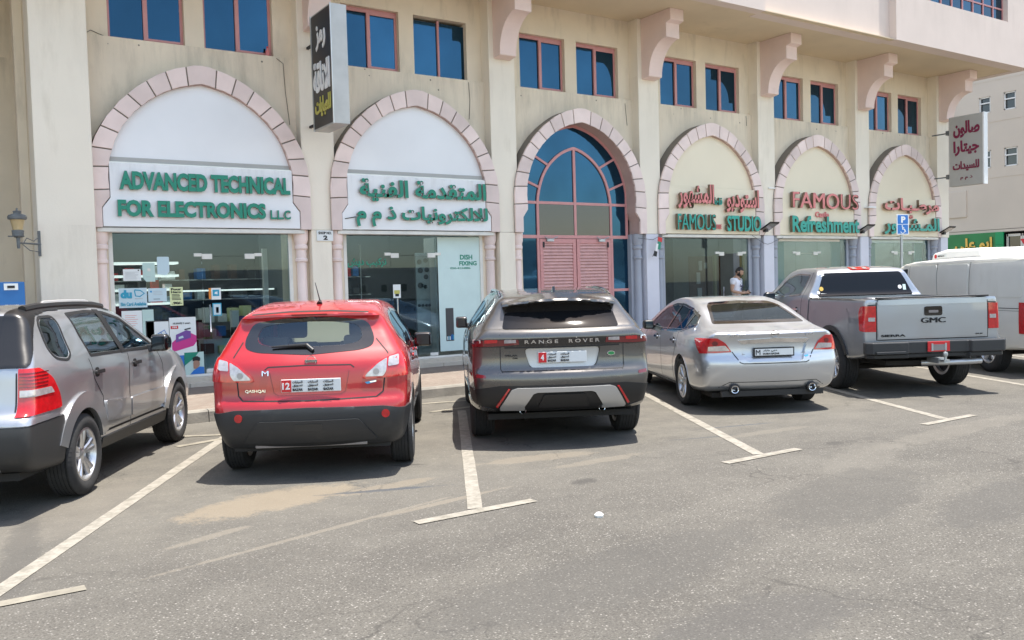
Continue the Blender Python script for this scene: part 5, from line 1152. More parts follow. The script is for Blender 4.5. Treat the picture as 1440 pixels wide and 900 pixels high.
# ---------------------------------------------------------------- silver saloon
def build_sedan():
    car=thing('parked_car','silver four door saloon with chrome boot strip and twin exhausts','car'); place(car,(9.29,8.26),TH)
    out=[(-.80,.25),(-1.02,.30),(-1.10,.42),(-1.135,.58),(-1.13,.68),(-1.085,.74),(-1.075,.90),(-1.11,1.00),(-1.09,1.035),(-.92,1.06),(-.62,1.10),(-.15,1.27),(.2,1.38),(.6,1.445),(1.0,1.465),(1.4,1.435),(1.75,1.34),(2.5,1.02),(2.9,.94),(3.4,.83),(3.62,.70),(3.70,.48),(3.64,.27),(3.3,.2),(1.3,.19)]
    zk=[.18,.34,.55,.72,.86,1.0,1.12,1.28,1.47]
    B=Body(out,zk,[(-1.15,[.70,.78,.84,.84,.82,.74,.62,.5,.45]),(-.6,[.80,.88,.91,.915,.905,.85,.70,.56,.48]),(.0,[.82,.885,.91,.915,.91,.87,.79,.67,.55]),(.8,[.82,.875,.895,.90,.895,.87,.80,.70,.57]),(1.7,[.82,.875,.895,.90,.89,.85,.79,.69,.56]),(2.6,[.82,.89,.91,.91,.87,.78,.7,.6,.5]),(3.7,[.72,.80,.82,.78,.7,.62,.55,.5,.45])],bow=(.24,.38),crown=.04,k=.08,cz=1.15)
    rw=rnd([(.62,1.12),(-.62,1.12),(-.50,1.34),(-.42,1.385),(0,1.40),(.42,1.385),(.50,1.34)],.03); rin=shrink(rw,.035)
    B.cavity(-.75,2.3,.55); B.win(rin,'x',-1.0,.6,.10)
    sw=rnd([(-.34,1.10),(-.20,1.22),(.15,1.315),(.6,1.365),(1.05,1.37),(1.45,1.31),(2.15,1.005),(1.2,.985),(.1,1.01)],.03); B.win(shrink(sw,.03),'y',0,0)
    B.win([(.60,1.08),(-.60,1.08),(-.50,1.37),(.50,1.37)],'x',1.5,2.8)
    B.well(0,.33,.375); B.well(2.776,.33,.375); B.recess(rnd([(.44,.885),(-.44,.885),(-.36,.66),(.36,.66)],.03),.03)
    b=link('body',B.mesh('body'),car); b.data.materials.append(M['paint_silver2']); b.data.materials.append(M['under'])
    panel(B,car,'rear_window','tint',rin,'rear',-.001,0); panel(B,car,'rear_window_surround','gloss',rw,'rear',.002,.003,hole=rin)
    panel(B,car,'windscreen','carglass',rnd([(.64,1.05),(-.64,1.05),(-.54,1.41),(.54,1.41)],.04),'front',0,0)
    for s in ('left','right'):
        panel(B,car,'side_window','tint',shrink(sw,.015),s,-.002,0); panel(B,car,'window_surround','gloss',sw,s,.003,.004,hole=shrink(sw,.025))
        panel(B,car,'door_pillar','gloss',[(.78,1.0),(.84,1.0),(.78,1.37),(.70,1.37)],s,.005,.004); panel(B,car,'door_pillar','gloss',[(-.02,1.02),(.01,1.02),(-.04,1.27),(-.07,1.27)],s,.004,.004)
        gap(B,car,[(2.15,1.0),(1.2,.978),(.1,1.0),(-.34,1.09)],s,.014,mt='chrome',off=.004,name='chrome_strip')
        gap(B,car,[(.16,1.0),(.20,.85),(.46,.55),(.46,.27)],s); gap(B,car,[(1.16,.98),(1.14,.6),(1.17,.27)],s); gap(B,car,[(2.1,1.0),(2.16,.8),(2.16,.27)],s); gap(B,car,[(.46,.27),(2.16,.27)],s)
        for x in (.38,1.38): handle(B,car,x,.87,1 if s=='left' else -1,'chrome')
    arch_lip(B,car,0,.33,.372,.392,.0,math.pi,'paint_silver2',.004); arch_lip(B,car,2.776,.33,.372,.392,0,math.pi,'paint_silver2',.004)
    for sg in (1,-1):
        L=[(.95,.965),(.70,.962),(.60,.90),(.525,.785),(.70,.775),(.95,.765)]
        if sg>0: t=solid(B,car,'tail_light','lens',(-1.2,-.55,.45,.98,.72,1.0),both(rearabs(rnd([(1.2,.965),(.70,.962),(.60,.90),(.525,.785),(.70,.775),(1.2,.765)],.02)),sidep([(-1.4,.98),(-.62,.955),(-.70,.88),(-.86,.76),(-1.4,.75)])),.014,.008,.02,mirror_=True)
        else: t=[o for o in car.children if o.name.startswith('tail_light')][-1]
        panel(B,t,'lens_clear','lensclear',rnd([(sg*a,z) for a,z in [(.80,.855),(.60,.868),(.55,.80),(.80,.798)]],.012),'rear',.011,.003)
        panel(B,t,'lamp_element','lensdark',[(sg*.72+.035*math.cos(k*.524),.895+.03*math.sin(k*.524)) for k in range(12)],'rear',.011,.003)
        s='left' if sg>0 else 'right'
        exhaust(car,-1.04,sg*.50,.315,.05)
        o=MB().lathe([(.052,-.02),(.068,-.005),(.06,.05)],(-1.03,sg*.50,.315),20,'x').build('exhaust_ring','black',car,smooth=True)
    gap(B,car,[(.525,.79),(.44,.655),(.40,.64),(-.40,.64),(-.44,.655),(-.525,.79)],'rear',.012)
    gap(B,car,[(.74,1.02),(.69,.965)],'rear'); gap(B,car,[(-.74,1.02),(-.69,.965)],'rear')
    gap(B,car,[(.68,.335),(.56,.405),(-.56,.405),(-.68,.335)],'rear',.008)
    panel(B,car,'chrome_trim','chrome',rnd([(.46,.935),(0,.955),(-.46,.935),(-.40,.885),(0,.905),(.40,.885)],.008),'rear',.012,.02)
    ring_emblem(B,car,.0,1.0,.05); X=float(B.project(np.array([0.]),np.array([1.0]),'rear')[0,0]); text('NISSAN',-.05,.05,.993,1.007,0,.002,'ink',car,'lettering',.02).data.transform(Matrix(((0,1,0,X-.017),(-1,0,0,0),(0,0,1,0),(0,0,0,1))))
    rtext(B,car,'ALTIMA',.56,.40,.975,1.0,'chrome'); rtext(B,car,'2.5 SL',-.41,-.53,.975,1.0,'chrome')
    plate(B,car,.01,.778,.525,.115,-1.085,'white','',True)
    panel(B,car,'eco_badge','badgeblue',[(-.385,.72),(-.44,.73),(-.44,.71),(-.40,.702)],'rear',.004,.004); panel(B,car,'eco_badge','chrome',[(-.44,.728),(-.49,.733),(-.49,.718),(-.44,.712)],'rear',.004,.004)
    for y in (.45,-.45,.72,-.72): panel(B,car,'parking_sensor','silverpl',[(y+.012*math.cos(k*.785),.56+.012*math.sin(k*.785)) for k in range(8)],'rear',.003,.002)
    MB().box(-1.0,-.95,-.66,.66,.22,.29).build('lower_valance','black',car)
    for s in (1,-1): mirror(car,1.78,s*.80,1.03,'black' ,s,1.0,.15,.20)
    seats(car,1.2,.45,'seat'); underbits(car,-.8,3.3,.72,.19); MB().box(-.45,.1,-.6,.6,1.0,1.02).build('parcel_shelf','seatdark',car)
    for x in (0,2.776):
        for y in (.795,-.795): wheel(car,x,y,.33,.215,.225,'ten')
    return car
# ---------------------------------------------------------------- silver pickup
def build_truck():
    car=thing('pickup_truck','silver single cab pickup truck with black rear bumper and tow hitch','pickup truck'); place(car,(12.19,7.90),TH)
    out=[(-1.04,.55),(-1.075,.62),(-1.075,1.34),(-1.05,1.365),(.80,1.365),(.90,1.38),(.96,1.62),(1.02,1.78),(1.14,1.835),(1.6,1.87),(2.05,1.84),(2.3,1.75),(2.85,1.40),(3.2,1.33),(3.8,1.27),(3.98,1.10),(4.02,.7),(3.95,.45),(3.5,.36),(1.0,.40),(-.5,.48)]
    zk=[.3,.5,.7,.95,1.2,1.36,1.55,1.87]
    m_=[.93,.97,.99,.995,.985,.96,.85,.70]
    B=Body(out,zk,[(-1.1,[.90,.955,.975,.98,.97,.96,.85,.72]),(-.5,m_),(.9,m_),(1.6,m_),(2.6,[.93,.97,.99,.995,.96,.90,.8,.7]),(4.05,[.85,.9,.93,.92,.88,.8,.7,.6])],bow=(.02,.2),crown=.035,k=.05,smooth=1,cz=1.45)
    B.boxcut(-1.0,.80,.80,.82,1.6); B.cuts.append(lambda P,b:np.maximum.reduce([P[:,0]-.845,.80-P[:,0],.55-P[:,2]]))
    rw=rnd([(.80,1.385),(-.80,1.385),(-.71,1.62),(-.645,1.755),(.645,1.755),(.71,1.62)],.03)
    B.cavity(1.0,2.7,.7); sw=rnd([(1.22,1.40),(1.22,1.74),(1.75,1.76),(2.1,1.70),(2.62,1.40),(1.9,1.36)],.03); B.win(shrink(sw,.03),'y',0,0)
    B.win([(.7,1.42),(-.7,1.42),(-.6,1.76),(.6,1.76)],'x',1.8,3.2)
    B.well(0,.41,.50); B.well(3.02,.41,.50)
    b=link('body',B.mesh('body'),car); b.data.materials.append(M['paint_truck']); b.data.materials.append(M['under'])
    # rear cab glass as seen across the bed
    def cabproj(poly,name,mt,off,thick):
        """rear cab wall is found by marching from above the bed"""
        s=B; r0=s.rear; 
        class Q: pass
        q=Q(); q.f0=s.f0; q.normal=s.normal; q.rear=1.3
        def pr(U,V,axis):
            P=np.stack([np.full(len(U),.2),U,V],1)
            for _ in range(45): P[:,0]+=np.clip(s.f0(P),-.3,.4)*.8
            bad=(P[:,0]>1.5)|(P[:,0]<.5); P[bad,0]=1.02
            return P
        q.project=pr; return panel(q,car,name,mt,poly,'rear',off,thick)
    cabproj(rw,'rear_window','privacy',.004,.006)
    o=cabproj(rnd([(.17,1.835),(-.17,1.835),(-.17,1.79),(.17,1.79)],.02),'high_brake_light','lens',.012,.02)
    for y in (.09,-.09): cabproj([(y+.035,1.828),(y-.035,1.828),(y-.035,1.80),(y+.035,1.80)],'lens_clear','lensclear',.015,.003)
    for (y,z,r,m) in ((.72,1.50,.035,'gold'),(.775,1.44,.025,'whitepaint'),(-.60,1.50,.033,'whitepaint')): cabproj([(y+r*math.cos(k*.524),z+r*math.sin(k*.524)) for k in range(12)],'sticker',m,.008,.002)
    cabproj([(.74,1.425),(.64,1.42),(.64,1.41),(.74,1.412)],'sticker','whitepaint',.008,.002); cabproj([(.70,1.70),(.64,1.735),(.64,1.72),(.70,1.69)],'sticker','whitepaint',.008,.002); cabproj([(-.65,1.54),(-.70,1.54),(-.70,1.45),(-.65,1.45)],'sticker','mint',.008,.002)
    panel(B,car,'windscreen','tint',rnd([(.74,1.40),(-.74,1.40),(-.63,1.79),(.63,1.79)],.04),'front',0,0)
    for s in ('left','right'):
        panel(B,car,'side_window','tint',shrink(sw,.015),s,-.002,0); panel(B,car,'window_surround','gloss',sw,s,.003,.004,hole=shrink(sw,.025))
        gap(B,car,[(1.14,1.78),(1.12,1.3),(1.12,.52),(2.5,.52),(2.55,1.1),(2.62,1.36)],s); 
        panel(B,car,'fender_bulge','paint_truck',rnd([(-.60,1.10),(-.55,1.20),(-.3,1.235),(.3,1.235),(.55,1.20),(.60,1.10),(.56,.75),(.50,.62),(-.50,.62),(-.56,.75)],.06),s,.016,.02,hole=[(.50*math.cos(t),.41+.50*math.sin(t)+.0) for t in np.linspace(.46,math.pi-.46,16)][::1]) if False else None
        gap(B,car,[(-.60,.80),(-.60,1.14),(-.50,1.22),(.50,1.22),(.60,1.14),(.60,.80)],s,.012,'body_crease','paint_truck',.006)
        handle(B,car,1.32,1.17,1 if s=='left' else -1,'chrome')
        gap(B,car,[(-1.06,1.352),(.84,1.352)],s,.02,'bed_rail','black',.004)
    arch_lip(B,car,0,.41,.485,.555,-.1,math.pi+.1,'clad',.018,.03); arch_lip(B,car,3.02,.41,.485,.545,-.1,math.pi+.1,'clad',.018,.03)
    # tailgate
    panel(B,car,'tailgate','paint_truck',rnd([(.80,1.375),(-.80,1.375),(-.80,.80),(.80,.80)],.012),'rear',.012,.02)
    gap(B,car,[(.81,1.37),(.81,.79),(-.81,.79),(-.81,1.37)],'rear',.014)
    panel(B,car,'tailgate_crease','paint_truck',rnd([(.79,1.345),(-.79,1.345),(-.79,1.275),(.79,1.275)],.02),'rear',.020,.012); panel(B,car,'tailgate_crease','paint_truck',rnd([(.79,.93),(-.79,.93),(-.79,.82),(.79,.82)],.02),'rear',.018,.01)
    MB().box(-1.10,-1.02,-.81,.81,1.366,1.385).build('tailgate_cap','black',car,bevel=.006)
    for sg in (1,-1):
        if sg>0: t=solid(B,car,'tail_light','lens',(-1.12,-.85,.80,1.02,.85,1.32),both(rearabs([(.82,1.275),(1.2,1.265),(1.2,.905),(.82,.90)]),sidep(rnd([(-1.3,1.28),(-.95,1.265),(-.90,1.19),(-.93,.92),(-1.3,.89)],.03))),.014,.014,.02,mirror_=True)
        else: t=[o for o in car.children if o.name.startswith('tail_light')][-1]
        
        panel(B,t,'lens_clear','lensclear',rnd([(sg*.93,1.11),(sg*.835,1.11),(sg*.835,1.055),(sg*.93,1.055)],.008),'rear',.018,.003); panel(B,t,'lens_edge','black',[(sg*.93,1.285),(sg*.815,1.29),(sg*.815,1.275),(sg*.93,1.27)],'rear',.018,.01)
    h=panel(B,car,'tailgate_handle','gloss',rnd([(.13,1.245),(-.13,1.245),(-.13,1.115),(.13,1.115)],.03),'rear',.022,.02); panel(B,h,'handle_recess','lensgrey',rnd([(.07,1.19),(-.07,1.19),(-.07,1.155),(.07,1.155)],.01),'rear',.025,.002)
    rtext(B,car,'GMC',.175,-.175,1.015,1.088,'ink',.012,.012,bold=.03); rtext(B,car,'SIERRA',.755,.41,.832,.866,'ink',.008,.018,bold=.03); rtext(B,car,'SLE',-.62,-.72,.835,.85,'ink',.008,.018,bold=.03)
    # bumper, plate, hitch
    m=MB(); ring=[(1.01,-1.06),(1.02,-1.16),(.95,-1.24),(.46,-1.27),(.43,-1.21),(.16,-1.20),(-.16,-1.20),(-.43,-1.21),(-.46,-1.27),(-.95,-1.24),(-1.02,-1.16),(-1.01,-1.06)]
    m.prism([(b_,a_) for a_,b_ in ring],.60,.765,'z'); m.build('rear_bumper','clad',car,bevel=.014)
    m=MB(); m.prism([(b_+.03,a_*.97) for a_,b_ in ring],.54,.598,'z'); m.build('bumper_lower','black',car,bevel=.01)
    MB().box(-1.285,-1.255,.50,.92,.605,.64).build('bumper_step','clad',car,bevel=.006)
    p=bpy.data.objects.new('licence_plate',None); COL.objects.link(p); p.parent=car; p.location=(-1.215,0,.69); 
    MB().box(-.01,0,-.16,.16,-.07,.07).build('plate_holder','platered',p,bevel=.004); MB().box(-.014,-.009,-.11,.11,-.055,.03).build('plate_cover','lensgrey',p); MB().box(-.018,-.012,.085,.11,-.06,.045).build('plate_bracket','galv',p); MB().box(-.018,-.012,-.11,-.085,-.06,.045).build('plate_bracket','galv',p)
    m=MB(); m.box(-1.30,-1.0,-.05,.05,.46,.54); m.box(-1.42,-1.28,-.04,.04,.49,.52); m.tube([(-1.38,0,.52),(-1.38,0,.56)],.018); m.lathe([(0,.535),(.028,.545),(.034,.575),(.028,.60),(0,.61)],(-1.38,0,.02),12); m.build('tow_hitch','galv',car,smooth=True)
    m=MB(); m.tube([(-.95,.1,.44),(-1.10,-.15,.45),(-1.14,-.5,.46),(-1.14,-.66,.465)],.04,12); m.build('exhaust_pipe','silverpl',car,smooth=True)
    for s in (1,-1): mirror(car,2.32,s*.92,1.36,'gloss',s,1.1,.20,.22)
    MB().box(1.02,1.25,-.72,.72,.9,1.45).build('bench_seat','seatdark',car,bevel=.04); underbits(car,-.95,3.6,.62,.42)
    for x in (0,3.02):
        for y in (.86,-.86): wheel(car,x,y,.41,.275,.255,'six')
    return car
# ---------------------------------------------------------------- silver and black SUV at the left edge
def build_suv():
    car=thing('parked_car','silver compact SUV with charcoal bumper and silver roof rails at the left edge','car'); place(car,(.26,8.75),TH)
    out=[(-.72,.36),(-.90,.40),(-1.0,.50),(-1.02,.66),(-1.0,.78),(-.90,.83),(-.875,1.0),(-.86,1.16),(-.80,1.24),(-.62,1.53),(-.60,1.60),(-.35,1.635),(.2,1.655),(.8,1.655),(1.2,1.61),(1.5,1.52),(2.22,1.17),(2.6,1.10),(3.1,1.02),(3.32,.88),(3.40,.62),(3.34,.38),(3.1,.28),(1.3,.28)]
    zk=[.25,.48,.70,.90,1.08,1.18,1.35,1.52,1.67]
    B=Body(out,zk,[(-1.05,[.74,.84,.86,.84,.82,.80,.72,.66,.58]),(-.5,[.84,.89,.90,.895,.89,.87,.80,.73,.62]),(.6,[.84,.88,.89,.89,.885,.86,.795,.73,.63]),(1.5,[.84,.88,.89,.89,.88,.85,.78,.71,.60]),(2.6,[.84,.89,.90,.895,.86,.80,.7,.62,.55]),(3.4,[.75,.82,.83,.80,.74,.7,.6,.55,.5])],bow=(.05,.25),crown=.035,k=.07,cz=1.3)
    qw=rnd([(-.46,1.50),(-.38,1.56),(-.14,1.56),(-.10,1.50),(-.12,1.22),(-.22,1.17),(-.42,1.20),(-.48,1.28)],.05)
    dw=rnd([(.14,1.57),(.62,1.585),(1.0,1.565),(1.35,1.49),(1.72,1.33),(2.08,1.135),(1.2,1.15),(.26,1.17)],.025)
    B.cavity(-1.2,2.2,.70); B.win(shrink(qw,.03),'y',0,0); B.win(shrink(dw,.03),'y',0,0)
    rw=rnd([(.62,1.22),(-.62,1.22),(-.56,1.53),(.56,1.53)],.04); B.win(shrink(rw,.03),'x',-1.2,.1,.12); B.win([(.6,1.22),(-.6,1.22),(-.52,1.5),(.52,1.5)],'x',1.3,2.6)
    B.well(0,.35,.41); B.well(2.63,.35,.41)
    b=link('body',B.mesh('body'),car); b.data.materials.append(M['paint_silver']); b.data.materials.append(M['under'])
    panel(B,car,'rear_window','carglass',rw,'rear',.001,0); panel(B,car,'windscreen','carglass',rnd([(.64,1.2),(-.64,1.2),(-.56,1.54),(.56,1.54)],.03),'front',0,0)
    for s in ('left','right'):
        panel(B,car,'quarter_window','tint',shrink(qw,.012),s,-.002,0); panel(B,car,'window_surround','black',qw,s,.003,.004,hole=shrink(qw,.022))
        panel(B,car,'door_window','carglass',shrink(dw,.012),s,-.002,0); panel(B,car,'window_surround','black',dw,s,.003,.004,hole=shrink(dw,.028)); panel(B,car,'door_pillar','black',[(1.02,1.15),(1.13,1.15),(.92,1.58),(.80,1.585)],s,.005,.004)
        # dark band from the tailgate up along the roof
        gap(B,car,[(.20,1.16),(.26,.98),(.45,.80),(.50,.44)],s); gap(B,car,[(1.17,1.15),(1.13,.8),(1.15,.42)],s); gap(B,car,[(2.0,1.13),(2.12,.95),(2.14,.44)],s)
        f=panel(B,car,'lower_cladding','paint_silver',rnd([(.50,.75),(1.12,.705),(1.12,.52),(.52,.56)],.02),s,.016,.02); panel(B,car,'lower_cladding','paint_silver',rnd([(1.16,.70),(2.12,.70),(2.14,.52),(1.16,.52)],.02),s,.016,.02)
        panel(B,car,'sill_trim','cladkia',[(.42,.42),(2.2,.42),(2.2,.32),(.42,.32)],s,.014,.02); gap(B,car,[(.5,.47),(2.16,.47)],s,.02,'sill_line','seam',.003)
        for x in (.36,1.34): handle(B,car,x,1.03,1 if s=='left' else -1,'black')
    for x in (0,2.63): arch_lip(B,car,x,.35,.40,.54,.25,math.pi*.90 if x==0 else math.pi*.93,'paint_silver',.022,.03)
    # rear
    ya=lambda lo:(lambda P:lo-np.abs(P[:,1]))
    solid(B,car,'rear_bumper','cladkia',(-1.1,-.40,-.98,.98,.28,.78),sidep([(-1.3,.725),(-.42,.755),(-.40,.2),(-1.3,.2)]),.02,.014,.03)
    solid(B,car,'bumper_top','paint_silver',(-1.1,-.42,-.98,.98,.68,.85),sidep([(-1.3,.81),(-.62,.79),(-.44,.762),(-1.3,.732)]),.016,.018,.03)
    solid(B,car,'roof_band','roofband',(-1.0,1.35,.54,.98,1.12,1.72),both(sidep(rnd([(-1.3,1.175),(-.80,1.175),(-.67,1.3),(-.54,1.47),(-.42,1.56),(-.15,1.60),(1.0,1.605),(1.25,1.56),(1.3,1.6),(1.0,1.8),(-1.3,1.8)],.03)),ya(.565)),.013,.009,.03,mirror_=True)
    t=solid(B,car,'tail_light','lens',(-1.0,-.40,-.98,-.72,.75,1.22),both(sidep(rnd([(-1.3,1.17),(-.70,1.165),(-.56,1.08),(-.46,.93),(-.44,.82),(-1.3,.80)],.03)),ya(.765)),.012,.012,.02,mirror_=True)
    c=solid(B,t,'lens_clear','lensclear',(-1.0,-.52,-.98,-.76,.9,1.04),both(sidep(rnd([(-1.3,1.0),(-.60,1.005),(-.555,.955),(-1.3,.94)],.01)),ya(.78)),.010,.017,.008)
    for k in range(5): solid(B,t,'lens_rib','lensdark',(-1.0,-.60,-.96,-.77,1.01+k*.026,1.04+k*.026),both(sidep([(-1.3,1.03+k*.026),(-.64+k*.01,1.03+k*.026),(-.64+k*.01,1.022+k*.026),(-1.3,1.022+k*.026)]),ya(.775)),.009,.015,.006)
    for k in range(3): solid(B,t,'lens_rib','lensdark',(-1.0,-.50,-.96,-.77,.82+k*.035,.86+k*.035),both(sidep([(-1.3,.845+k*.035),(-.50,.845+k*.035),(-.50,.839+k*.035),(-1.3,.839+k*.035)]),ya(.775)),.009,.015,.006)
    panel(B,car,'bumper_insert','silverpl',rnd([(.66,.50),(-.66,.50),(-.62,.40),(.62,.40)],.02),'rear',.022,.01)
    for sg in (1,-1):
        gap(B,car,[(sg*.75,1.18),(sg*.75,.84)],'rear')
    panel(B,car,'rear_window_surround','roofband',rnd([(.70,1.18),(-.70,1.18),(-.60,1.57),(.60,1.57)],.03),'rear',.004,.004,hole=shrink(rw,.02))
    for y in (.635,-.635):
        xs=np.linspace(-.22,.95,9); Q=B.project(xs,np.full(9,y),'top'); MB().tube([tuple(q+np.array([0,0,.035 if 0<i<8 else .0])) for i,q in enumerate(Q)],[.012]+[.02]*7+[.012],8).build('roof_rail','silverpl',car,smooth=True)
        Q=B.project(np.linspace(-.45,1.15,9),np.full(9,y),'top'); MB().tube([tuple(q+np.array([0,0,.008])) for q in Q],.035,8).build('rail_base','roofband',car,smooth=True)
    for s in (1,-1): mirror(car,1.80,s*.86,1.20,'gloss',s,1.1,.19,.22)
    exhaust(car,-.93,-.58,.40,.04); seats(car,1.05,.62,'seatdark',rx=.1); underbits(car,-.8,3.1,.72,.3)
    for x in (0,2.63):
        for y in (.80,-.80): wheel(car,x,y,.35,.235,.225,'kia')
    return car
# ---------------------------------------------------------------- white van at the right edge
def build_van():
    car=thing('delivery_van','dusty white panel van with roof cooling unit at the right edge','van'); place(car,VAN,TH)
    out=[(-1.10,.42),(-1.16,.55),(-1.16,1.2),(-1.14,1.80),(-1.10,1.92),(-1.0,1.965),(.5,1.99),(2.2,1.98),(2.8,1.91),(3.05,1.82),(3.95,1.38),(4.4,1.22),(4.5,1.0),(4.52,.5),(4.3,.35),(1.5,.36)]
    zk=[.3,.5,.8,1.1,1.35,1.6,1.80,2.0]; m_=[.93,.98,1.0,1.0,.995,.98,.955,.90]
    B=Body(out,zk,[(-1.2,[.92,.97,.985,.985,.975,.96,.935,.88]),(-.6,m_),(2.6,m_),(3.6,[.93,.98,1.0,.98,.92,.85,.8,.7]),(4.5,[.85,.9,.9,.85,.8,.7,.65,.6])],bow=(.04,.2),crown=.035,k=.055,smooth=1,cz=1.5)
    B.well(0,.37,.44); B.well(3.43,.37,.44)
    b=link('body',B.mesh('body',.045),car); b.data.materials.append(M['paint_van']); b.data.materials.append(M['under'])
    for s in ('left','right'):
        for x0,x1 in ((-.95,.35),(.45,1.35),(1.40,2.35)):
            panel(B,car,'side_panel','paint_van',rnd([(x0,1.28),(x1,1.28),(x1,1.85),(x0,1.85)],.05),s,-.004 if False else .008,.01)
        gap(B,car,[(.40,1.95),(.40,.6)],s); gap(B,car,[(1.38,1.95),(1.38,.6)],s); gap(B,car,[(2.42,1.9),(2.42,.6)],s,.012); gap(B,car,[(-1.0,1.10),(2.4,1.10)],s,.012); gap(B,car,[(-1.0,1.06),(2.4,1.06)],s,.006); gap(B,car,[(-1.05,1.90),(2.8,1.88)],s,.022,'roof_gutter','paint_van',.012)
        panel(B,car,'door_window','privacy',rnd([(2.5,1.3),(3.6,1.3),(3.25,1.78),(2.5,1.80)],.04),s,.004,.004)
        panel(B,car,'sill_trim','clad',[(.45,.40),(3.0,.40),(3.0,.5),(.45,.5)],s,.01,.02)
    arch_lip(B,car,0,.37,.43,.47,0,math.pi,'paint_van',.01); arch_lip(B,car,3.43,.37,.43,.47,0,math.pi,'paint_van',.01)
    for sg in (1,-1):
        solid(B,car,'tail_light','lens',(-1.22,-.86,.78,1.02,.66,1.24),both(rearabs(rnd([(.84,1.20),(1.2,1.20),(1.2,.70),(.84,.70)],.02)),lambda P:P[:,0]+.90),.014,.012,.02,mirror_=True) if sg>0 else None; None
        panel(B,car,'rear_window','privacy',rnd([(sg*.08,1.3),(sg*.72,1.3),(sg*.68,1.78),(sg*.08,1.78)],.04),'rear',.004,.004)
    gap(B,car,[(0,1.95),(0,.6)],'rear',.012)
    MB().prism([(-1.06,-1.0),(-1.26,-.95),(-1.28,0),(-1.26,.95),(-1.06,1.0)],.44,.60,'z').build('rear_bumper','clad',car,bevel=.02)
    # roof unit
    u=bpy.data.objects.new('roof_unit',None); COL.objects.link(u); u.parent=car
    MB().prism([(.75,1.96),(.78,2.10),(.86,2.14),(1.9,2.15),(2.35,2.09),(2.42,1.94)],-.55,.55,'y').build('unit_shell','whitepaint',u,bevel=.05)
    lg=MB(); lg.box(1.88,2.30,.551,.557,1.99,2.07); lg.build('unit_label','paper',u)
    o=text('IMPACT',-2.14,-1.92,2.015,2.045,0,.003,'ink',u,'lettering',.03); o.data.transform(Matrix(((-1,0,0,0),(0,-1,0,.559),(0,0,1,0),(0,0,0,1)))); o=MB().lathe([(0,.001),(.04,.001),(.04,.005),(0,.005)],(2.22,.558,2.03),14,'y').build('emblem','red',u)
    for s in (1,-1): mirror(car,3.45,s*1.0,1.35,'black',s,1.1,.28,.22)
    underbits(car,-.9,4.0,.7,.38)
    for x in (0,3.43):
        for y in (.84,-.84): wheel(car,x,y,.37,.235,.215,'five','silverpl')
    return car
VAN=(15.77,7.48)
build_red(); build_velar(); build_sedan(); build_truck(); build_suv(); build_van()
# ================================================================ SIGNS, FIXTURES, POSTERS
M['signblack']=mat('sign_black',(.022,.020,.018),.35)
M['signend']=mat('brushed_sign_metal',(.46,.45,.42),.4,metal=.3,var=.12,vscale=3,dirt=(.45,.43,.40),dscale=3,dcov=.6)
def arbox(t,body,u0,u1,z0,z1,x,mt,depth=.008,bold=.02):
    """text on a face looking towards -X; u0,u1 = world Y of its left and right ends (left end has the greater Y)"""
    o=text(body,-u0,-u1,z0,z1,0,depth,mt,t,'lettering',bold); o.data.transform(Matrix(((0,1,0,x),(-1,0,0,0),(0,0,1,0),(0,0,0,1)))); return o
X0=5.70
t=thing('projecting_sign','tall black and silver box sign with white and yellow Arabic script above shop two','sign')
MB().box(X0,X0+.28,13.80,14.72,4.48,6.46).build('sign_box','signend',t,bevel=.006); MB().box(X0-.006,X0-.001,13.83,14.69,4.51,6.43).build('sign_face','signblack',t)
MB().box(X0-.014,X0,13.80,13.83,4.48,6.46).build('edge_trim','alu',t); MB().box(X0-.014,X0,14.69,14.72,4.48,6.46).build('edge_trim','alu',t)
MB().box(X0+.08,X0+.12,14.72,15.17,6.02,6.06).build('bracket','ink',t); MB().box(X0+.08,X0+.12,14.72,15.17,4.62,4.66).build('bracket','ink',t)
arbox(t,ar('رمز'),14.48,14.05,5.80,6.22,X0-.006,'whitepaint',.01,.03); arbox(t,ar('الاناقة'),14.64,13.90,5.10,5.62,X0-.006,'whitepaint',.01,.035); arbox(t,ar('للعبايات'),14.60,13.90,4.68,5.02,X0-.006,'yellow',.01,.035)
X0=25.4
t=thing('projecting_sign','square grey sign with maroon Arabic lines past the last arch','sign')
MB().box(X0,X0+.20,13.60,14.60,4.26,6.30).build('sign_box','signgrey',t,bevel=.006); MB().box(X0-.004,X0+.204,13.56,13.60,4.25,6.31).build('edge_trim','whitepaint',t,bevel=.004)
for z in (5.85,4.55): MB().box(X0+.06,X0+.12,14.6,15.17,z,z+.03).build('bracket','iron',t); MB().box(X0+.0,X0+.18,14.62,14.70,z-.05,z+.08).build('bracket_joint','iron',t)
arbox(t,ar('صالون'),14.46,13.68,5.66,6.14,X0-.002,'maroon',.01,.04); arbox(t,ar('جيتارا'),14.46,13.70,5.14,5.58,X0-.002,'maroon',.01,.04); arbox(t,ar('للسيدات'),14.48,13.70,4.68,4.98,X0-.002,'maroon',.01,.035); arbox(t,ar('ذ م م'),14.26,13.90,4.42,4.54,X0-.002,'maroon',.006,.02)
# shop number plate
t=thing('number_plate_sign','small white plate reading SHOP NO. 2 on the slim pillar between the green lettered shops','number plate',(0,0,0)); t.name='shop_number_plate'
MB().box(5.83,6.14,15.118,15.139,2.60,2.79).build('plate','paper',t,bevel=.003); text('SHOP NO.',5.86,6.11,2.72,2.77,15.117,.003,'ink',t,bold=.03); text('2',5.95,6.03,2.62,2.70,15.117,.003,'ink',t,bold=.05)
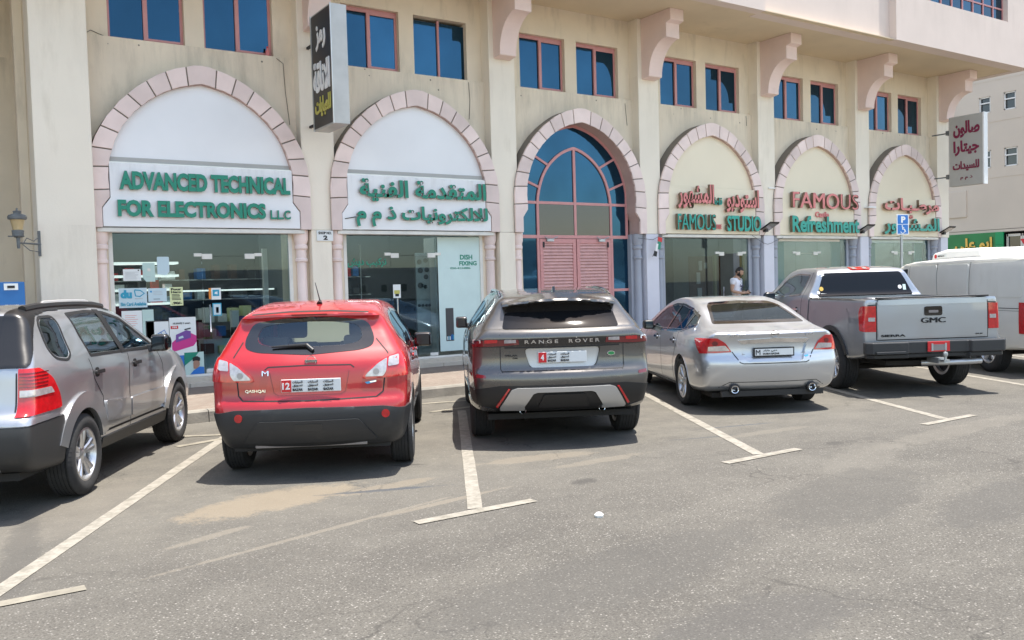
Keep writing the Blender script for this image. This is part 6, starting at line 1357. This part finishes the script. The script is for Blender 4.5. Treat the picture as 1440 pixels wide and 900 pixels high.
# lantern at the left corner
t=thing('wall_lantern','old grey cast iron lantern with amber glass on the left corner pillar','lantern')
c=(1.08,14.60)
MB().lathe([(.05,2.60),(.075,2.62),(.08,2.70),(.06,2.71)],(c[0],c[1],0),12).build('lantern_base','iron',t,smooth=True)
MB().lathe([(.065,2.705),(.098,2.86),(.10,2.862)],(c[0],c[1],0),12).build('lantern_glass','amber',t,smooth=True)
MB().lathe([(.10,2.855),(.125,2.865),(.128,2.90),(.11,2.925),(.05,2.945),(.05,2.965),(.058,2.97),(.05,2.985),(.012,2.99),(.012,3.02),(0,3.03)],(c[0],c[1],0),14).build('lantern_cap','iron',t,smooth=True)
m=MB(); m.tube([(c[0],c[1],2.62),(c[0],c[1],2.56),(c[0],c[1],2.44)],[.03,.025,.02]); m.tube([(c[0],c[1],2.52),(1.40,14.96,2.52)],.013); m.tube([(c[0]-.13,c[1],2.615),(c[0]+.08,c[1],2.615)],.009); 
m.tube([(c[0]+.06,c[1]+.07,2.5),(c[0]+.12,c[1]+.14,2.60),(c[0]+.22,c[1]+.25,2.56),(1.39,14.94,2.64)],.006); m.tube([(c[0]+.06,c[1]+.07,2.50),(c[0]+.16,c[1]+.2,2.42),(1.39,14.94,2.40)],.006); m.box(1.36,1.40,14.925,14.95,2.34,2.72); m.build('bracket','iron',t,smooth=True)
# blue cabinet behind the SUV
t=thing('blue_cabinet','blue steel cabinet with a white label behind the left silver SUV','cabinet'); MB().box(-.5,1.07,13.8,14.4,.13,1.94).build('cabinet_body','blue',t,bevel=.01); MB().box(.82,.99,13.795,13.80,1.83,1.92).build('label_plate','paper',t); MB().box(.86,.95,13.79,13.7945,1.855,1.89).build('label_mark','ink',t)
# floodlights
for k,x in enumerate((17.78,21.80,25.86)):
    t=thing('floodlight',['small black floodlight on the pillar between the cream STUDIO and Refreshment shops','small black floodlight on the pillar left of the farthest cream arch','small black floodlight at the building corner right of the farthest arch'][k],'floodlight',(x,15.13,3.02),group='floodlights on the shop pillars')
    m=MB(); m.prism([(-.34,.06),(-.36,.10),(-.04,-.06),(-.02,-.10)],-.16,.20,'x'); m.build('lamp_housing','black',t,bevel=.006); m=MB(); m.add([(-.13,-.335,.052),(.17,-.335,.052),(.17,-.045,-.093),(-.13,-.045,-.093)],[(0,1,2,3)]); m.build('lamp_glass','lensclear',t)
    MB().box(-.05,.05,-.12,.04,-.14,-.02).build('bracket','black',t)
t=thing('cable','thin dark cable sagging under the cream fascias beside the lavender pillar','cable')
MB().tube([(17.3,15.08,2.79),(17.6,15.1,2.66),(17.75,15.1,2.60),(17.9,15.1,2.57),(18.05,15.1,2.60),(18.2,15.1,2.66),(18.5,15.1,2.74)],.005).build('cable_run','ink',t); MB().tube([(17.72,14.95,2.92),(17.62,15.05,2.74),(17.74,15.1,2.58)],.004).build('cable_run','ink',t); MB().tube([(13.5,15.1,2.70),(13.9,15.05,2.66),(14.1,15.05,2.74),(14.4,15.08,2.79)],.005).build('cable_run','ink',t)
# small flag
t=thing('small_flag','tiny red green white and black flag hanging at the pillar left of the STUDIO shop','flag',(13.99,14.97,2.5)); t.rotation_euler=(0,math.radians(12),0)
for nm,m_,a,b,c_,d in (('flag_stripe','red',-.04,.09,.12,.22),('flag_stripe','green',-.03,.07,-.06,.12),('flag_stripe','whitepaint',-.07,-.01,-.14,.06),('flag_stripe','ink',-.10,-.01,-.24,-.12)): MB().box(a,b,-.006+.01*a,.006+.01*a,c_,d).build(nm,m_,t)
MB().tube([(-.12,.01,-.26),(.06,.01,.25)],.006).build('flag_stick','brown',t)
# parking sign
t=thing('parking_sign','blue and white disabled parking sign on a grey post by the kerb','sign',(19.2,12.2,0))
MB().tube([(0,.02,KZ-.05),(0,.02,3.10)],.03,12).build('post','galv',t,smooth=True)
MB().prism(rnd([(-.17,2.64),(.17,2.64),(.17,3.12),(-.17,3.12)],.03),-.03,-.015).build('sign_plate','whitepaint',t)
MB().prism(rnd([(-.145,2.89),(.145,2.89),(.145,3.10),(-.145,3.10)],.02),-.034,-.031).build('blue_field','signblue',t); MB().prism(rnd([(-.145,2.66),(.145,2.66),(.145,2.875),(-.145,2.875)],.02),-.034,-.031).build('blue_field','signblue',t)
text('P',-.05,.07,2.92,3.07,-.035,.003,'whitepaint',t,bold=.05)
m=MB(); m.lathe([(0,-.038),(.018,-.038),(.018,-.0345),(0,-.0345)],(-.02,0,2.845),12,'y'); ringp=[(-.01+.055*math.cos(a),2.725+.055*math.sin(a)) for a in np.linspace(-2.9,1.2,16)]; r_=ribbon(ringp,.014,-.038,-.0345); m.add(r_.v,r_.f)
for p in ([(-.02,2.825),(-.015,2.765),(.045,2.765),(.075,2.70)],[(-.018,2.80),(.03,2.80)]): r_=ribbon(p,.02,-.0385,-.035); m.add(r_.v,r_.f)
m.build('wheelchair_symbol','whitepaint',t); t.rotation_euler=(0,0,math.radians(-18))
# bottle on the window ledge
t=thing('bottle','small pink plastic bottle left standing on the ledge of the second upper window','bottle',(5.18,15.50,5.90)); MB().lathe([(0,0),(.035,0),(.037,.09),(.02,.13),(.016,.15)],(0,0,0),10).build('bottle_body','rose',t,smooth=True); MB().lathe([(.018,.15),(.018,.175),(0,.175)],(0,0,0),10).build('bottle_cap','red',t)
# posters on the first shop window
PY=GL-.006
def poster(label,x0,x1,z0,z1,mt,name='window_poster',cat='poster',shape=None):
    t=thing(name,label,cat,(0,0,0)); poly=shape or [(x0,z0),(x1,z0),(x1,z1),(x0,z1)]
    MB().prism(poly,PY,PY+.003).build('sheet',mt,t); return t
def pr(t,mt,x0,x1,z0,z1,name='print'): return MB().box(x0,x1,PY-.003,PY-.001,z0,z1).build(name,mt,t)
def lines(t,x0,x1,z0,z1,n,mt='ink',th=.006):
    for k in range(n): z=z1-(z1-z0)*(k+.5)/n; pr(t,mt,x0,x1-random.uniform(0,.3)*(x1-x0),z-th/2,z+th/2,'printed_line')
t=poster('white licence certificate with fine print, upper left of the first shop window',2.60,2.87,1.95,2.14,'paper'); lines(t,2.63,2.84,1.97,2.10,7,'galv',.005); pr(t,'ink',2.825,2.845,2.11,2.13)
t=poster('pale green SIM card shaped cutout on the first shop window',2.90,3.09,1.93,2.24,'papermint',shape=[(2.95,1.93),(3.09,1.93),(3.09,2.23),(3.075,2.24),(2.91,2.24),(2.90,2.23),(2.90,2.0)]); pr(t,'alu',2.975,3.02,2.10,2.15); lines(t,2.95,3.04,1.99,2.03,1,'galv')
t=poster('grey blue rounded cutout, highest sheet on the first shop window',3.13,3.32,2.03,2.34,'paperblue',shape=rnd([(3.13,2.05),(3.27,2.03),(3.32,2.09),(3.32,2.34),(3.13,2.34)],.02))
t=poster('blue and white telecom sticker with du lettering and a ribbon emblem',2.52,2.95,1.51,1.83,'paperblue'); 
text('du',2.545,2.72,1.66,1.80,PY-.002,.002,'cyan',t,'lettering',.07); text('Sim Card Available',2.545,2.93,1.54,1.60,PY-.002,.002,'cyan',t,'lettering',.03)
r_=ribbon([(2.76,1.79),(2.775,1.70),(2.84,1.69),(2.91,1.74),(2.85,1.79),(2.76,1.80)],.018,PY-.004,PY-.0015); r_.build('emblem','cyan',t); lines(t,2.76,2.90,1.64,1.67,1,'galv',.01)
t=poster('pale blue certificate beside the telecom sticker',2.97,3.26,1.60,1.82,'paperblue'); lines(t,3.05,3.20,1.70,1.78,3,'galv',.005); pr(t,'badgeblue',3.0,3.03,1.75,1.78); lines(t,3.05,3.18,1.63,1.65,1,'ink',.008)
t=poster('yellow handwritten price sheet ending in .90/-',3.31,3.52,1.52,1.83,'paperyellow'); text('Four',3.33,3.50,1.775,1.815,PY-.002,.002,'ink',t,'lettering',.05); text('Hero',3.33,3.49,1.73,1.765,PY-.002,.002,'ink',t,'lettering',.05); lines(t,3.34,3.50,1.61,1.72,5,'ink',.010); text('.90/-',3.34,3.50,1.54,1.585,PY-.002,.002,'ink',t,'lettering',.05)
t=poster('white and pink framed notice above the left SUV roof line',2.55,2.86,1.0,1.46,'paper'); lines(t,2.6,2.8,1.2,1.4,6,'rose',.006)
t=poster('pale mint sheet next to the pink framed notice',2.865,3.04,.95,1.47,'papermint')
t=poster('white poster with blue line drawing in a black frame, low in the window',2.92,3.27,.70,1.27,'paper'); 
for p in ([(3.02,1.02),(3.20,1.12),(3.26,.98),(3.08,.88),(3.02,1.02)],[(3.08,1.06),(3.14,.90)],[(3.14,1.09),(3.20,.94)],[(3.04,.97),(3.24,1.06)]): ribbon(p,.012,PY-.004,PY-.0015).build('print','signblue',t)
for q in ((2.91,2.925,.69,1.28),(2.91,3.27,1.265,1.28)): pr(t,'ink',*q,'frame_bar')
t=poster('phone advertisement with purple and magenta box art and a red 799 price',3.28,3.71,.68,1.32,'paper'); text('HUAWEI Y smart',3.34,3.62,1.205,1.235,PY-.002,.002,'ink',t,'lettering',.02)
pr(t,'platered',3.30,3.42,1.13,1.18); text('799',3.32,3.40,1.14,1.17,PY-.004,.002,'whitepaint',t,'lettering',.03)
MB().prism([(3.31,.74),(3.66,.83),(3.71,.90),(3.71,1.0),(3.60,1.06),(3.36,.94),(3.31,.90)],PY-.003,PY-.001).build('print','magenta',t); MB().prism([(3.37,.90),(3.62,.97),(3.62,1.08),(3.55,1.10),(3.38,1.03)],PY-.006,PY-.004).build('print','purple',t); MB().prism([(3.52,1.10),(3.62,1.12),(3.62,1.14),(3.52,1.12)],PY-.006,PY-.004).build('print','ink',t); MB().prism([(3.42,.955),(3.50,.975),(3.49,1.01),(3.42,.99)],PY-.009,PY-.007).build('print','paperblue',t)
t=poster('portrait poster of a bearded man in blue against green, lowest by the door',3.50,3.82,.34,.72,'papermint'); MB().prism([(3.50,.50),(3.66,.62),(3.74,.72),(3.50,.72)],PY-.003,PY-.001).build('print','green',t)
M['skinprint']=mat('printed_skin',(.36,.20,.13),.6); MB().prism(rnd([(3.64,.44),(3.70,.43),(3.75,.50),(3.74,.58),(3.68,.60),(3.64,.55)],.02),PY-.006,PY-.004).build('printed_face','skinprint',t); MB().prism(rnd([(3.63,.56),(3.68,.58),(3.75,.56),(3.76,.62),(3.70,.655),(3.63,.63)],.02),PY-.009,PY-.007).build('printed_hair','ink',t); MB().prism([(3.58,.345),(3.815,.345),(3.815,.46),(3.74,.47),(3.64,.41)],PY-.0095,PY-.0072).build('printed_shirt','signblue',t)
t=poster('narrow blue sticker strip left of the portrait poster',3.43,3.495,.34,.68,'signblue')
t=poster('small blue square telecom sticker beside an orange strip on the glass door',3.99,4.15,1.60,1.80,'paper'); pr(t,'cyan',4.01,4.12,1.66,1.77); MB().prism([(4.04,1.70),(4.09,1.69),(4.09,1.74),(4.05,1.73)],PY-.006,PY-.004).build('print','paper',t); pr(t,'orange',3.945,3.985,1.61,1.80)
t=poster('light blue hand symbol sticker below the telecom square on the door',4.0,4.15,1.32,1.54,'cyan'); pr(t,'paperblue',4.015,4.135,1.34,1.52); pr(t,'signblue',4.055,4.10,1.37,1.47)
t=poster('white and yellow key box sticker on the second shop door',7.42,7.58,1.52,1.78,'paper',name='door_sticker',cat='sticker'); pr(t,'yellow',7.44,7.56,1.60,1.67); pr(t,'ink',7.46,7.54,1.55,1.60)
t=poster('white opening hours card low on the first glass door',3.87,4.0,.36,.42,'paper',name='door_sticker',cat='sticker')
t=thing('wall_sticker','little dark blue oval logo on the lavender corner pillar','sticker'); MB().prism([(26.0+.13*math.cos(a),1.95+.06*math.sin(a)) for a in np.linspace(0,6.0,12)],15.13,15.139).build('sheet','signblue',t)
# ================================================================ FAR BUILDINGS
fb=thing('side_street_building','pale stone building across the side street with small windows and a green shop sign','building')
FX=36
holes=[(18.95,19.42,8.15,8.80),(17.96,18.43,8.14,8.84),(18.95,19.42,5.92,6.64),(17.90,18.42,5.90,6.64),(16.0,16.6,8.14,8.84),(16.0,16.6,5.9,6.64)]
m=MB(); ys=sorted({12.0,44.0,*[h[0] for h in holes],*[h[1] for h in holes]}); 
for a,b in zip(ys,ys[1:]):
    zz=3.40
    for h in sorted([h for h in holes if h[0]<=a+1e-6 and h[1]>=b-1e-6],key=lambda h:h[2]): m.box(FX,FX+.4,a,b,zz,h[2]); zz=h[3]
    m.box(FX,FX+.4,a,b,zz,14)
m.build('wall','farwall',fb)
for z in (5.5,7.75,9.4,10.9): MB().box(FX-.012,FX,12,44,z,z+.025).build('string_course','mortar2' if 'mortar2' in M else 'farwall',fb)
for a,b,c_,d in holes:
    w=bpy.data.objects.new('window',None); COL.objects.link(w); w.parent=fb
    f=MB(); f.box(FX+.04,FX+.1,a,a+.05,c_,d); f.box(FX+.04,FX+.1,b-.05,b,c_,d); f.box(FX+.04,FX+.1,a,b,d-.05,d); f.box(FX+.04,FX+.1,a,b,c_,c_+.05); f.box(FX+.03,FX+.1,a,b,(c_+d)/2+.05,(c_+d)/2+.10); f.build('window_frame','whitepaint',w)
    MB().box(FX+.12,FX+.13,a,b,c_,d).build('pane','darkglass',w)
MB().box(FX+.9,FX+1.2,12,44,0,3.4).build('shop_wall','roomdark',fb); MB().box(FX,FX+1.0,12,44,3.3,3.42).build('wall_soffit','farwall',fb)
MB().box(FX-.05,FX+.4,19.95,20.75,4.0,5.1).build('wall_box','farwall',fb,bevel=.02)
MB().box(FX,FX+.5,24,24.6,0,3.4).build('pillar','farwall',fb)
for k,(a,b) in enumerate(((17.15,17.75),(17.80,18.38),(16.5,17.1),(15.8,16.45))):
    w=bpy.data.objects.new('shop_window',None); COL.objects.link(w); w.parent=fb
    f=MB(); f.box(FX+.1,FX+.16,a-.02,a+.05,.2,3.2); f.box(FX+.1,FX+.16,b-.05,b+.02,.2,3.2); f.box(FX+.1,FX+.16,a,b,3.1,3.2); f.build('window_frame','alu_white',w); MB().box(FX+.17,FX+.18,a,b,.2,3.12).build('pane','darkglass',w)
gs=thing('shop_sign','green shop sign with golden Arabic script across the side street','sign')
MB().box(FX-.06,FX-.0,18.76,23.2,2.30,3.30).build('sign_board','signgreen',gs); MB().box(FX-.07,FX-.0,18.44,18.755,2.30,3.30).build('sign_panel','signgreen2',gs); MB().box(FX-.075,FX-.07,18.46,18.73,2.78,2.79).build('seam','ink',gs)
arbox(gs,ar('ابو علي'),20.42,18.86,2.42,3.12,FX-.062,['gold','ink'],.04,.04); arbox(gs,ar('مطعم'),22.3,20.75,2.42,3.12,FX-.062,['gold','ink'],.04,.04)
d_=thing('yield_sign','red and white triangular road sign on a post across the side street','sign',(30.1,14.4,0)); d_.rotation_euler=(0,0,math.radians(-45))
tri=lambda r,z0:[(-.5*r,z0+.43*r),(.5*r,z0+.43*r),(0,z0-.43*r)]
MB().prism(rnd(tri(.95,2.35),.05),-.02,-.005).build('sign_plate','platered',d_); MB().prism(rnd(tri(.60,2.38),.02),-.026,-.021).build('sign_field','whitepaint',d_); MB().tube([(0,.03,0),(0,.03,2.7)],.03).build('post','galv',d_)
# low town behind the camera: what the glass reflects
def town(x0,x1,y0,y1,h,label,nf,col):
    t=thing('town_building',label,'building'); MB().box(x0,x1,y0,y1,0,h).build('wall',col,t); MB().box(x0-.15,x1+.15,y0-.15,y1+.15,h,h+.5).build('parapet',col,t)
    n=int((x1-x0)/3.2); first=None
    for f in range(nf):
        for k in range(n):
            x=x0+1.0+k*3.2; z=1.3+f*3.4
            if first is None: o=MB().box(-.4,.4,-.02,.06,0,1.0).build('window','roomdark',t); first=o.data; o.location=(x+.6,y1,z)
            else: link('window',first,t,(x+.6,y1,z))
    return t
town(-40,-12,-102,-90,4.6,'low sand coloured block across the road, nearest the left',1,'sandwall'); town(-6,22,-98,-84,5.2,'low sand coloured block across the road, in the middle',1,'sandwall'); town(30,66,-96,-84,4.2,'long low sand coloured block across the road to the right',1,'farwall'); town(74,110,-104,-90,8.8,'pale block across the road at far right',2,'farwall')
# ================================================================ PERSON
def skinmesh(name,V,E,R,mt,parent,sub=2,smooth=True):
    me=bpy.data.meshes.new(name); me.from_pydata([tuple(v) for v in V],E,[]); o=bpy.data.objects.new(name,me); COL.objects.link(o)
    md=o.modifiers.new('skin','SKIN'); md.use_smooth_shade=True; o.modifiers.new('sub','SUBSURF').levels=sub
    sv=me.skin_vertices[0].data
    for i,r in enumerate(R): sv[i].radius=(r,r) if not isinstance(r,tuple) else r
    sv[0].use_root=True
    bpy.context.view_layer.update(); dg=bpy.context.evaluated_depsgraph_get(); m2=bpy.data.meshes.new_from_object(o.evaluated_get(dg)); bpy.data.objects.remove(o)
    m2.materials.clear(); m2.materials.append(M[mt]); m2.polygons.foreach_set('use_smooth',[True]*len(m2.polygons)); return link(name,m2,parent)
M['skin']=mat('skin',(.48,.29,.20),.55,coords='obj',var=.08,vscale=20); M['shirt']=mat('tshirt_white',(.78,.78,.84),.85,coords='obj',var=.05); M['trousers']=mat('trousers_pale',(.50,.50,.58),.85); M['hair']=mat('hair_black',(.012,.010,.009),.6); M['printnavy']=mat('shirt_print_navy',(.04,.04,.10),.8)
p=thing('person','bearded man in white printed T-shirt looking down at his phone in the doorway','person',(17.08,15.42,.30),math.radians(18))
# local: faces -Y, x to his left
V=[(0,0,.93),(0,.005,1.05),(0,.0,1.22),(0,.01,1.38),(0,.0,1.46),(0,-.045,1.51)]; E=[(0,1),(1,2),(2,3),(3,4),(4,5)]; R=[(.15,.10),(.135,.095),(.16,.105),(.13,.09),.055,.05]
def chain(st,pts,rs):
    a=st
    for q,r in zip(pts,rs): V.append(q); R.append(r); E.append((a,len(V)-1)); a=len(V)-1
    return a
for s in (-1,1):
    chain(0,[(s*.09,0,.86),(s*.10,-.01,.48),(s*.10,.02,.09),(s*.11,-.12,.04)],[.085,.056,.04,.04])
    w=chain(3,[(s*.185,.01,1.375),(s*.235,.03,1.10),(s*.13,-.20,1.045),(s*.075,-.26,1.05)],[.062,.045,.034,.026])
    pm=chain(w,[(s*.050,-.30,1.055)],[(.030,.018)])
    for k in range(4):
        bx=s*(.062-.0*k); zz=1.078-.018*k; chain(pm,[(s*.035,-.335,zz),(s*.010,-.352+.004*k,zz-.004),(-s*.004,-.335,zz-.008)],[.0095,.0085,.0075])
    chain(pm,[(s*.060,-.305,1.085),(s*.035,-.32,1.105),(s*.018,-.325,1.105)],[.011,.0095,.008])
body=skinmesh('body',V,E,R,'skin',p)
# head with face
hd=MB(); bm=bmesh.new(); bmesh.ops.create_uvsphere(bm,u_segments=28,v_segments=20,radius=1)
for v in bm.verts:
    x,y,z=v.co; w=.078*(1-.20*max(0,-z)**1.3); dy=.098; yy=y*dy; zz=z*.118
    if y<0:
        if abs(x)<.28 and -.35<z<.12: yy-=.020*(1-abs(x)/.28)*(1-abs(z+.18)/.32 if abs(z+.18)<.32 else 0)
        for sx in (-.38,.38): 
            d=math.hypot(x-sx,z-.10); yy+=.012*max(0,1-d/.22)
        d=math.hypot(x,(z+.52)*1.5); yy-=.006*max(0,1-d/.3)
        if z<-.6: yy-=.012
    v.co=(x*w,yy,zz)
me=bpy.data.meshes.new('head'); bm.to_mesh(me); bm.free(); me.polygons.foreach_set('use_smooth',[True]*len(me.polygons)); me.materials.append(M['skin'])
H=link('head',me,body,(.01,-.075,1.585)); H.rotation_euler=(math.radians(26),math.radians(-4),math.radians(14))
def cap(fn,name,mt,off=1.06,scale=(.078,.098,.118)):
    bm=bmesh.new(); bmesh.ops.create_uvsphere(bm,u_segments=32,v_segments=24,radius=1); bmesh.ops.delete(bm,geom=[v for v in bm.verts if not fn(*v.co)],context='VERTS')
    for v in bm.verts:
        x,y,z=v.co; n=1+.02*math.sin(x*40)*math.sin(y*37+z*31); v.co=(x*scale[0]*off*n,y*scale[1]*off*n,z*scale[2]*off*n)
    me=bpy.data.meshes.new(name); bm.to_mesh(me); bm.free(); me.polygons.foreach_set('use_smooth',[True]*len(me.polygons)); me.materials.append(M[mt]); o=link(name,me,p,H.location); o.rotation_euler=H.rotation_euler; return o
cap(lambda x,y,z: z>.42 or (y>.15 and z>-.45) or (abs(x)>.75 and z>.0 and y>-.3),'hair','hair',1.09); cap(lambda x,y,z: (z<-.38 and y<.25 and not(abs(x)<.28 and -.62<z<-.3 and y<0)) or (abs(x)>.70 and -.4<z<.05 and -.55<y<.1),'beard','hair',1.05)
for s in (-1,1):
    e=MB().lathe([(0,-.010),(.010,-.007),(.013,0),(.010,.007),(0,.010)],(0,0,0),10,'x').build('ear','skin',body,smooth=True); e.scale=(1,1.2,2); e.location=(.01+s*.079,-.07,1.585)
    e=MB().lathe([(0,-.006),(.006,0),(0,.006)],(0,0,0),8,'z').build('eye','hair',body); e.location=(.01+s*.030,-.165,1.563)
# clothes
V=[(0,0,.96),(0,.005,1.07),(0,0,1.23),(0,.01,1.36),(0,.005,1.425)]; E=[(0,1),(1,2),(2,3),(3,4)]; R=[(.175,.13),(.165,.12),(.185,.128),(.165,.115),(.075,.07)]
for s in (-1,1): chain(3,[(s*.195,.01,1.375),(s*.222,.02,1.23)],[.080,.068])
skinmesh('tshirt',V,E,R,'shirt',p)
V=[(0,0,.95)]; E=[]; R=[(.17,.125)]
for s in (-1,1): chain(0,[(s*.09,0,.84),(s*.10,-.01,.48),(s*.105,.02,.12)],[.105,.08,.065])
skinmesh('trousers',V,E,R,'trousers',p)
for s in (-1,1): MB().prism(rnd([(s*.10-.05,-.20),(s*.10+.05,-.20),(s*.10+.045,.08),(s*.10-.045,.08)],.03),0,.075,'z').build('shoe','ink',p,bevel=.015)
m=MB(); 
for a in ([(-.0,1.10),(0,1.20),(.07,1.27)],[(0,1.19),(-.07,1.27)],[(-.05,1.16),(0,1.12),(.05,1.16)],[(-.10,1.24),(-.05,1.20)],[(.10,1.24),(.05,1.20)]): r_=ribbon(a,.022,-.137,-.131); m.add(r_.v,r_.f)
m.build('shirt_print','printnavy',p)
for s in (-1,1): MB().tube([(s*.06,-.06,1.43),(s*.05,-.12,1.36),(s*.02,-.135,1.28)],.004,6).build('lanyard','ink',p)
t=thing('phone','dark phone held in the hands of the man in the doorway','phone',(17.08,15.42,.30),math.radians(18)); o=MB().box(-.038,.038,-.005,.005,-.075,.075).build('phone_body','ink',t,bevel=.004); o.location=(0,-.325,1.085); o.rotation_euler=(math.radians(-50),0,0); o2=MB().box(-.034,.034,.0052,.0062,-.068,.068).build('phone_screen','darkglass',t); o2.location=(0,-.325,1.085); o2.rotation_euler=o.rotation_euler
